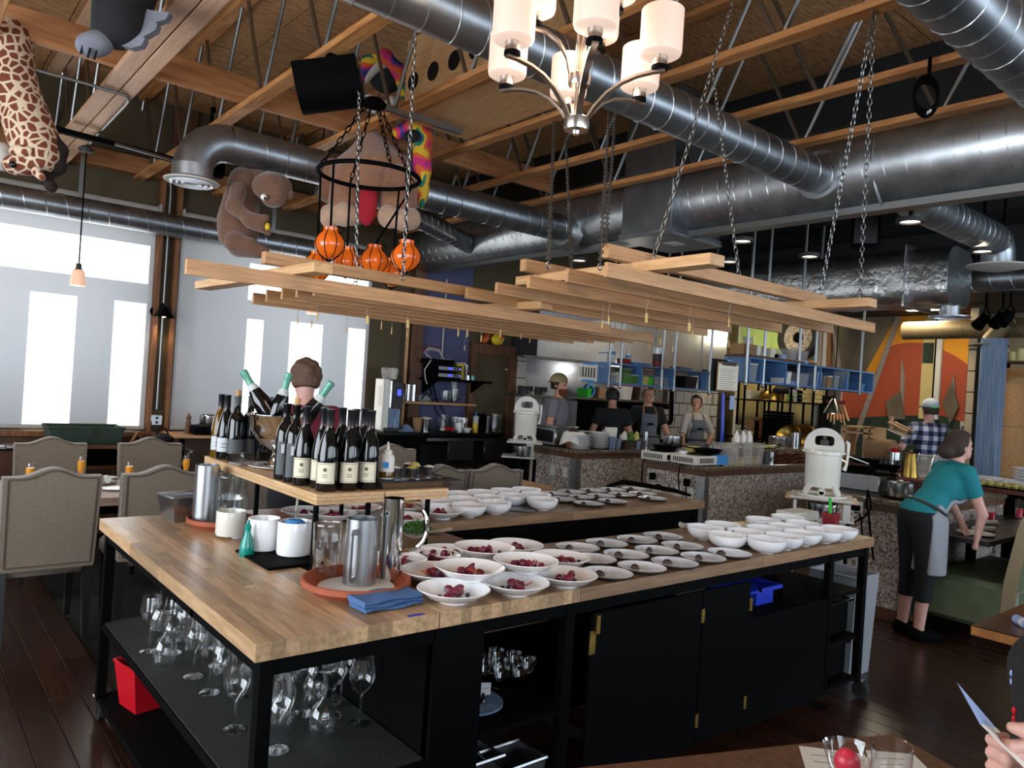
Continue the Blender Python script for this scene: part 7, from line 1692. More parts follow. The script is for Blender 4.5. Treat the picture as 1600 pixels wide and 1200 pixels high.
# ---------------------------------------------------------------- far wall: mural, alcove with racks, tyre, posts
def fpoly(pts, x, th_, m, nm='painted_field', parent=wb):
    q = [PX(a, b, x) for a, b in pts]; mb = MB(); n = len(q)
    mb.v = [(x, p.y, p.z) for p in q]+[(x+th_, p.y, p.z) for p in q]
    mb.f = [tuple(range(n)), tuple(range(n, 2*n))[::-1]]+[(i, (i+1) % n, n+(i+1) % n, n+i) for i in range(n)]; mb.mi = [0]*len(mb.f)
    return obj(nm, mb, m, parent, ang=0)
fpoly([(1402, 462), (1446, 468), (1522, 468), (1519, 600), (1300, 600)], FX-.006, .006, 'yellow_paint')
arc = [(1383, 545), (1400, 538), (1420, 535), (1442, 536), (1462, 541), (1478, 549), (1492, 556), (1506, 565), (1521, 579)]
fpoly([(1293, 655), (1318, 600), (1345, 593), (1362, 594)]+arc+[(1511, 661), (1466, 648), (1434, 649), (1386, 650)], FX-.010, .004, 'orange_paint')
fpoly([(1290, 655), (1386, 650), (1434, 649), (1466, 648), (1511, 661), (1508, 740), (1285, 735)], FX-.012, .004, 'green_wall')
fpoly([(1296, 475), (1402, 462), (1410, 478), (1346, 592), (1318, 598), (1300, 600)], FX-.011, .004, 'brown_wall')
def wood_strip(pts, lab, x=FX-.05):
    o = fpoly(pts, x, .03, 'grey_wood', 'wood_strip', None); tag(o, lab, 'board')
wood_strip([(1401, 492), (1409, 490), (1336, 694), (1328, 694)], 'long grey plank leaning diagonally across the mural')
wood_strip([(1408, 560), (1413, 590), (1410, 652), (1406, 620)], 'thin grey wooden shard on the orange mural near the plank'); wood_strip([(1490, 584), (1492, 610), (1488, 658), (1485, 612)], 'thin grey wooden shard beside the tiled post')
for pts, lab in (([(1384, 629), (1406, 610), (1413, 655), (1388, 655)], 'grey wooden mountain panel before the orange mural'), ([(1472, 630), (1487, 596), (1497, 635), (1484, 662)], 'grey wooden diamond panel near the tiled post')): tag(fpoly(pts, FX-.08, .03, 'brown_wall', 'wood_cutout', None), lab, 'panel')
w = struct('window_20', MB().bb((FX-.03, fy(1473, 560), fz(1455, 655)), (FX-.01, fy(1442, 560), fz(1458, 497))), 'cream_wall')
obj('pane', MB().bb((FX-.035, fy(1460, 555), fz(1452, 568)), (FX-.03, fy(1443, 555), fz(1452, 536))), 'green_wall', w, ang=0); obj('jamb', MB().bb((FX-.09, fy(1474, 560), fz(1455, 655)), (FX-.03, fy(1465, 560), fz(1458, 497))), 'cream_enamel', w, ang=0); obj('gap', MB().bb((FX-.095, fy(1466, 560), fz(1455, 655)), (FX-.09, fy(1463.5, 560), fz(1458, 497))), 'black', w, ang=0)
ps = struct('wall_post', MB().bb((10.8, PX(1524, 600, 10.8).y, 0), (10.95, PX(1510, 600, 10.8).y, 3.08)), 'grout')
yy = (PX(1524, 600, 10.8).y+PX(1510, 600, 10.8).y)/2; ww = abs(PX(1524, 600, 10.8).y-PX(1510, 600, 10.8).y)
tme = MB().box((0, 0, 0), (.014, ww-.016, .26), bev=.003).mesh('tile', 0)
for k in range(11): obj('tile', tme, 'tile_cream', ps, loc=(10.795, yy, .16+k*.275))
bp_ = PX(1542, 640, 10.2); one('blue_column', MB().bb((10.2, PX(1560, 640, 10.2).y, 0), (10.4, PX(1526, 640, 10.2).y, PX(1545, 528, 10.2).z), bev=.01), 'blue_wash', 'blue stained timber column beside the tiled post', 'column')
t = thing('chipboard_wall', 'low chipboard partition topped by a candle shelf', 'partition'); y0_, y1_ = PX(1700, 650, 10.6).y, PX(1557, 650, 10.6).y; zt = PX(1580, 588, 10.6).z
for k in range(2): obj('panel', MB().bb((10.6, y0_, zt-.62*(k+1)+.008), (10.65, y1_, zt-.62*k), bev=.003), 'chipboard', t, ang=0)
obj('cap_board', MB().bb((10.55, y0_, zt), (10.7, y1_, zt+.1)), 'lumber', t, ang=0); obj('shelf_board', MB().bb((10.4, y0_, zt+.16), (10.75, y1_+.05, zt+.18)), 'wood_dark', t, ang=0); obj('bracket', MB().bb((10.6, y1_-.1, zt+.1), (10.65, y1_-.05, zt+.16)), 'black', t, ang=0)
for k, px in enumerate((1553, 1569, 1582, 1594)): cyl('pillar_candle', (10.5, PX(px, 572, 10.5).y, zt+.181), .055, (.12, .14, .11, .15)[k], 'cream_wall', 'cream pillar candle on the partition shelf, %s from the blue column' % ORD[k], 'candle', grp='candles on the partition shelf')
t = thing('far_counter', 'dark counter behind the right counter laden with dishes', 'counter'); obj('counter_body', MB().bb((8.2, .6, 0), (9.0, 3.6, .93)), 'black', t, ang=0); obj('counter_top', MB().bb((8.15, .6, .93), (9.05, 3.6, .97), bev=.004), 'wood_red', t)
for k in range(7): c = PX(1520+k*13, 748, 8.4); tag(obj('serving_bowl', MB().lathe([(0, 0), (.08, 0), (.17, .06), (.175, .065), (.16, .06), (.07, .01), (0, .01)], 26), 'white', None, loc=(8.4+.25*(k % 2), c.y, .971+.0)), 'white serving bowl on the far counter, %s from the blue column' % ORD[k], 'bowl', 'white serving bowls on the far counter')
for k in range(8): c = PX(1505+k*13, 762, 8.25); t = thing('bun_plate', 'small dark plate with a golden bun, %s from the teal shirted person' % ORD[k], 'plate', (8.26, c.y-.02, .971), 0, 'bun plates on the far counter'); obj('plate_body', MB().lathe([(0, 0), (.06, 0), (.085, .01), (0, .006)], 16), 'black', t); obj('bun', MB().ball((0, 0, .03), (.045, .045, .03), 10, 6), 'pale_food', t)
for k in range(6): c = PX(1592, 730, 8.8); tag(obj('plate', pm2, 'white', None, loc=(8.85, c.y-.05, .971+.03*k)), 'white plate in the tall stack at the picture edge, %s from the bottom' % ORD[k], 'plate', 'tall stack of white plates at the picture edge')
# prep table with the box frame, kraft roll and roast stand
t = thing('prep_table', 'brown prep table before the mural', 'table'); obj('table_top', MB().bb((8.9, 3.75, .97), (9.7, 5.0, 1.01)), 'wood_red', t, ang=0)
for x in (9.0, 9.6):
    for y in (3.85, 4.9): obj('leg', MB().bb((x-.03, y-.03, 0), (x+.03, y+.03, .97)), 'black', t, ang=0)
t = thing('box_frame', 'open pine frame shelf on the prep table', 'shelf'); a, b = PX(1316, 693, 9.2), PX(1364, 668, 9.2)
for p in (a.y, (a.y+b.y)/2-.1, b.y): obj('upright', MB().bb((9.2, p-.03, 1.011), (9.5, p+.03, b.z)), 'pine_y', t, ang=0)
for z in (b.z, b.z-.07): obj('rail', MB().bb((9.2, b.y, z-.02), (9.5, a.y, z)), 'pine_y', t, ang=0)
t = thing('kraft_roll', 'roll of kraft paper on the prep table', 'roll'); a = PX(1384, 682, 9.2); obj('roll', MB().tube((9.2, a.y+.2, 1.17), (9.2, a.y-.1, 1.17), .13, n=20), 'cardboard', t); obj('stand', MB().bb((9.1, a.y-.12, 1.011), (9.4, a.y+.22, 1.05)), 'grey_glaze', t, ang=0)
t = thing('slicer', 'wooden frame tool lying on the kraft roll', 'tool'); p, q = PX(1388, 660, 9.0), PX(1418, 668, 9.0)
for d_ in (0, .16): obj('rail', MB().tube(p+Vector((d_, 0, 0)), q+Vector((d_, 0, -.05)), .02, n=8), 'pine_x', t)
obj('cross_piece', MB().tube(p+Vector((.08, 0, -.08)), p+Vector((.08, 0, .07)), .025, n=8), 'pine_x', t); obj('blade', MB().bar(p+Vector((.08, 0, -.08)), q+Vector((.08, 0, -.12)), .18, .01), 'steel', t, ang=0)
t = thing('steel_canister', 'steel pot with a red lid on the prep table', 'pot'); a = PX(1399, 690, 9.0); obj('pot_body', MB().tube((9.0, a.y, 1.011), (9.0, a.y, 1.17), .08, n=18), 'steel', t); obj('lid', MB().ball((9.0, a.y, 1.19), (.05, .05, .03), 12, 6), 'red_plastic', t)
for k in range(7): cyl('tasting_cup', (8.95, PX(1370+k*7.5, 703, 8.95).y, 1.011), .028, .07, 'charcoal', 'dark tasting cup in the row on the prep table, %s from the plank' % ORD[k], 'cup', grp='tasting cups on the prep table')
# yellow alcove with wire racks
struct('wall_alcove', MB().bb((FX-.04, fy(1290, 640), 0), (FX-.01, 7.96, fz(1200, 575))), 'cream_wall'); struct('wall_lime', MB().bb((FX-.04, fy(1292, 540), fz(1200, 560)), (FX-.012, 7.96, 3.05)), 'lime')
struct('trim_20', MB().bb((FX-.1, fy(1292, 540), fz(1200, 577)), (FX-.04, 7.96, fz(1200, 561))), 'pine_y')
def rack(y0, y1, lab, zs_):
    t = thing('wire_rack', lab, 'rack')
    for z in zs_: obj('shelf', MB().bb((11.3, y0, z-.012), (11.75, y1, z+.012)), 'black', t, ang=0)
    for x in (11.32, 11.73):
        for y in (y0+.02, (y0+y1)/2, y1-.02): obj('post', MB().tube((x, y, 0), (x, y, 2.05), .02, n=8), 'black', t)
ya, ym, yb = PX(1270, 650, 11.3).y, PX(1196, 650, 11.3).y, PX(1128, 650, 11.3).y
rack(ya, ym-.02, 'black wire rack in the yellow alcove, nearer the mural', (.5, 1.0, 1.67)); rack(ym+.02, yb, 'black wire rack in the yellow alcove, nearer the tiles', (.5, 1.02, 1.67))
def ry(px): return PX(px, 650, 11.4).y
for k, (px, z, w, h, m, lab) in enumerate(((1258, 1.683, .28, .2, 'cream_wall', 'cream stacked tubs on top of the alcove rack, mural side'), (1244, 1.683, .24, .2, 'plastic_white', 'pale stacked tubs on top of the alcove rack, middle'), (1236, 1.683, .12, .11, 'green_plastic', 'small green box on top of the alcove rack'), (1167, 1.683, .14, .16, 'paper', 'white box on top of the alcove rack'), (1178, 1.033, .3, .3, 'cardboard', 'pile of brown trays on the alcove rack'), (1190, 1.033, .2, .36, 'wood_trim', 'taller pile of brown trays on the alcove rack'), (1160, 1.033, .24, .2, 'paper', 'pile of pale papers on the alcove rack'), (1212, 1.013, .36, .5, 'black', 'black equipment box on the alcove rack'))):
    t = thing('stacked_tubs', lab, 'tubs'); n = max(2, int(h/.055))
    for q in range(n): obj('layer', MB().box((11.5, ry(px), z+h*(q+.5)/n), (.3, w*(1-.03*(q % 2)), h/n*.86), bev=.004), m, t, ang=0)
t = thing('brass_dome', 'shiny brass dome on the alcove rack', 'dome', (11.45, ry(1199), 1.683)); obj('dome_shell', MB().lathe([(.2, 0), (.19, .08), (.14, .15), (0, .19)], 24), 'brass', t); obj('rim', MB().lathe([(.2, 0), (.215, .005), (.2, .012)], 24, close=True), 'brass', t)
t = thing('mixer_machine', 'dark stand mixer on top of the alcove rack', 'mixer', (11.45, ry(1222), 1.683)); obj('head', MB().ball((0, 0, .2), (.12, .2, .08), 14, 8), 'charcoal', t); obj('column', MB().bb((-.06, .1, 0), (.06, .2, .2)), 'charcoal', t, ang=0)
for k, (px, r_) in enumerate(((1262, .26), (1250, .2))): t = thing('brass_bowl', 'big shiny brass bowl in the alcove, %s' % ('nearer the mural' if k == 0 else 'nearer the tiles'), 'bowl', (11.2-.1*k, ry(px), 1.1+.02*k)); obj('bowl_body', MB().lathe([(.03, -.1), (r_*.7, -.06), (r_, .05), (r_*.97, .05), (r_*.65, -.04), (0, -.08)], 26, Matrix.Rotation(-.9, 4, 'Y')), 'brass', t); obj('rim', MB().lathe([(r_, .05), (r_*1.04, .055), (r_, .062)], 26, Matrix.Rotation(-.9, 4, 'Y'), close=True), 'brass', t)
t = thing('spare_tyre', 'dark car wheel hung on the lime green wall', 'wheel'); c = PX(1249, 528, FX-.15); T = Matrix.Translation(c) @ Matrix.Rotation(-PI/2, 4, 'Y')
rt = abs(fz(1250, 484)-fz(1250, 558))/2*.93
obj('tyre', MB().lathe([(rt*.68, -.06), (rt*.9, -.08), (rt, -.05), (rt, .05), (rt*.9, .08), (rt*.68, .06)], 40, T, close=True), 'rubber', t); obj('hub', MB().lathe([(rt*.25, .045), (rt*.5, .02), (rt*.68, .05), (rt*.68, -.05), (rt*.25, -.05)], 36, T, close=True), 'stone', t); obj('center', MB().lathe([(0, .03), (rt*.24, .03), (rt*.24, -.04), (0, -.04)], 24, T), 'black', t)
for k, (a, b, w, m) in enumerate(((1283, 1280, 5, 'grey_wood'), (1290, 1287, 6, 'white_paint'), (1296, 1294, 6, 'wood_trim'), (1302, 1309, 5, 'grey_wood'))): o = fpoly([(a-w/2, 514), (a+w/2, 514), (b+w/2, 574), (b-w/2, 574)], FX-.3, .05, m, 'leaning_board', None); tag(o, 'upright board leaning by the car wheel, %s from the wheel' % ORD[k], 'board', 'boards leaning by the car wheel')
struct('trim_21', MB().bb((FX-.2, PX(1277, 650, FX-.2).y, 0), (FX-.1, PX(1270, 650, FX-.2).y, 2.0)), 'white_paint')
one('black_case', MB().bb((FX-.3, PX(1296, 650, FX-.3).y, .9), (FX-.2, PX(1279, 650, FX-.3).y, PX(1285, 618, FX-.3).z)), 'black_matte', 'tall black case beside the white door post', 'case', ang=0)
t = thing('knife_board', 'pale wooden skewers bundle with a red band under the shelf', 'bundle'); c = PX(1312, 645, 10.0)
for k in range(7): obj('skewer', MB().tube((10, c.y+.14-.03*k, c.z+.12), (10, c.y+.17-.05*k, c.z-.1-.03*(k % 3)), .012, n=6), 'pine_y', t)
obj('band', MB().box((10, c.y+.05, c.z+.14), (.06, .26, .05)), 'red_dull', t, ang=0); obj('hook', MB().box((10, c.y+.02, c.z+.3), (.03, .06, .3)), 'grey_wood', t, ang=0)
t = thing('steel_lamp', 'cone shaped steel lamp beside the skewers', 'lamp'); c = PX(1302, 640, 9.9); obj('cone_shade', MB().lathe([(.02, .2), (.04, .17), (.13, 0), (.12, 0), (.035, .16)], 20, Matrix.Translation((9.9, c.y, c.z-.05))), 'steel', t); obj('cord', MB().tube((9.9, c.y, c.z+.14), (9.9, c.y, 3.09), .008, n=6), 'black', t); obj('bulb', MB().ball((9.9, c.y, c.z-.02), .04, 10, 6), 'lamp_face', t)
for k, (px, py) in enumerate(((1405, 648), (1505, 666))): c = PX(px-8 if k == 0 else px, py, FX-.02); t = thing('wall_outlet', 'white wall outlet on the mural, %s' % ('with a black cord' if k == 0 else 'by the tiled post'), 'outlet'); obj('plate', MB().box((FX-.02, c.y, c.z), (.02, .08, .13), bev=.004), 'white_paint', t); obj('socket', MB().box((FX-.033, c.y, c.z-.02), (.006, .03, .04)), 'charcoal', t, ang=0)
# kitchen ceiling lights
t = thing('ceiling_panel_light', 'bright rectangular light panel in the kitchen ceiling', 'light'); c = PZ(1425, 477, 3.05); obj('light_face', MB().box((c.x, c.y, 3.05), (1.2, .55, .01)), 'panel_light', t, ang=0); obj('light_frame', MB().box((c.x, c.y, 3.066), (1.28, .63, .03)), 'white_paint', t, ang=0)
lamp('panel_lamp', 'AREA', (c.x, c.y, 3.03), 38, (1, .84, .6), aim=(c.x, c.y, 0), size=1.2, sizey=.5)
for k, (px, py, dx) in enumerate(((1160, 378, .06), (905, 408, .06), (1422, 348, .06), (1535, 394, .06), (1265, 402, .06), (1140, 410, .06))):
    c = PZ(px, py, 3.0); t = thing('recessed_light', 'small round can light in the kitchen ceiling, %s' % ('above the second rack chain', 'left of the duct box', 'above the foil duct', 'below the bent duct diffuser', 'by the shelf rods', 'between the rods')[k], 'light', (c.x, c.y, 3.0), group='can lights in the kitchen ceiling')
    obj('trim_ring', MB().lathe([(.07, 0), (.095, 0), (.095, .03), (.07, .03)], 22, close=True), 'charcoal', t); obj('stem', MB().tube((0, 0, .05), (0, 0, KZ-2.99), .014, n=6), 'black', t); obj('light_face', MB().lathe([(0, .012), (.07, .012)], 20), 'lamp_face', t)
    lamp('can_light', 'SPOT', (c.x, c.y, 2.98), 16, (1, .82, .6), aim=(c.x, c.y, 0), spot=1.9, blend=.6)
lamp('alcove_light', 'POINT', (11.0, 7.2, 2.75), 30, (1, .82, .5), soft=.15)
lamp('hood_light', 'POINT', (8.2, 7.3, 2.0), 5, (1, .9, .8), soft=.1)
# theatre spots by the brown duct, hanging black ceiling speaker cables
for k, (px, py) in enumerate(((1540, 495), (1566, 493), (1578, 490), (1463, 410) if False else (1568, 372))): c = PX(px, py, 9.8 if k < 3 else 8.2); t = thing('spot_fixture', 'black stage spot under the dark ceiling, %s' % ('above the blue column', 'second in the row of three', 'third in the row of three', 'beside the bent duct diffuser')[k], 'light', c); obj('lamp_body', MB().tube((0, 0, 0), (-.1, .05, -.12), .055, .07, n=14), 'black', t); obj('yoke', MB().path([(0, .05, 0), (0, 0, .12), (0, -.05, 0)], .012, n=6), 'black', t); obj('stem', MB().tube((0, 0, .1), (0, 0, (3.09 if c.x > 9.4 else KZ)-c.z), .014, n=6), 'black', t)
# ================================================================ SOFT BODIES (one continuous surface each)
def nets(D, o, h):
    S_ = D < 0; n = np.array(D.shape)-1
    cs = [(i, j, k) for i in (0, 1) for j in (0, 1) for k in (0, 1)]
    sub = lambda A, c: A[c[0]:c[0]+n[0], c[1]:c[1]+n[1], c[2]:c[2]+n[2]]
    cnt = sum(sub(S_, c).astype(np.int8) for c in cs)
    cells = np.argwhere((cnt > 0) & (cnt < 8)); idx = np.full(n, -1, np.int64); idx[tuple(cells.T)] = np.arange(len(cells))
    P = np.zeros((len(cells), 3)); C_ = np.zeros(len(cells))
    for a in cs:
        for ax in range(3):
            if a[ax]: continue
            b = list(a); b[ax] = 1
            da = D[tuple((cells+a).T)]; db = D[tuple((cells+b).T)]; cr = (da < 0) != (db < 0)
            t = np.where(cr, da/np.where(cr, da-db, 1), 0); p = np.array(a)+np.outer(t, np.eye(3)[ax])
            P += p*cr[:, None]; C_ += cr
    V = (cells+P/C_[:, None])*h+o; F = []
    for ax in range(3):
        u, v = (ax+1) % 3, (ax+2) % 3; e = np.eye(3, dtype=int)
        lo = np.zeros(3, int); lo[u] = lo[v] = 1; hi = n+1; hi = hi.copy(); hi[ax] -= 1; hi[u] -= 1; hi[v] -= 1
        sl = tuple(slice(lo[k], hi[k]) for k in range(3)); sh = tuple(slice(lo[k]+e[ax][k], hi[k]+e[ax][k]) for k in range(3))
        A = S_[sl]; B = S_[sh]; q = np.argwhere(A != B)+lo
        if not len(q): continue
        fl_ = A[tuple((q-lo).T)]
        c = [idx[tuple((q-m).T)] for m in (0*e[u], e[u], e[u]+e[v], e[v])]; Q = np.stack(c, 1); Q[~fl_] = Q[~fl_][:, ::-1]; F.append(Q)
    return V, np.concatenate(F)
def blob(name, prims, h, m, parent, label=None, clip=None, k=.02, grow=0):
    lo, hi = np.full(3, 9e9), np.full(3, -9e9); bx = []
    for p in prims:
        if p[0] == 'c': a, b = np.array(p[1]), np.array(p[2]); r = max(p[3], p[4])+grow; l, u = np.minimum(a, b)-r, np.maximum(a, b)+r
        else: r = max(p[2])+grow; l, u = np.array(p[1])-r, np.array(p[1])+r
        bx.append((l, u)); lo = np.minimum(lo, l); hi = np.maximum(hi, u)
    o = lo-3*h; dim = np.ceil((hi+3*h-o)/h).astype(int)+1; D = np.full(dim, .3, np.float32)
    for p, (l, u) in zip(prims, bx):
        i0 = np.maximum(0, ((l-k-2*h-o)/h).astype(int)); i1 = np.minimum(dim, ((u+k+2*h-o)/h).astype(int)+2)
        g = np.stack(np.meshgrid(*[o[q]+h*np.arange(i0[q], i1[q]) for q in range(3)], indexing='ij'), -1).astype(np.float32)
        if p[0] == 'c':
            a, b = np.array(p[1], np.float32), np.array(p[2], np.float32); d = b-a; t = np.clip(((g-a) @ d)/max(1e-9, d @ d), 0, 1)
            dd = np.linalg.norm(g-a-t[..., None]*d, axis=-1)-(p[3]+(p[4]-p[3])*t)
        else:
            q = g-np.array(p[1], np.float32)
            if len(p) > 3 and p[3] is not None: q = q @ np.array(p[3], np.float32)
            r = np.array(p[2], np.float32); k0 = np.linalg.norm(q/r, axis=-1); k1 = np.linalg.norm(q/(r*r), axis=-1); dd = np.where(k1 > 1e-6, k0*(k0-1)/np.maximum(k1, 1e-6), -min(p[2]))
        s = tuple(slice(i0[q], i1[q]) for q in range(3)); dd = dd-grow; c = D[s]; w = np.clip(.5+.5*(c-dd)/k, 0, 1); D[s] = c*(1-w)+dd*w-k*w*(1-w)
    if clip is not None:
        g = np.stack(np.meshgrid(*[o[q]+h*np.arange(dim[q]) for q in range(3)], indexing='ij'), -1); D = np.maximum(D, clip(g).astype(np.float32))
    V, F = nets(D, o, h); me = bpy.data.meshes.new(name); me.from_pydata(V.tolist(), [], F.tolist()); me.shade_smooth()
    return obj(name, me, m, parent, label)
def hand_prims(w, d, nrm, s=1, curl=.3):
    w = Vector(w); d = Vector(d).normalized(); nrm = Vector(nrm).normalized(); sd = d.cross(nrm).normalized(); out = []
    for x in (-.026, 0, .026): out.append(('c', w+d*.015*s+sd*x*.6*s, w+d*.085*s+sd*x*s, .017*s, .013*s))
    for x, l in ((-.03, .062), (-.01, .075), (.011, .07), (.031, .055)):
        b = w+d*.092*s+sd*x*s; m_ = b+(d*math.cos(curl)-nrm*math.sin(curl))*l*.52*s; e = m_+(d*math.cos(curl*2.4)-nrm*math.sin(curl*2.4))*l*.5*s
        out += [('c', b, m_, .0095*s, .0088*s), ('c', m_, e, .0088*s, .0072*s)]
    b = w+d*.025*s-sd*.03*s; m_ = b+(d*.7-sd*.7-nrm*.2).normalized()*.045*s; out += [('c', b, m_, .013*s, .0105*s), ('c', m_, m_+(d-sd*.2-nrm*.35).normalized()*.035*s, .0105*s, .008*s)]
    return out
def person(lab, loc, rz, H, skin, top, hair, elbows, wrists, lean=0, hyaw=0, hpitch=0, sleeve=.62, apron=None, cap=None, beard=None, fem=False, long_hair=False, palms=((0, 0, -1), (0, 0, -1)), legs=True, turn=0):
    s = H/1.75; t = thing('person', lab, 'person', loc, rz, None); V3 = lambda *a: Vector(a)*s
    T = Matrix.Translation(V3(0, 0, .95)) @ Matrix.Rotation(-lean, 4, 'X') @ Matrix.Rotation(turn, 4, 'Z') @ Matrix.Translation(-V3(0, 0, .95)); R3 = T.to_3x3()
    f_ = .9 if fem else 1; P = lambda *a: T @ V3(*a)
    E_ = lambda c, r, rot=R3: ('e', c, [x*s for x in r], rot)
    pelvis = E_(V3(0, -.005, .96), (.165, .115, .13), None)
    torso = [E_(P(0, 0, 1.09), (.142*f_, .10, .17)), E_(P(0, .0, 1.28), (.165*f_, .112, .19)), ('c', P(-.13*f_, -.01, 1.40), P(.13*f_, -.01, 1.40), .062*s, .062*s), ('c', P(0, -.015, 1.38), P(0, -.01, 1.44), .085*s, .06*s)]
    if fem: torso += [E_(P(sx*.07, .085, 1.27), (.065, .05, .065)) for sx in (-1, 1)]
    nk = P(0, -.005, 1.46); TH = Matrix.Translation(nk) @ Matrix.Rotation(hyaw, 4, 'Z') @ Matrix.Rotation(-hpitch, 4, 'X') if not lean else Matrix.Translation(nk) @ Matrix.Rotation(hyaw, 4, 'Z') @ Matrix.Rotation(-hpitch-lean*.25, 4, 'X')
    HR = TH.to_3x3(); h_ = lambda x, y, z: TH @ V3(x, y, z)
    cran = E_(h_(0, .0, .185), (.074, .094, .092), HR)
    head = [('c', P(0, -.012, 1.42), h_(0, .005, .10), .056*s*f_, .052*s*f_), cran, E_(h_(0, .03, .125), (.058, .066, .08), HR), ('c', h_(0, .085, .155), h_(0, .108, .128), .009*s, .013*s), E_(h_(0, .08, .068), (.022, .02, .018), HR), ('c', h_(-.03, .082, .178), h_(.03, .082, .178), .011*s, .011*s), ('c', h_(-.018, .088, .098), h_(.018, .088, .098), .008*s, .008*s)]
    head += [E_(h_(sx*.077, -.005, .15), (.012, .02, .032), HR) for sx in (-1, 1)]
    arms, sleeves = [], []
    for i, sx in enumerate((-1, 1)):
        sh = P(sx*.17*f_, -.01, 1.40); el = T @ (Vector(elbows[i])*s) if lean == 0 else Vector(elbows[i])*s; wr = Vector(wrists[i])*s
        arms += [('c', sh, el, .053*s*f_, .041*s*f_), ('c', el, wr, .041*s*f_, .028*s*f_)]+hand_prims(wr, wr-el, palms[i], s*f_)
        sleeves.append((sh, el))
    lg = []
    for sx in (-1, 1): lg += [('c', V3(sx*.09, 0, .90), V3(sx*.095, .015, .5), .09*s, .058*s), ('c', V3(sx*.095, .015, .5), V3(sx*.1, -.02, .09), .056*s, .038*s), ('c', V3(sx*.1, -.04, .05), V3(sx*.11, .13, .03), .045*s, .032*s)]
    blob('body', [pelvis]+torso+head+arms+(lg if legs else []), .0085, skin, t)
    Ti = T.inverted(); Rn = np.array(Ti.to_3x3()); tn = np.array(Ti.translation)
    loc_ = lambda g: (g @ Rn.T+tn)/s
    Hi = TH.inverted(); Hn = np.array(Hi.to_3x3()); hn = np.array(Hi.translation); hl = lambda g: (g @ Hn.T+hn)/s
    sl = [('c', a, a+(b-a)*sleeve, .058*s*f_, .05*s*f_) for a, b in sleeves]
    def shirt_clip(g):
        L_ = loc_(g); d = np.maximum(.9-L_[..., 2], L_[..., 2]-1.462)*s
        for a, b in sleeves:
            n = np.array((b-a).normalized()); q = g-np.array(a+(b-a)*sleeve); d = np.maximum(d, np.where((q @ n > 0) & (np.linalg.norm(q, axis=-1) < .10*s), q @ n, -1))
        return d
    blob('shirt', [pelvis]+torso+sl, .0095, top, t, None, shirt_clip, grow=.013*s)
    if legs: blob('trousers', [pelvis]+[p for k, p in enumerate(lg) if k % 3 < 2], .011, 'trouser', t, None, lambda g: np.maximum(g[..., 2]-1.0*s, (.11 if not fem else .3)*s-g[..., 2]), grow=.016*s)
    if legs:
        for k in (2, 5): blob('shoe', [lg[k]], .009, 'black', t, None, lambda g: g[..., 2]-.11*s, grow=.01)
    if apron:
        ap = torso[:2]+torso[4:]+[pelvis, ('c', V3(-.07, .03, .9), V3(-.08, .05, .55), .11*s, .09*s), ('c', V3(.07, .03, .9), V3(.08, .05, .55), .11*s, .09*s)]
        def acl(g):
            L_ = loc_(g); w = np.where(L_[..., 2] > 1.08, .115, .2); yy = np.where(g[..., 2] > .98*s, L_[..., 1], g[..., 1]/s); return np.maximum.reduce([(.005-.03*(lean > 0)-yy)*s]+[(np.abs(L_[..., 0])-w)*s, (L_[..., 2]-1.36)*s, (.52-g[..., 2]/s)*s])
        o = blob('apron', ap, .0095, apron, t, None, acl, grow=.03*s)
        for sx in (-1, 1): obj('strap', MB().path([P(sx*.095, .12, 1.34), P(sx*.085, .085, 1.42), P(sx*.065, .0, 1.475)], .012*s, n=6), 'cardboard' if apron == 'apron_grey' else apron, t)
        obj('waist_tie', MB().path([P(.178*math.cos(q), .135*math.sin(q), 1.03+.02*math.sin(q)) for q in [i*PI/10 for i in range(20)]], .013*s, n=6, closed=True), 'charcoal', t)
        if apron == 'apron_grey': obj('name_patch', MB().box((0, 0, 0), (.09*s, .006, .03*s), mx=Matrix.Translation(P(.0, .158, 1.22)) @ R3.to_4x4()), 'black', t, ang=0)
    if hair:
        def hcl(g):
            L_ = hl(g); y, z = L_[..., 1], L_[..., 2]; return np.minimum(np.maximum(y-.055+.35*np.maximum(0, .25-z), (.105 if not long_hair else .05)-z), np.maximum(y-.082, .232-z) if not cap else 1.0)*s
        hp = [cran, E_(h_(0, -.03, .15), (.072, .06, .075), HR)]+([E_(h_(0, -.10, .12), (.05, .05, .05), HR)] if long_hair else [])+[E_(h_(.068*math.cos(q*2.4)*math.sqrt(1-(q/17)**2), -.012+.088*math.sin(q*2.4)*math.sqrt(1-(q/17)**2), .185+.088*q/17), (.02, .02, .018), HR) for q in range(0 if cap or fem else 17)]
        blob('hair', hp, .007, hair, t, None, hcl, grow=.014*s)
    if beard: blob('beard', [E_(h_(0, .05, .085), (.06, .058, .06), HR)], .007, beard, t, None, lambda g: np.maximum(hl(g)[..., 2]-.112, .02-hl(g)[..., 1])*s, grow=.006)
    if cap:
        m_, back = cap; blob('cap', [cran, E_(h_(0, -.01, .215), (.078, .096, .08), HR)], .007, m_, t, None, lambda g: (.188-hl(g)[..., 2])*s, grow=.012*s)
        obj('cap_brim', MB().surf(lambda u, v: h_((u-.5)*.15, back*(.09+.075*v*math.cos((u-.5)*2.2)), .205-.018*v), 10, 4), 'black' if back < 0 else m_, t)
        if back > 0: obj('cap_strap', MB().path([h_(x, -.112+x*x*2.5, .195) for x in (-.05, -.03, 0, .03, .05)], .009, n=6), 'lime_strap', t)
    for sx in (-1, 1): obj('eye', MB().ball(h_(sx*.031, .083, .158), (.012*s, .008*s, .007*s), 8, 6), 'black_gloss', t)
    return t
def face(dx, dy): return math.atan2(-dx, dy)
rt_, tw_ = Vector((AX[0][0], AX[0][1])), Vector((-AX[2][0], -AX[2][1]))
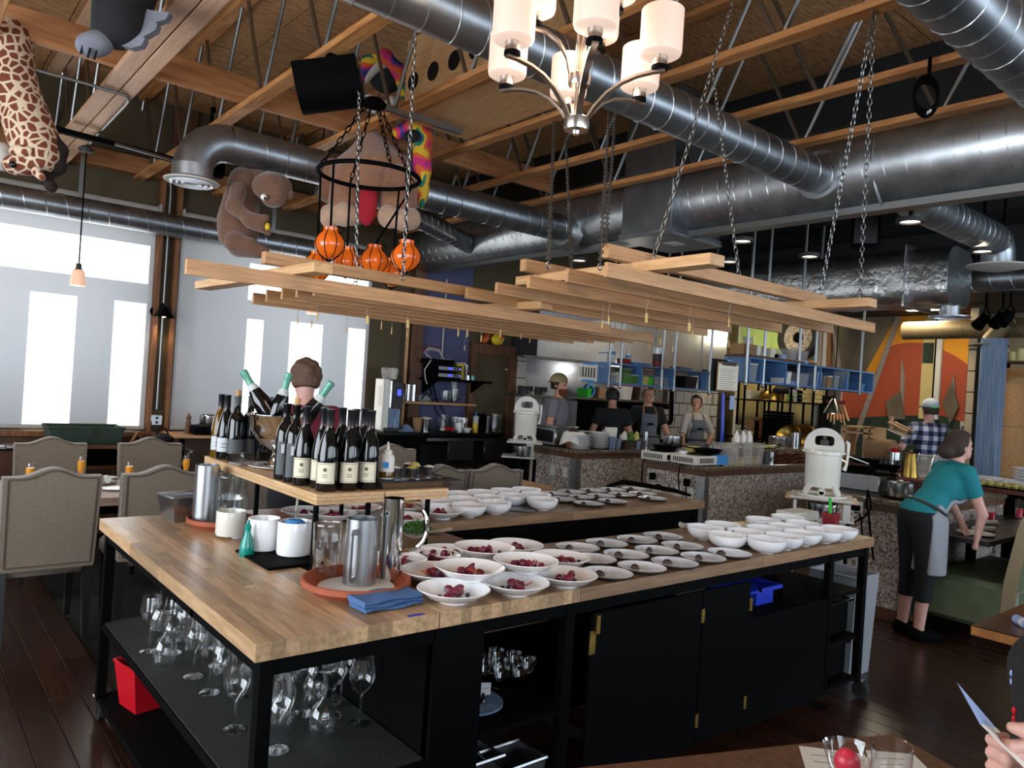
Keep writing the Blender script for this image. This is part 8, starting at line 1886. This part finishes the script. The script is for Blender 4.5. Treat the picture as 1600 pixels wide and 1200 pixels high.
def stand(px, y): c = PY(px, 640, y); return (c.x, c.y, 0)
d = rt_+tw_*.35; person('bearded cook in a backward tan cap and grey shirt', stand(872, 7.0), face(d.x, d.y), 1.84, 'skin', 'shirt_grey', 'hair_brown', ((-.25, -.05, 1.12), (.27, -.02, 1.12)), ((-.2, .16, 1.02), (.24, .2, 1.02)), cap=('cap_tan', -1), beard='beard', hyaw=-.15)
d = tw_*-1; person('cook in black shirt standing with back turned at the range', stand(957, 7.0), face(d.x, d.y), 1.72, 'skin', 'shirt_black', 'hair_dark', ((-.26, .0, 1.13), (.26, 0, 1.13)), ((-.25, .12, .93), (.25, .12, .93)), hpitch=.4)
d = tw_+rt_*.15; person('cook in black shirt and grey bib apron facing the room', stand(1012, 7.0), face(d.x, d.y), 1.78, 'skin', 'shirt_black', 'hair_sandy', ((-.29, .0, 1.12), (.29, .0, 1.12)), ((-.30, .16, .95), (.30, .14, .95)), apron='apron_grey', hyaw=.1)
d = tw_+rt_*.25; person('cook in white shirt and grey apron with one hand on hip', stand(1088, 7.0), face(d.x, d.y), 1.70, 'skin', 'shirt_white', 'hair_dark', ((-.36, -.12, 1.13), (.25, .06, 1.1)), ((-.21, .02, 1.0), (.30, .24, .97)), apron='apron_grey', fem=True, sleeve=.9, long_hair=True, hyaw=-.6)
c = PD(478, 600, 4.65); d = Vector((.2, 1)); person('person in a dark red shirt seen from behind the wine bottles', (c.x, c.y, 0), face(d.x, d.y)+.15, 1.74, 'skin_pale', 'shirt_red', 'hair_sandy', ((-.27, .02, 1.14), (.26, .03, 1.13)), ((-.22, .26, 1.2), (.2, .26, 1.12)), sleeve=.95, hyaw=-.25, hpitch=.25)
c = PD(1452, 650, 9.7); d = tw_*-1; person('person in blue checked shirt and grey cap seen from behind', (c.x, c.y, 0), face(d.x, d.y), 1.82, 'skin_pale', 'check', 'hair_brown', ((-.31, .02, 1.14), (.31, .02, 1.14)), ((-.24, .25, 1.12), (.24, .25, 1.12)), cap=('cap_grey', 1), sleeve=.8, hyaw=.1)
d = rt_+tw_*-.12; tl = (5.9, 2.32, 0); person('person in a teal shirt and grey apron leaning on the low table', tl, face(d.x, d.y), 1.64, 'skin_pale', 'shirt_teal', 'hair_brown', ((-.20, .40, 1.06), (.17, .40, 1.0)), ((-.10, .46, .86), (.16, .38, .845)), lean=.66, hpitch=-.25, apron='apron_light', fem=True, long_hair=True, sleeve=.55)
# seated guest at the picture edge holding a menu
G_ = lambda px, py, d_: PD(px, py, d_)
t = thing('person', 'guest in a dark butterfly print sleeve holding a menu', 'person')
w = G_(1640, 1196, 1.22); el = G_(1655, 1290, 1.38); sh = G_(1648, 1050, 1.5)
u3, v3, n3 = Vector(AX[0]), Vector(AX[1]), Vector(AX[2])
pr = [('c', sh, el, .055, .045), ('c', el, w, .043, .03)]
for k in range(4):
    y = -.012-.0215*k; b = w-u3*.03+v3*(y+.045); kn = b-u3*.048-n3*.012+v3*.004; m1 = kn-u3*.004+n3*.03-v3*.004; e = m1+u3*.03+n3*.012
    pr += [('c', w-u3*.005+v3*(y*.6+.03), b, .017, .0135), ('c', b, kn, .0112, .0103), ('c', kn, m1, .0103, .009), ('c', m1, e, .009, .0075)]
th0 = w-u3*.012+v3*.045; th1 = th0-u3*.035+v3*.016-n3*.012; pr += [('c', th0, th1, .015, .012), ('c', th1, th1-u3*.018+v3*.004+n3*.004, .012, .0095)]
tb = sh+u3*.36-v3*.05; pr += [('c', sh, tb, .06, .09), ('c', tb, tb-Vector((0, 0, .45)), .15, .14), ('c', tb, tb+Vector((0, 0, .12)), .06, .055), ('e', tb+Vector((0, 0, .24)), (.08, .095, .12))]
blob('body', pr, .0045, 'skin_pale', t, k=.005)
o = blob('shirt', [('c', sh, el, .075, .062), ('c', el, el+(w-el)*.45, .058, .05), ('c', sh, tb, .075, .1), ('c', tb, tb-Vector((0, 0, .45)), .16, .15)], .009, 'shirt_black', t)
blob('hair', [('e', tb+Vector((.0, 0, .27)), (.09, .1, .11))], .01, 'hair_brown', t)
for fr_, m in ((.32, 'red_plastic'), (.06, 'paper_blue')):
    c = sh.lerp(el, fr_)+(-u3*.975+n3*.22)*(.0765-.013*fr_)
    for q in (-1, 1): obj('butterfly_wing', MB().ball(c+v3*.008*q, (.0045, .0045, .008), 8, 5), m, o)
m_ = [G_(1495, 1066, 1.32), G_(1531, 1131, 1.20), G_(1556, 1137, 1.30), G_(1680, 1260, 1.24), G_(1640, 1240, 1.14)]
t = thing('menu_card', 'folded pale menu held up by the guest at the edge', 'menu')
obj('menu_leaf', MB().add([m_[0], m_[1], m_[2]], [(0, 1, 2)]).add([m_[0]+n3*.001, m_[2]+n3*.001, m_[1]+n3*.001], [(0, 1, 2)]), 'paper_blue', t, ang=0)
obj('menu_leaf', MB().surf(lambda u, v: m_[1]+(m_[4]-m_[1])*u+(m_[2]-m_[1])*v*(1-u)+(m_[3]-m_[4])*v*u-n3*.02*math.sin(PI*u)*v, 10, 4), 'paper', t)
# guest table in the foreground with drinks and menus
a, b = PZ(850, 1204, .75), PZ(1398, 1145, .75); ux = (b-a).normalized(); uy = Vector((-ux.y, ux.x, 0))
t = thing('guest_table', 'brown guest table edge at the bottom of the picture', 'table')
T = Matrix(((ux.x, uy.x, 0, b.x), (ux.y, uy.y, 0, b.y), (0, 0, 1, 0), (0, 0, 0, 1)))
L_ = (b-a).length+.5
obj('table_top', MB().box((-L_/2, -.38, .73), (L_, .76, .04), bev=.004, mx=T), 'wood_dark', t); obj('leg', MB().box((-.5, -.38, .37), (.1, .1, .68), mx=T), 'black', t, ang=0); obj('foot', MB().box((-.5, -.38, .015), (.5, .5, .03), mx=T), 'black', t, ang=0)
c = G_(1327, 1168, 1.62); hh = c.z-.7505
t = thing('dessert_coupe', 'stemmed glass coupe of red sorbet on the guest table', 'glass', (c.x, c.y, .7515)); obj('foot', MB().lathe([(0, 0), (.036, 0), (.036, .002), (.006, .008), (.004, hh*.45)], 24), 'glass', t); obj('bowl', MB().lathe([(.004, hh*.45), (.02, hh*.58), (.038, hh*.7), (.05, hh*.92), (.053, hh), (.05, hh*.97)], 44), 'glass', t)
blob('sorbet_scoop', [('e', (-.008, 0, hh*.84), (.026, .024, .026)), ('e', (.008, .004, hh*.76), (.024, .022, .02))], .004, 'sorbet', t); obj('berry', MB().ball((.024, .0, hh*.66), .007, 8, 6), 'berry', t)
c = G_(1394, 1164, 1.46); hh = max(.09, c.z-.7505)
t = thing('water_glass', 'tumbler of water beside the sorbet coupe', 'glass', (c.x, c.y, .7515)); obj('glass_body', MB().lathe([(0, .004), (.031, .004), (.0335, .012), (.037, hh), (.0385, hh+.001), (.036, hh)], 30), 'glass', t); obj('water', MB().lathe([(0, .014), (.031, .014), (.0345, hh*.72), (0, hh*.72)], 26), 'water', t)
for k, (q, lab) in enumerate((([(1248, 1165), (1350, 1178), (1430, 1290), (1285, 1290)], 'printed menu under the sorbet coupe'), ([(1352, 1172), (1427, 1178), (1520, 1270), (1400, 1290)], 'printed menu under the water glass'))):
    p = [PZ(x, y, .7503+.0005*k) for x, y in q]; t = thing('paper_menu', lab, 'menu'); obj('sheet', MB().add(p, [(0, 1, 2, 3)]), 'paper', t, ang=0)
    for i in range(7): A_ = p[0].lerp(p[3], .12+.1*i); B_ = p[1].lerp(p[2], .12+.1*i); obj('text_line', MB().bar(A_.lerp(B_, .15)+Vector((0, 0, .0004)), A_.lerp(B_, .7-.1*(i % 3))+Vector((0, 0, .0004)), .0025, .0002), 'label_line', t, ang=0)
# ================================================================ PLUSH ANIMALS UNDER THE ROOF
def plush(name, lab, d0, parts, h=.012):
    t = thing(name, lab, 'plush'); sc = d0/FPX
    for nm, m, pl in parts:
        q = []
        for p in pl:
            if len(p) == 5: q.append(('c', PD(p[0], p[1], d0), PD(p[2], p[3], d0), p[4]*sc, p[4]*sc))
            elif len(p) == 8: q.append(('c', PD(p[0], p[1], d0+p[2]), PD(p[3], p[4], d0+p[5]), p[6]*sc, p[7]*sc))
            else: q.append(('e', PD(p[0], p[1], d0+p[2]), [p[3]*sc, p[4]*sc, p[5]*sc], AX.T))
        blob(nm, q, h, m, t, k=.035)
    return t
plush('plush_hound', 'big tan plush hound with cream paws and red tongue behind the lantern ring', 5.5, (
    ('body', 'plush_tan', [(578, 198, 0, 583, 262, 0, 3, 60), (584, 275, .0, 70, 42, 50)]), ('ear', 'plush_tan', [(520, 262, 0, 515, 300, 0, 14, 18)]), ('ear', 'plush_tan', [(648, 270, 0, 650, 306, 0, 14, 18)]),
    ('leg', 'plush_tan', [(548, 280, -.15, 540, 315, -.2, 28, 26)]), ('leg', 'plush_tan', [(622, 288, -.15, 622, 318, -.2, 30, 28)]), ('muzzle', 'plush_tan', [(584, 285, -.2, 26, 20, 20)]),
    ('paw', 'plush_cream', [(516, 338, -.25, 16, 18, 16), (538, 335, -.3, 18, 18, 18), (556, 338, -.25, 13, 14, 15)]), ('paw', 'plush_cream', [(608, 338, -.28, 17, 18, 16), (630, 344, -.3, 16, 16, 18), (643, 342, -.25, 14, 16, 15)]),
    ('tongue', 'felt_red', [(577, 302, -.3, 573, 345, -.3, 9, 8), (570, 305, -.3, 567, 335, -.3, 8, 7), (582, 305, -.3, 581, 335, -.3, 7, 7)])))
t = plush('plush_monkey', 'brown plush monkey curled under the duct with a yellow fruit', 5.3, (
    ('body', 'plush_brown', [(382, 285, 0, 372, 345, 0, 24, 31), (372, 365, 0, 30, 30, 28)]), ('head', 'plush_brown', [(425, 292, -.1, 30, 22, 26), (428, 312, -.14, 18, 12, 14), (405, 278, 0, 385, 280, 0, 14, 16)]), ('ear', 'plush_brown', [(452, 303, -.1, 7, 9, 5)]),
    ('arm', 'plush_brown', [(372, 298, -.12, 366, 322, -.2, 13, 11), (366, 322, -.2, 392, 345, -.24, 11, 9), (392, 345, -.24, 410, 352, -.24, 11, 6), (400, 342, -.24, 416, 340, -.24, 6, 5), (402, 354, -.24, 420, 364, -.22, 6, 4)]),
    ('leg', 'plush_brown', [(368, 378, -.1, 392, 384, -.12, 17, 11), (392, 384, -.12, 416, 392, -.12, 9, 5), (372, 390, -.05, 405, 397, -.1, 12, 7)])))
sc = 5.3/FPX
for px, py, r, m in ((412, 308, 5, 'white'), (413, 309, 3, 'black_gloss')): obj('eye', MB().ball(PD(px, py, 5.3-.225-.006*(r == 3)), r*sc, 10, 8), m, t)
one('yellow_fruit', MB().ball(PD(418, 354, 5.03), (.018, .018, .026), 10, 8), 'yellow_plastic', 'small yellow fruit in the plush monkey hand', 'toy')
t = plush('plush_giraffe', 'spotted plush giraffe hanging head down beside the pale truss', 4.3, (
    ('body', 'giraffe', [(12, 60, 0, 20, 130, 0, 34, 32), (20, 130, 0, 52, 215, 0, 32, 36), (60, 240, -.02, 32, 34, 30), (30, 258, -.06, 24, 16, 20)]), ('muzzle', 'plush_white', [(4, 245, -.04, 18, 22, 20)]), ('ear', 'giraffe', [(34, 236, -.12, 20, 10, 8)]), ('ear', 'giraffe', [(58, 268, -.1, 66, 278, -.12, 8, 5)]),
    ('mane', 'plush_maroon', [(45, 140, .02, 70, 195, .02, 8, 9), (70, 195, .02, 94, 235, .02, 9, 10), (94, 235, .02, 92, 262, .02, 10, 9), (92, 262, .02, 68, 284, .02, 9, 6)]), ('horn', 'plush_maroon', [(72, 272, -.05, 80, 292, -.05, 6, 9)])), .01)
obj('eye', MB().ball(PD(20, 257, 4.17), .02, 12, 8), 'black_gloss', t)
t = plush('plush_beast', 'black plush creature with grey claws and fin below the pale truss', 3.5, (
    ('body', 'plush_black', [(205, -50, 0, 188, 35, 0, 48, 38), (188, 35, 0, 180, 48, 0, 36, 26)]), ('side_patch', 'plush_green', [(160, 10, .06, 152, 45, .06, 16, 10)]), ('foot', 'plush_grey', [(150, 68, -.05, 20, 17, 18), (138, 72, -.05, 18, 16, 18), (160, 66, -.03, 14, 16, 16)])), .009)
fn = [PD(a, b, 3.5) for a, b in ((222, 12), (238, 19), (268, 23), (262, 33), (246, 38), (249, 40), (246, 50), (226, 61), (230, 63), (224, 74), (208, 78), (192, 74))]
mb = MB(); k = len(fn); nn = Vector(AX[2])*.02; mb.v = [tuple(p-nn) for p in fn]+[tuple(p+nn) for p in fn]; mb.f = [tuple(range(k)), tuple(range(k, 2*k))[::-1]]+[(i, (i+1) % k, k+(i+1) % k, k+i) for i in range(k)]; mb.mi = [0]*len(mb.f); obj('fin', mb, 'plush_grey', t, ang=0)
for a, b in (((130, 70), (126, 84)), ((141, 75), (137, 90)), ((151, 79), (147, 93))): obj('claw_slot', MB().tube(PD(*a, 3.40), PD(*b, 3.42), .005, n=6), 'black_matte', t)
plush('plush_serpent', 'rainbow plush serpent draped over the trusses behind the loudspeaker', 5.4, (
    ('body', 'rainbow', [(558, 128, 0, 575, 98, 0, 9, 10), (575, 98, 0, 602, 88, 0, 10, 10), (602, 88, 0, 623, 110, 0, 10, 10), (623, 110, 0, 632, 145, 0, 10, 9)]), ('hood', 'plush_black', [(603, 122, .1, 26, 24, 20)]), ('stripe', 'plush_white', [(572, 122, .02, 588, 103, .02, 8, 9), (588, 103, .02, 612, 97, .02, 9, 6)]), ('belly', 'plush_white', [(578, 160, 0, 585, 170, 0, 13, 8), (612, 160, 0, 606, 180, 0, 10, 8)]),
    ('tail', 'rainbow', [(622, 208, 0, 648, 196, 0, 10, 14), (648, 196, 0, 660, 215, 0, 13, 15), (660, 215, 0, 659, 265, 0, 15, 14), (659, 265, 0, 658, 300, 0, 14, 11), (658, 300, 0, 659, 326, 0, 11, 3)]), ('coil', 'plush_black', [(645, 213, -.05, 14, 10, 12)])))
# first press beside the plate counter
pc = PX(820, 689, 5.42); press('fruit_press', pc, 1.18, facing(pc), 'white enamel fruit press at the end of the plate counter')
t = thing('press_stand', 'black legged stand carrying the press by the plate counter', 'stand', (pc.x, pc.y, 0), facing(pc))
obj('stand_top', MB().box((0, 0, pc.z-.009), (.38, .36, .016)), 'white_paint', t, ang=0); obj('stand_shelf', MB().box((-.06, 0, pc.z-.17), (.36, .34, .016)), 'white_paint', t, ang=0); obj('bracket', MB().box((.06, 0, pc.z-.09), (.08, .2, .15)), 'white_paint', t, ang=0)
for sx in (-.05, .12): obj('leg', MB().bb((sx-.02, -.1, 0), (sx+.02, -.06, pc.z-.18)), 'black', t, ang=0)
pot(Vector((pc.x-.07, pc.y-.05, pc.z-.161)), .1, .11, 'steel pot on the stand by the plate counter', False)
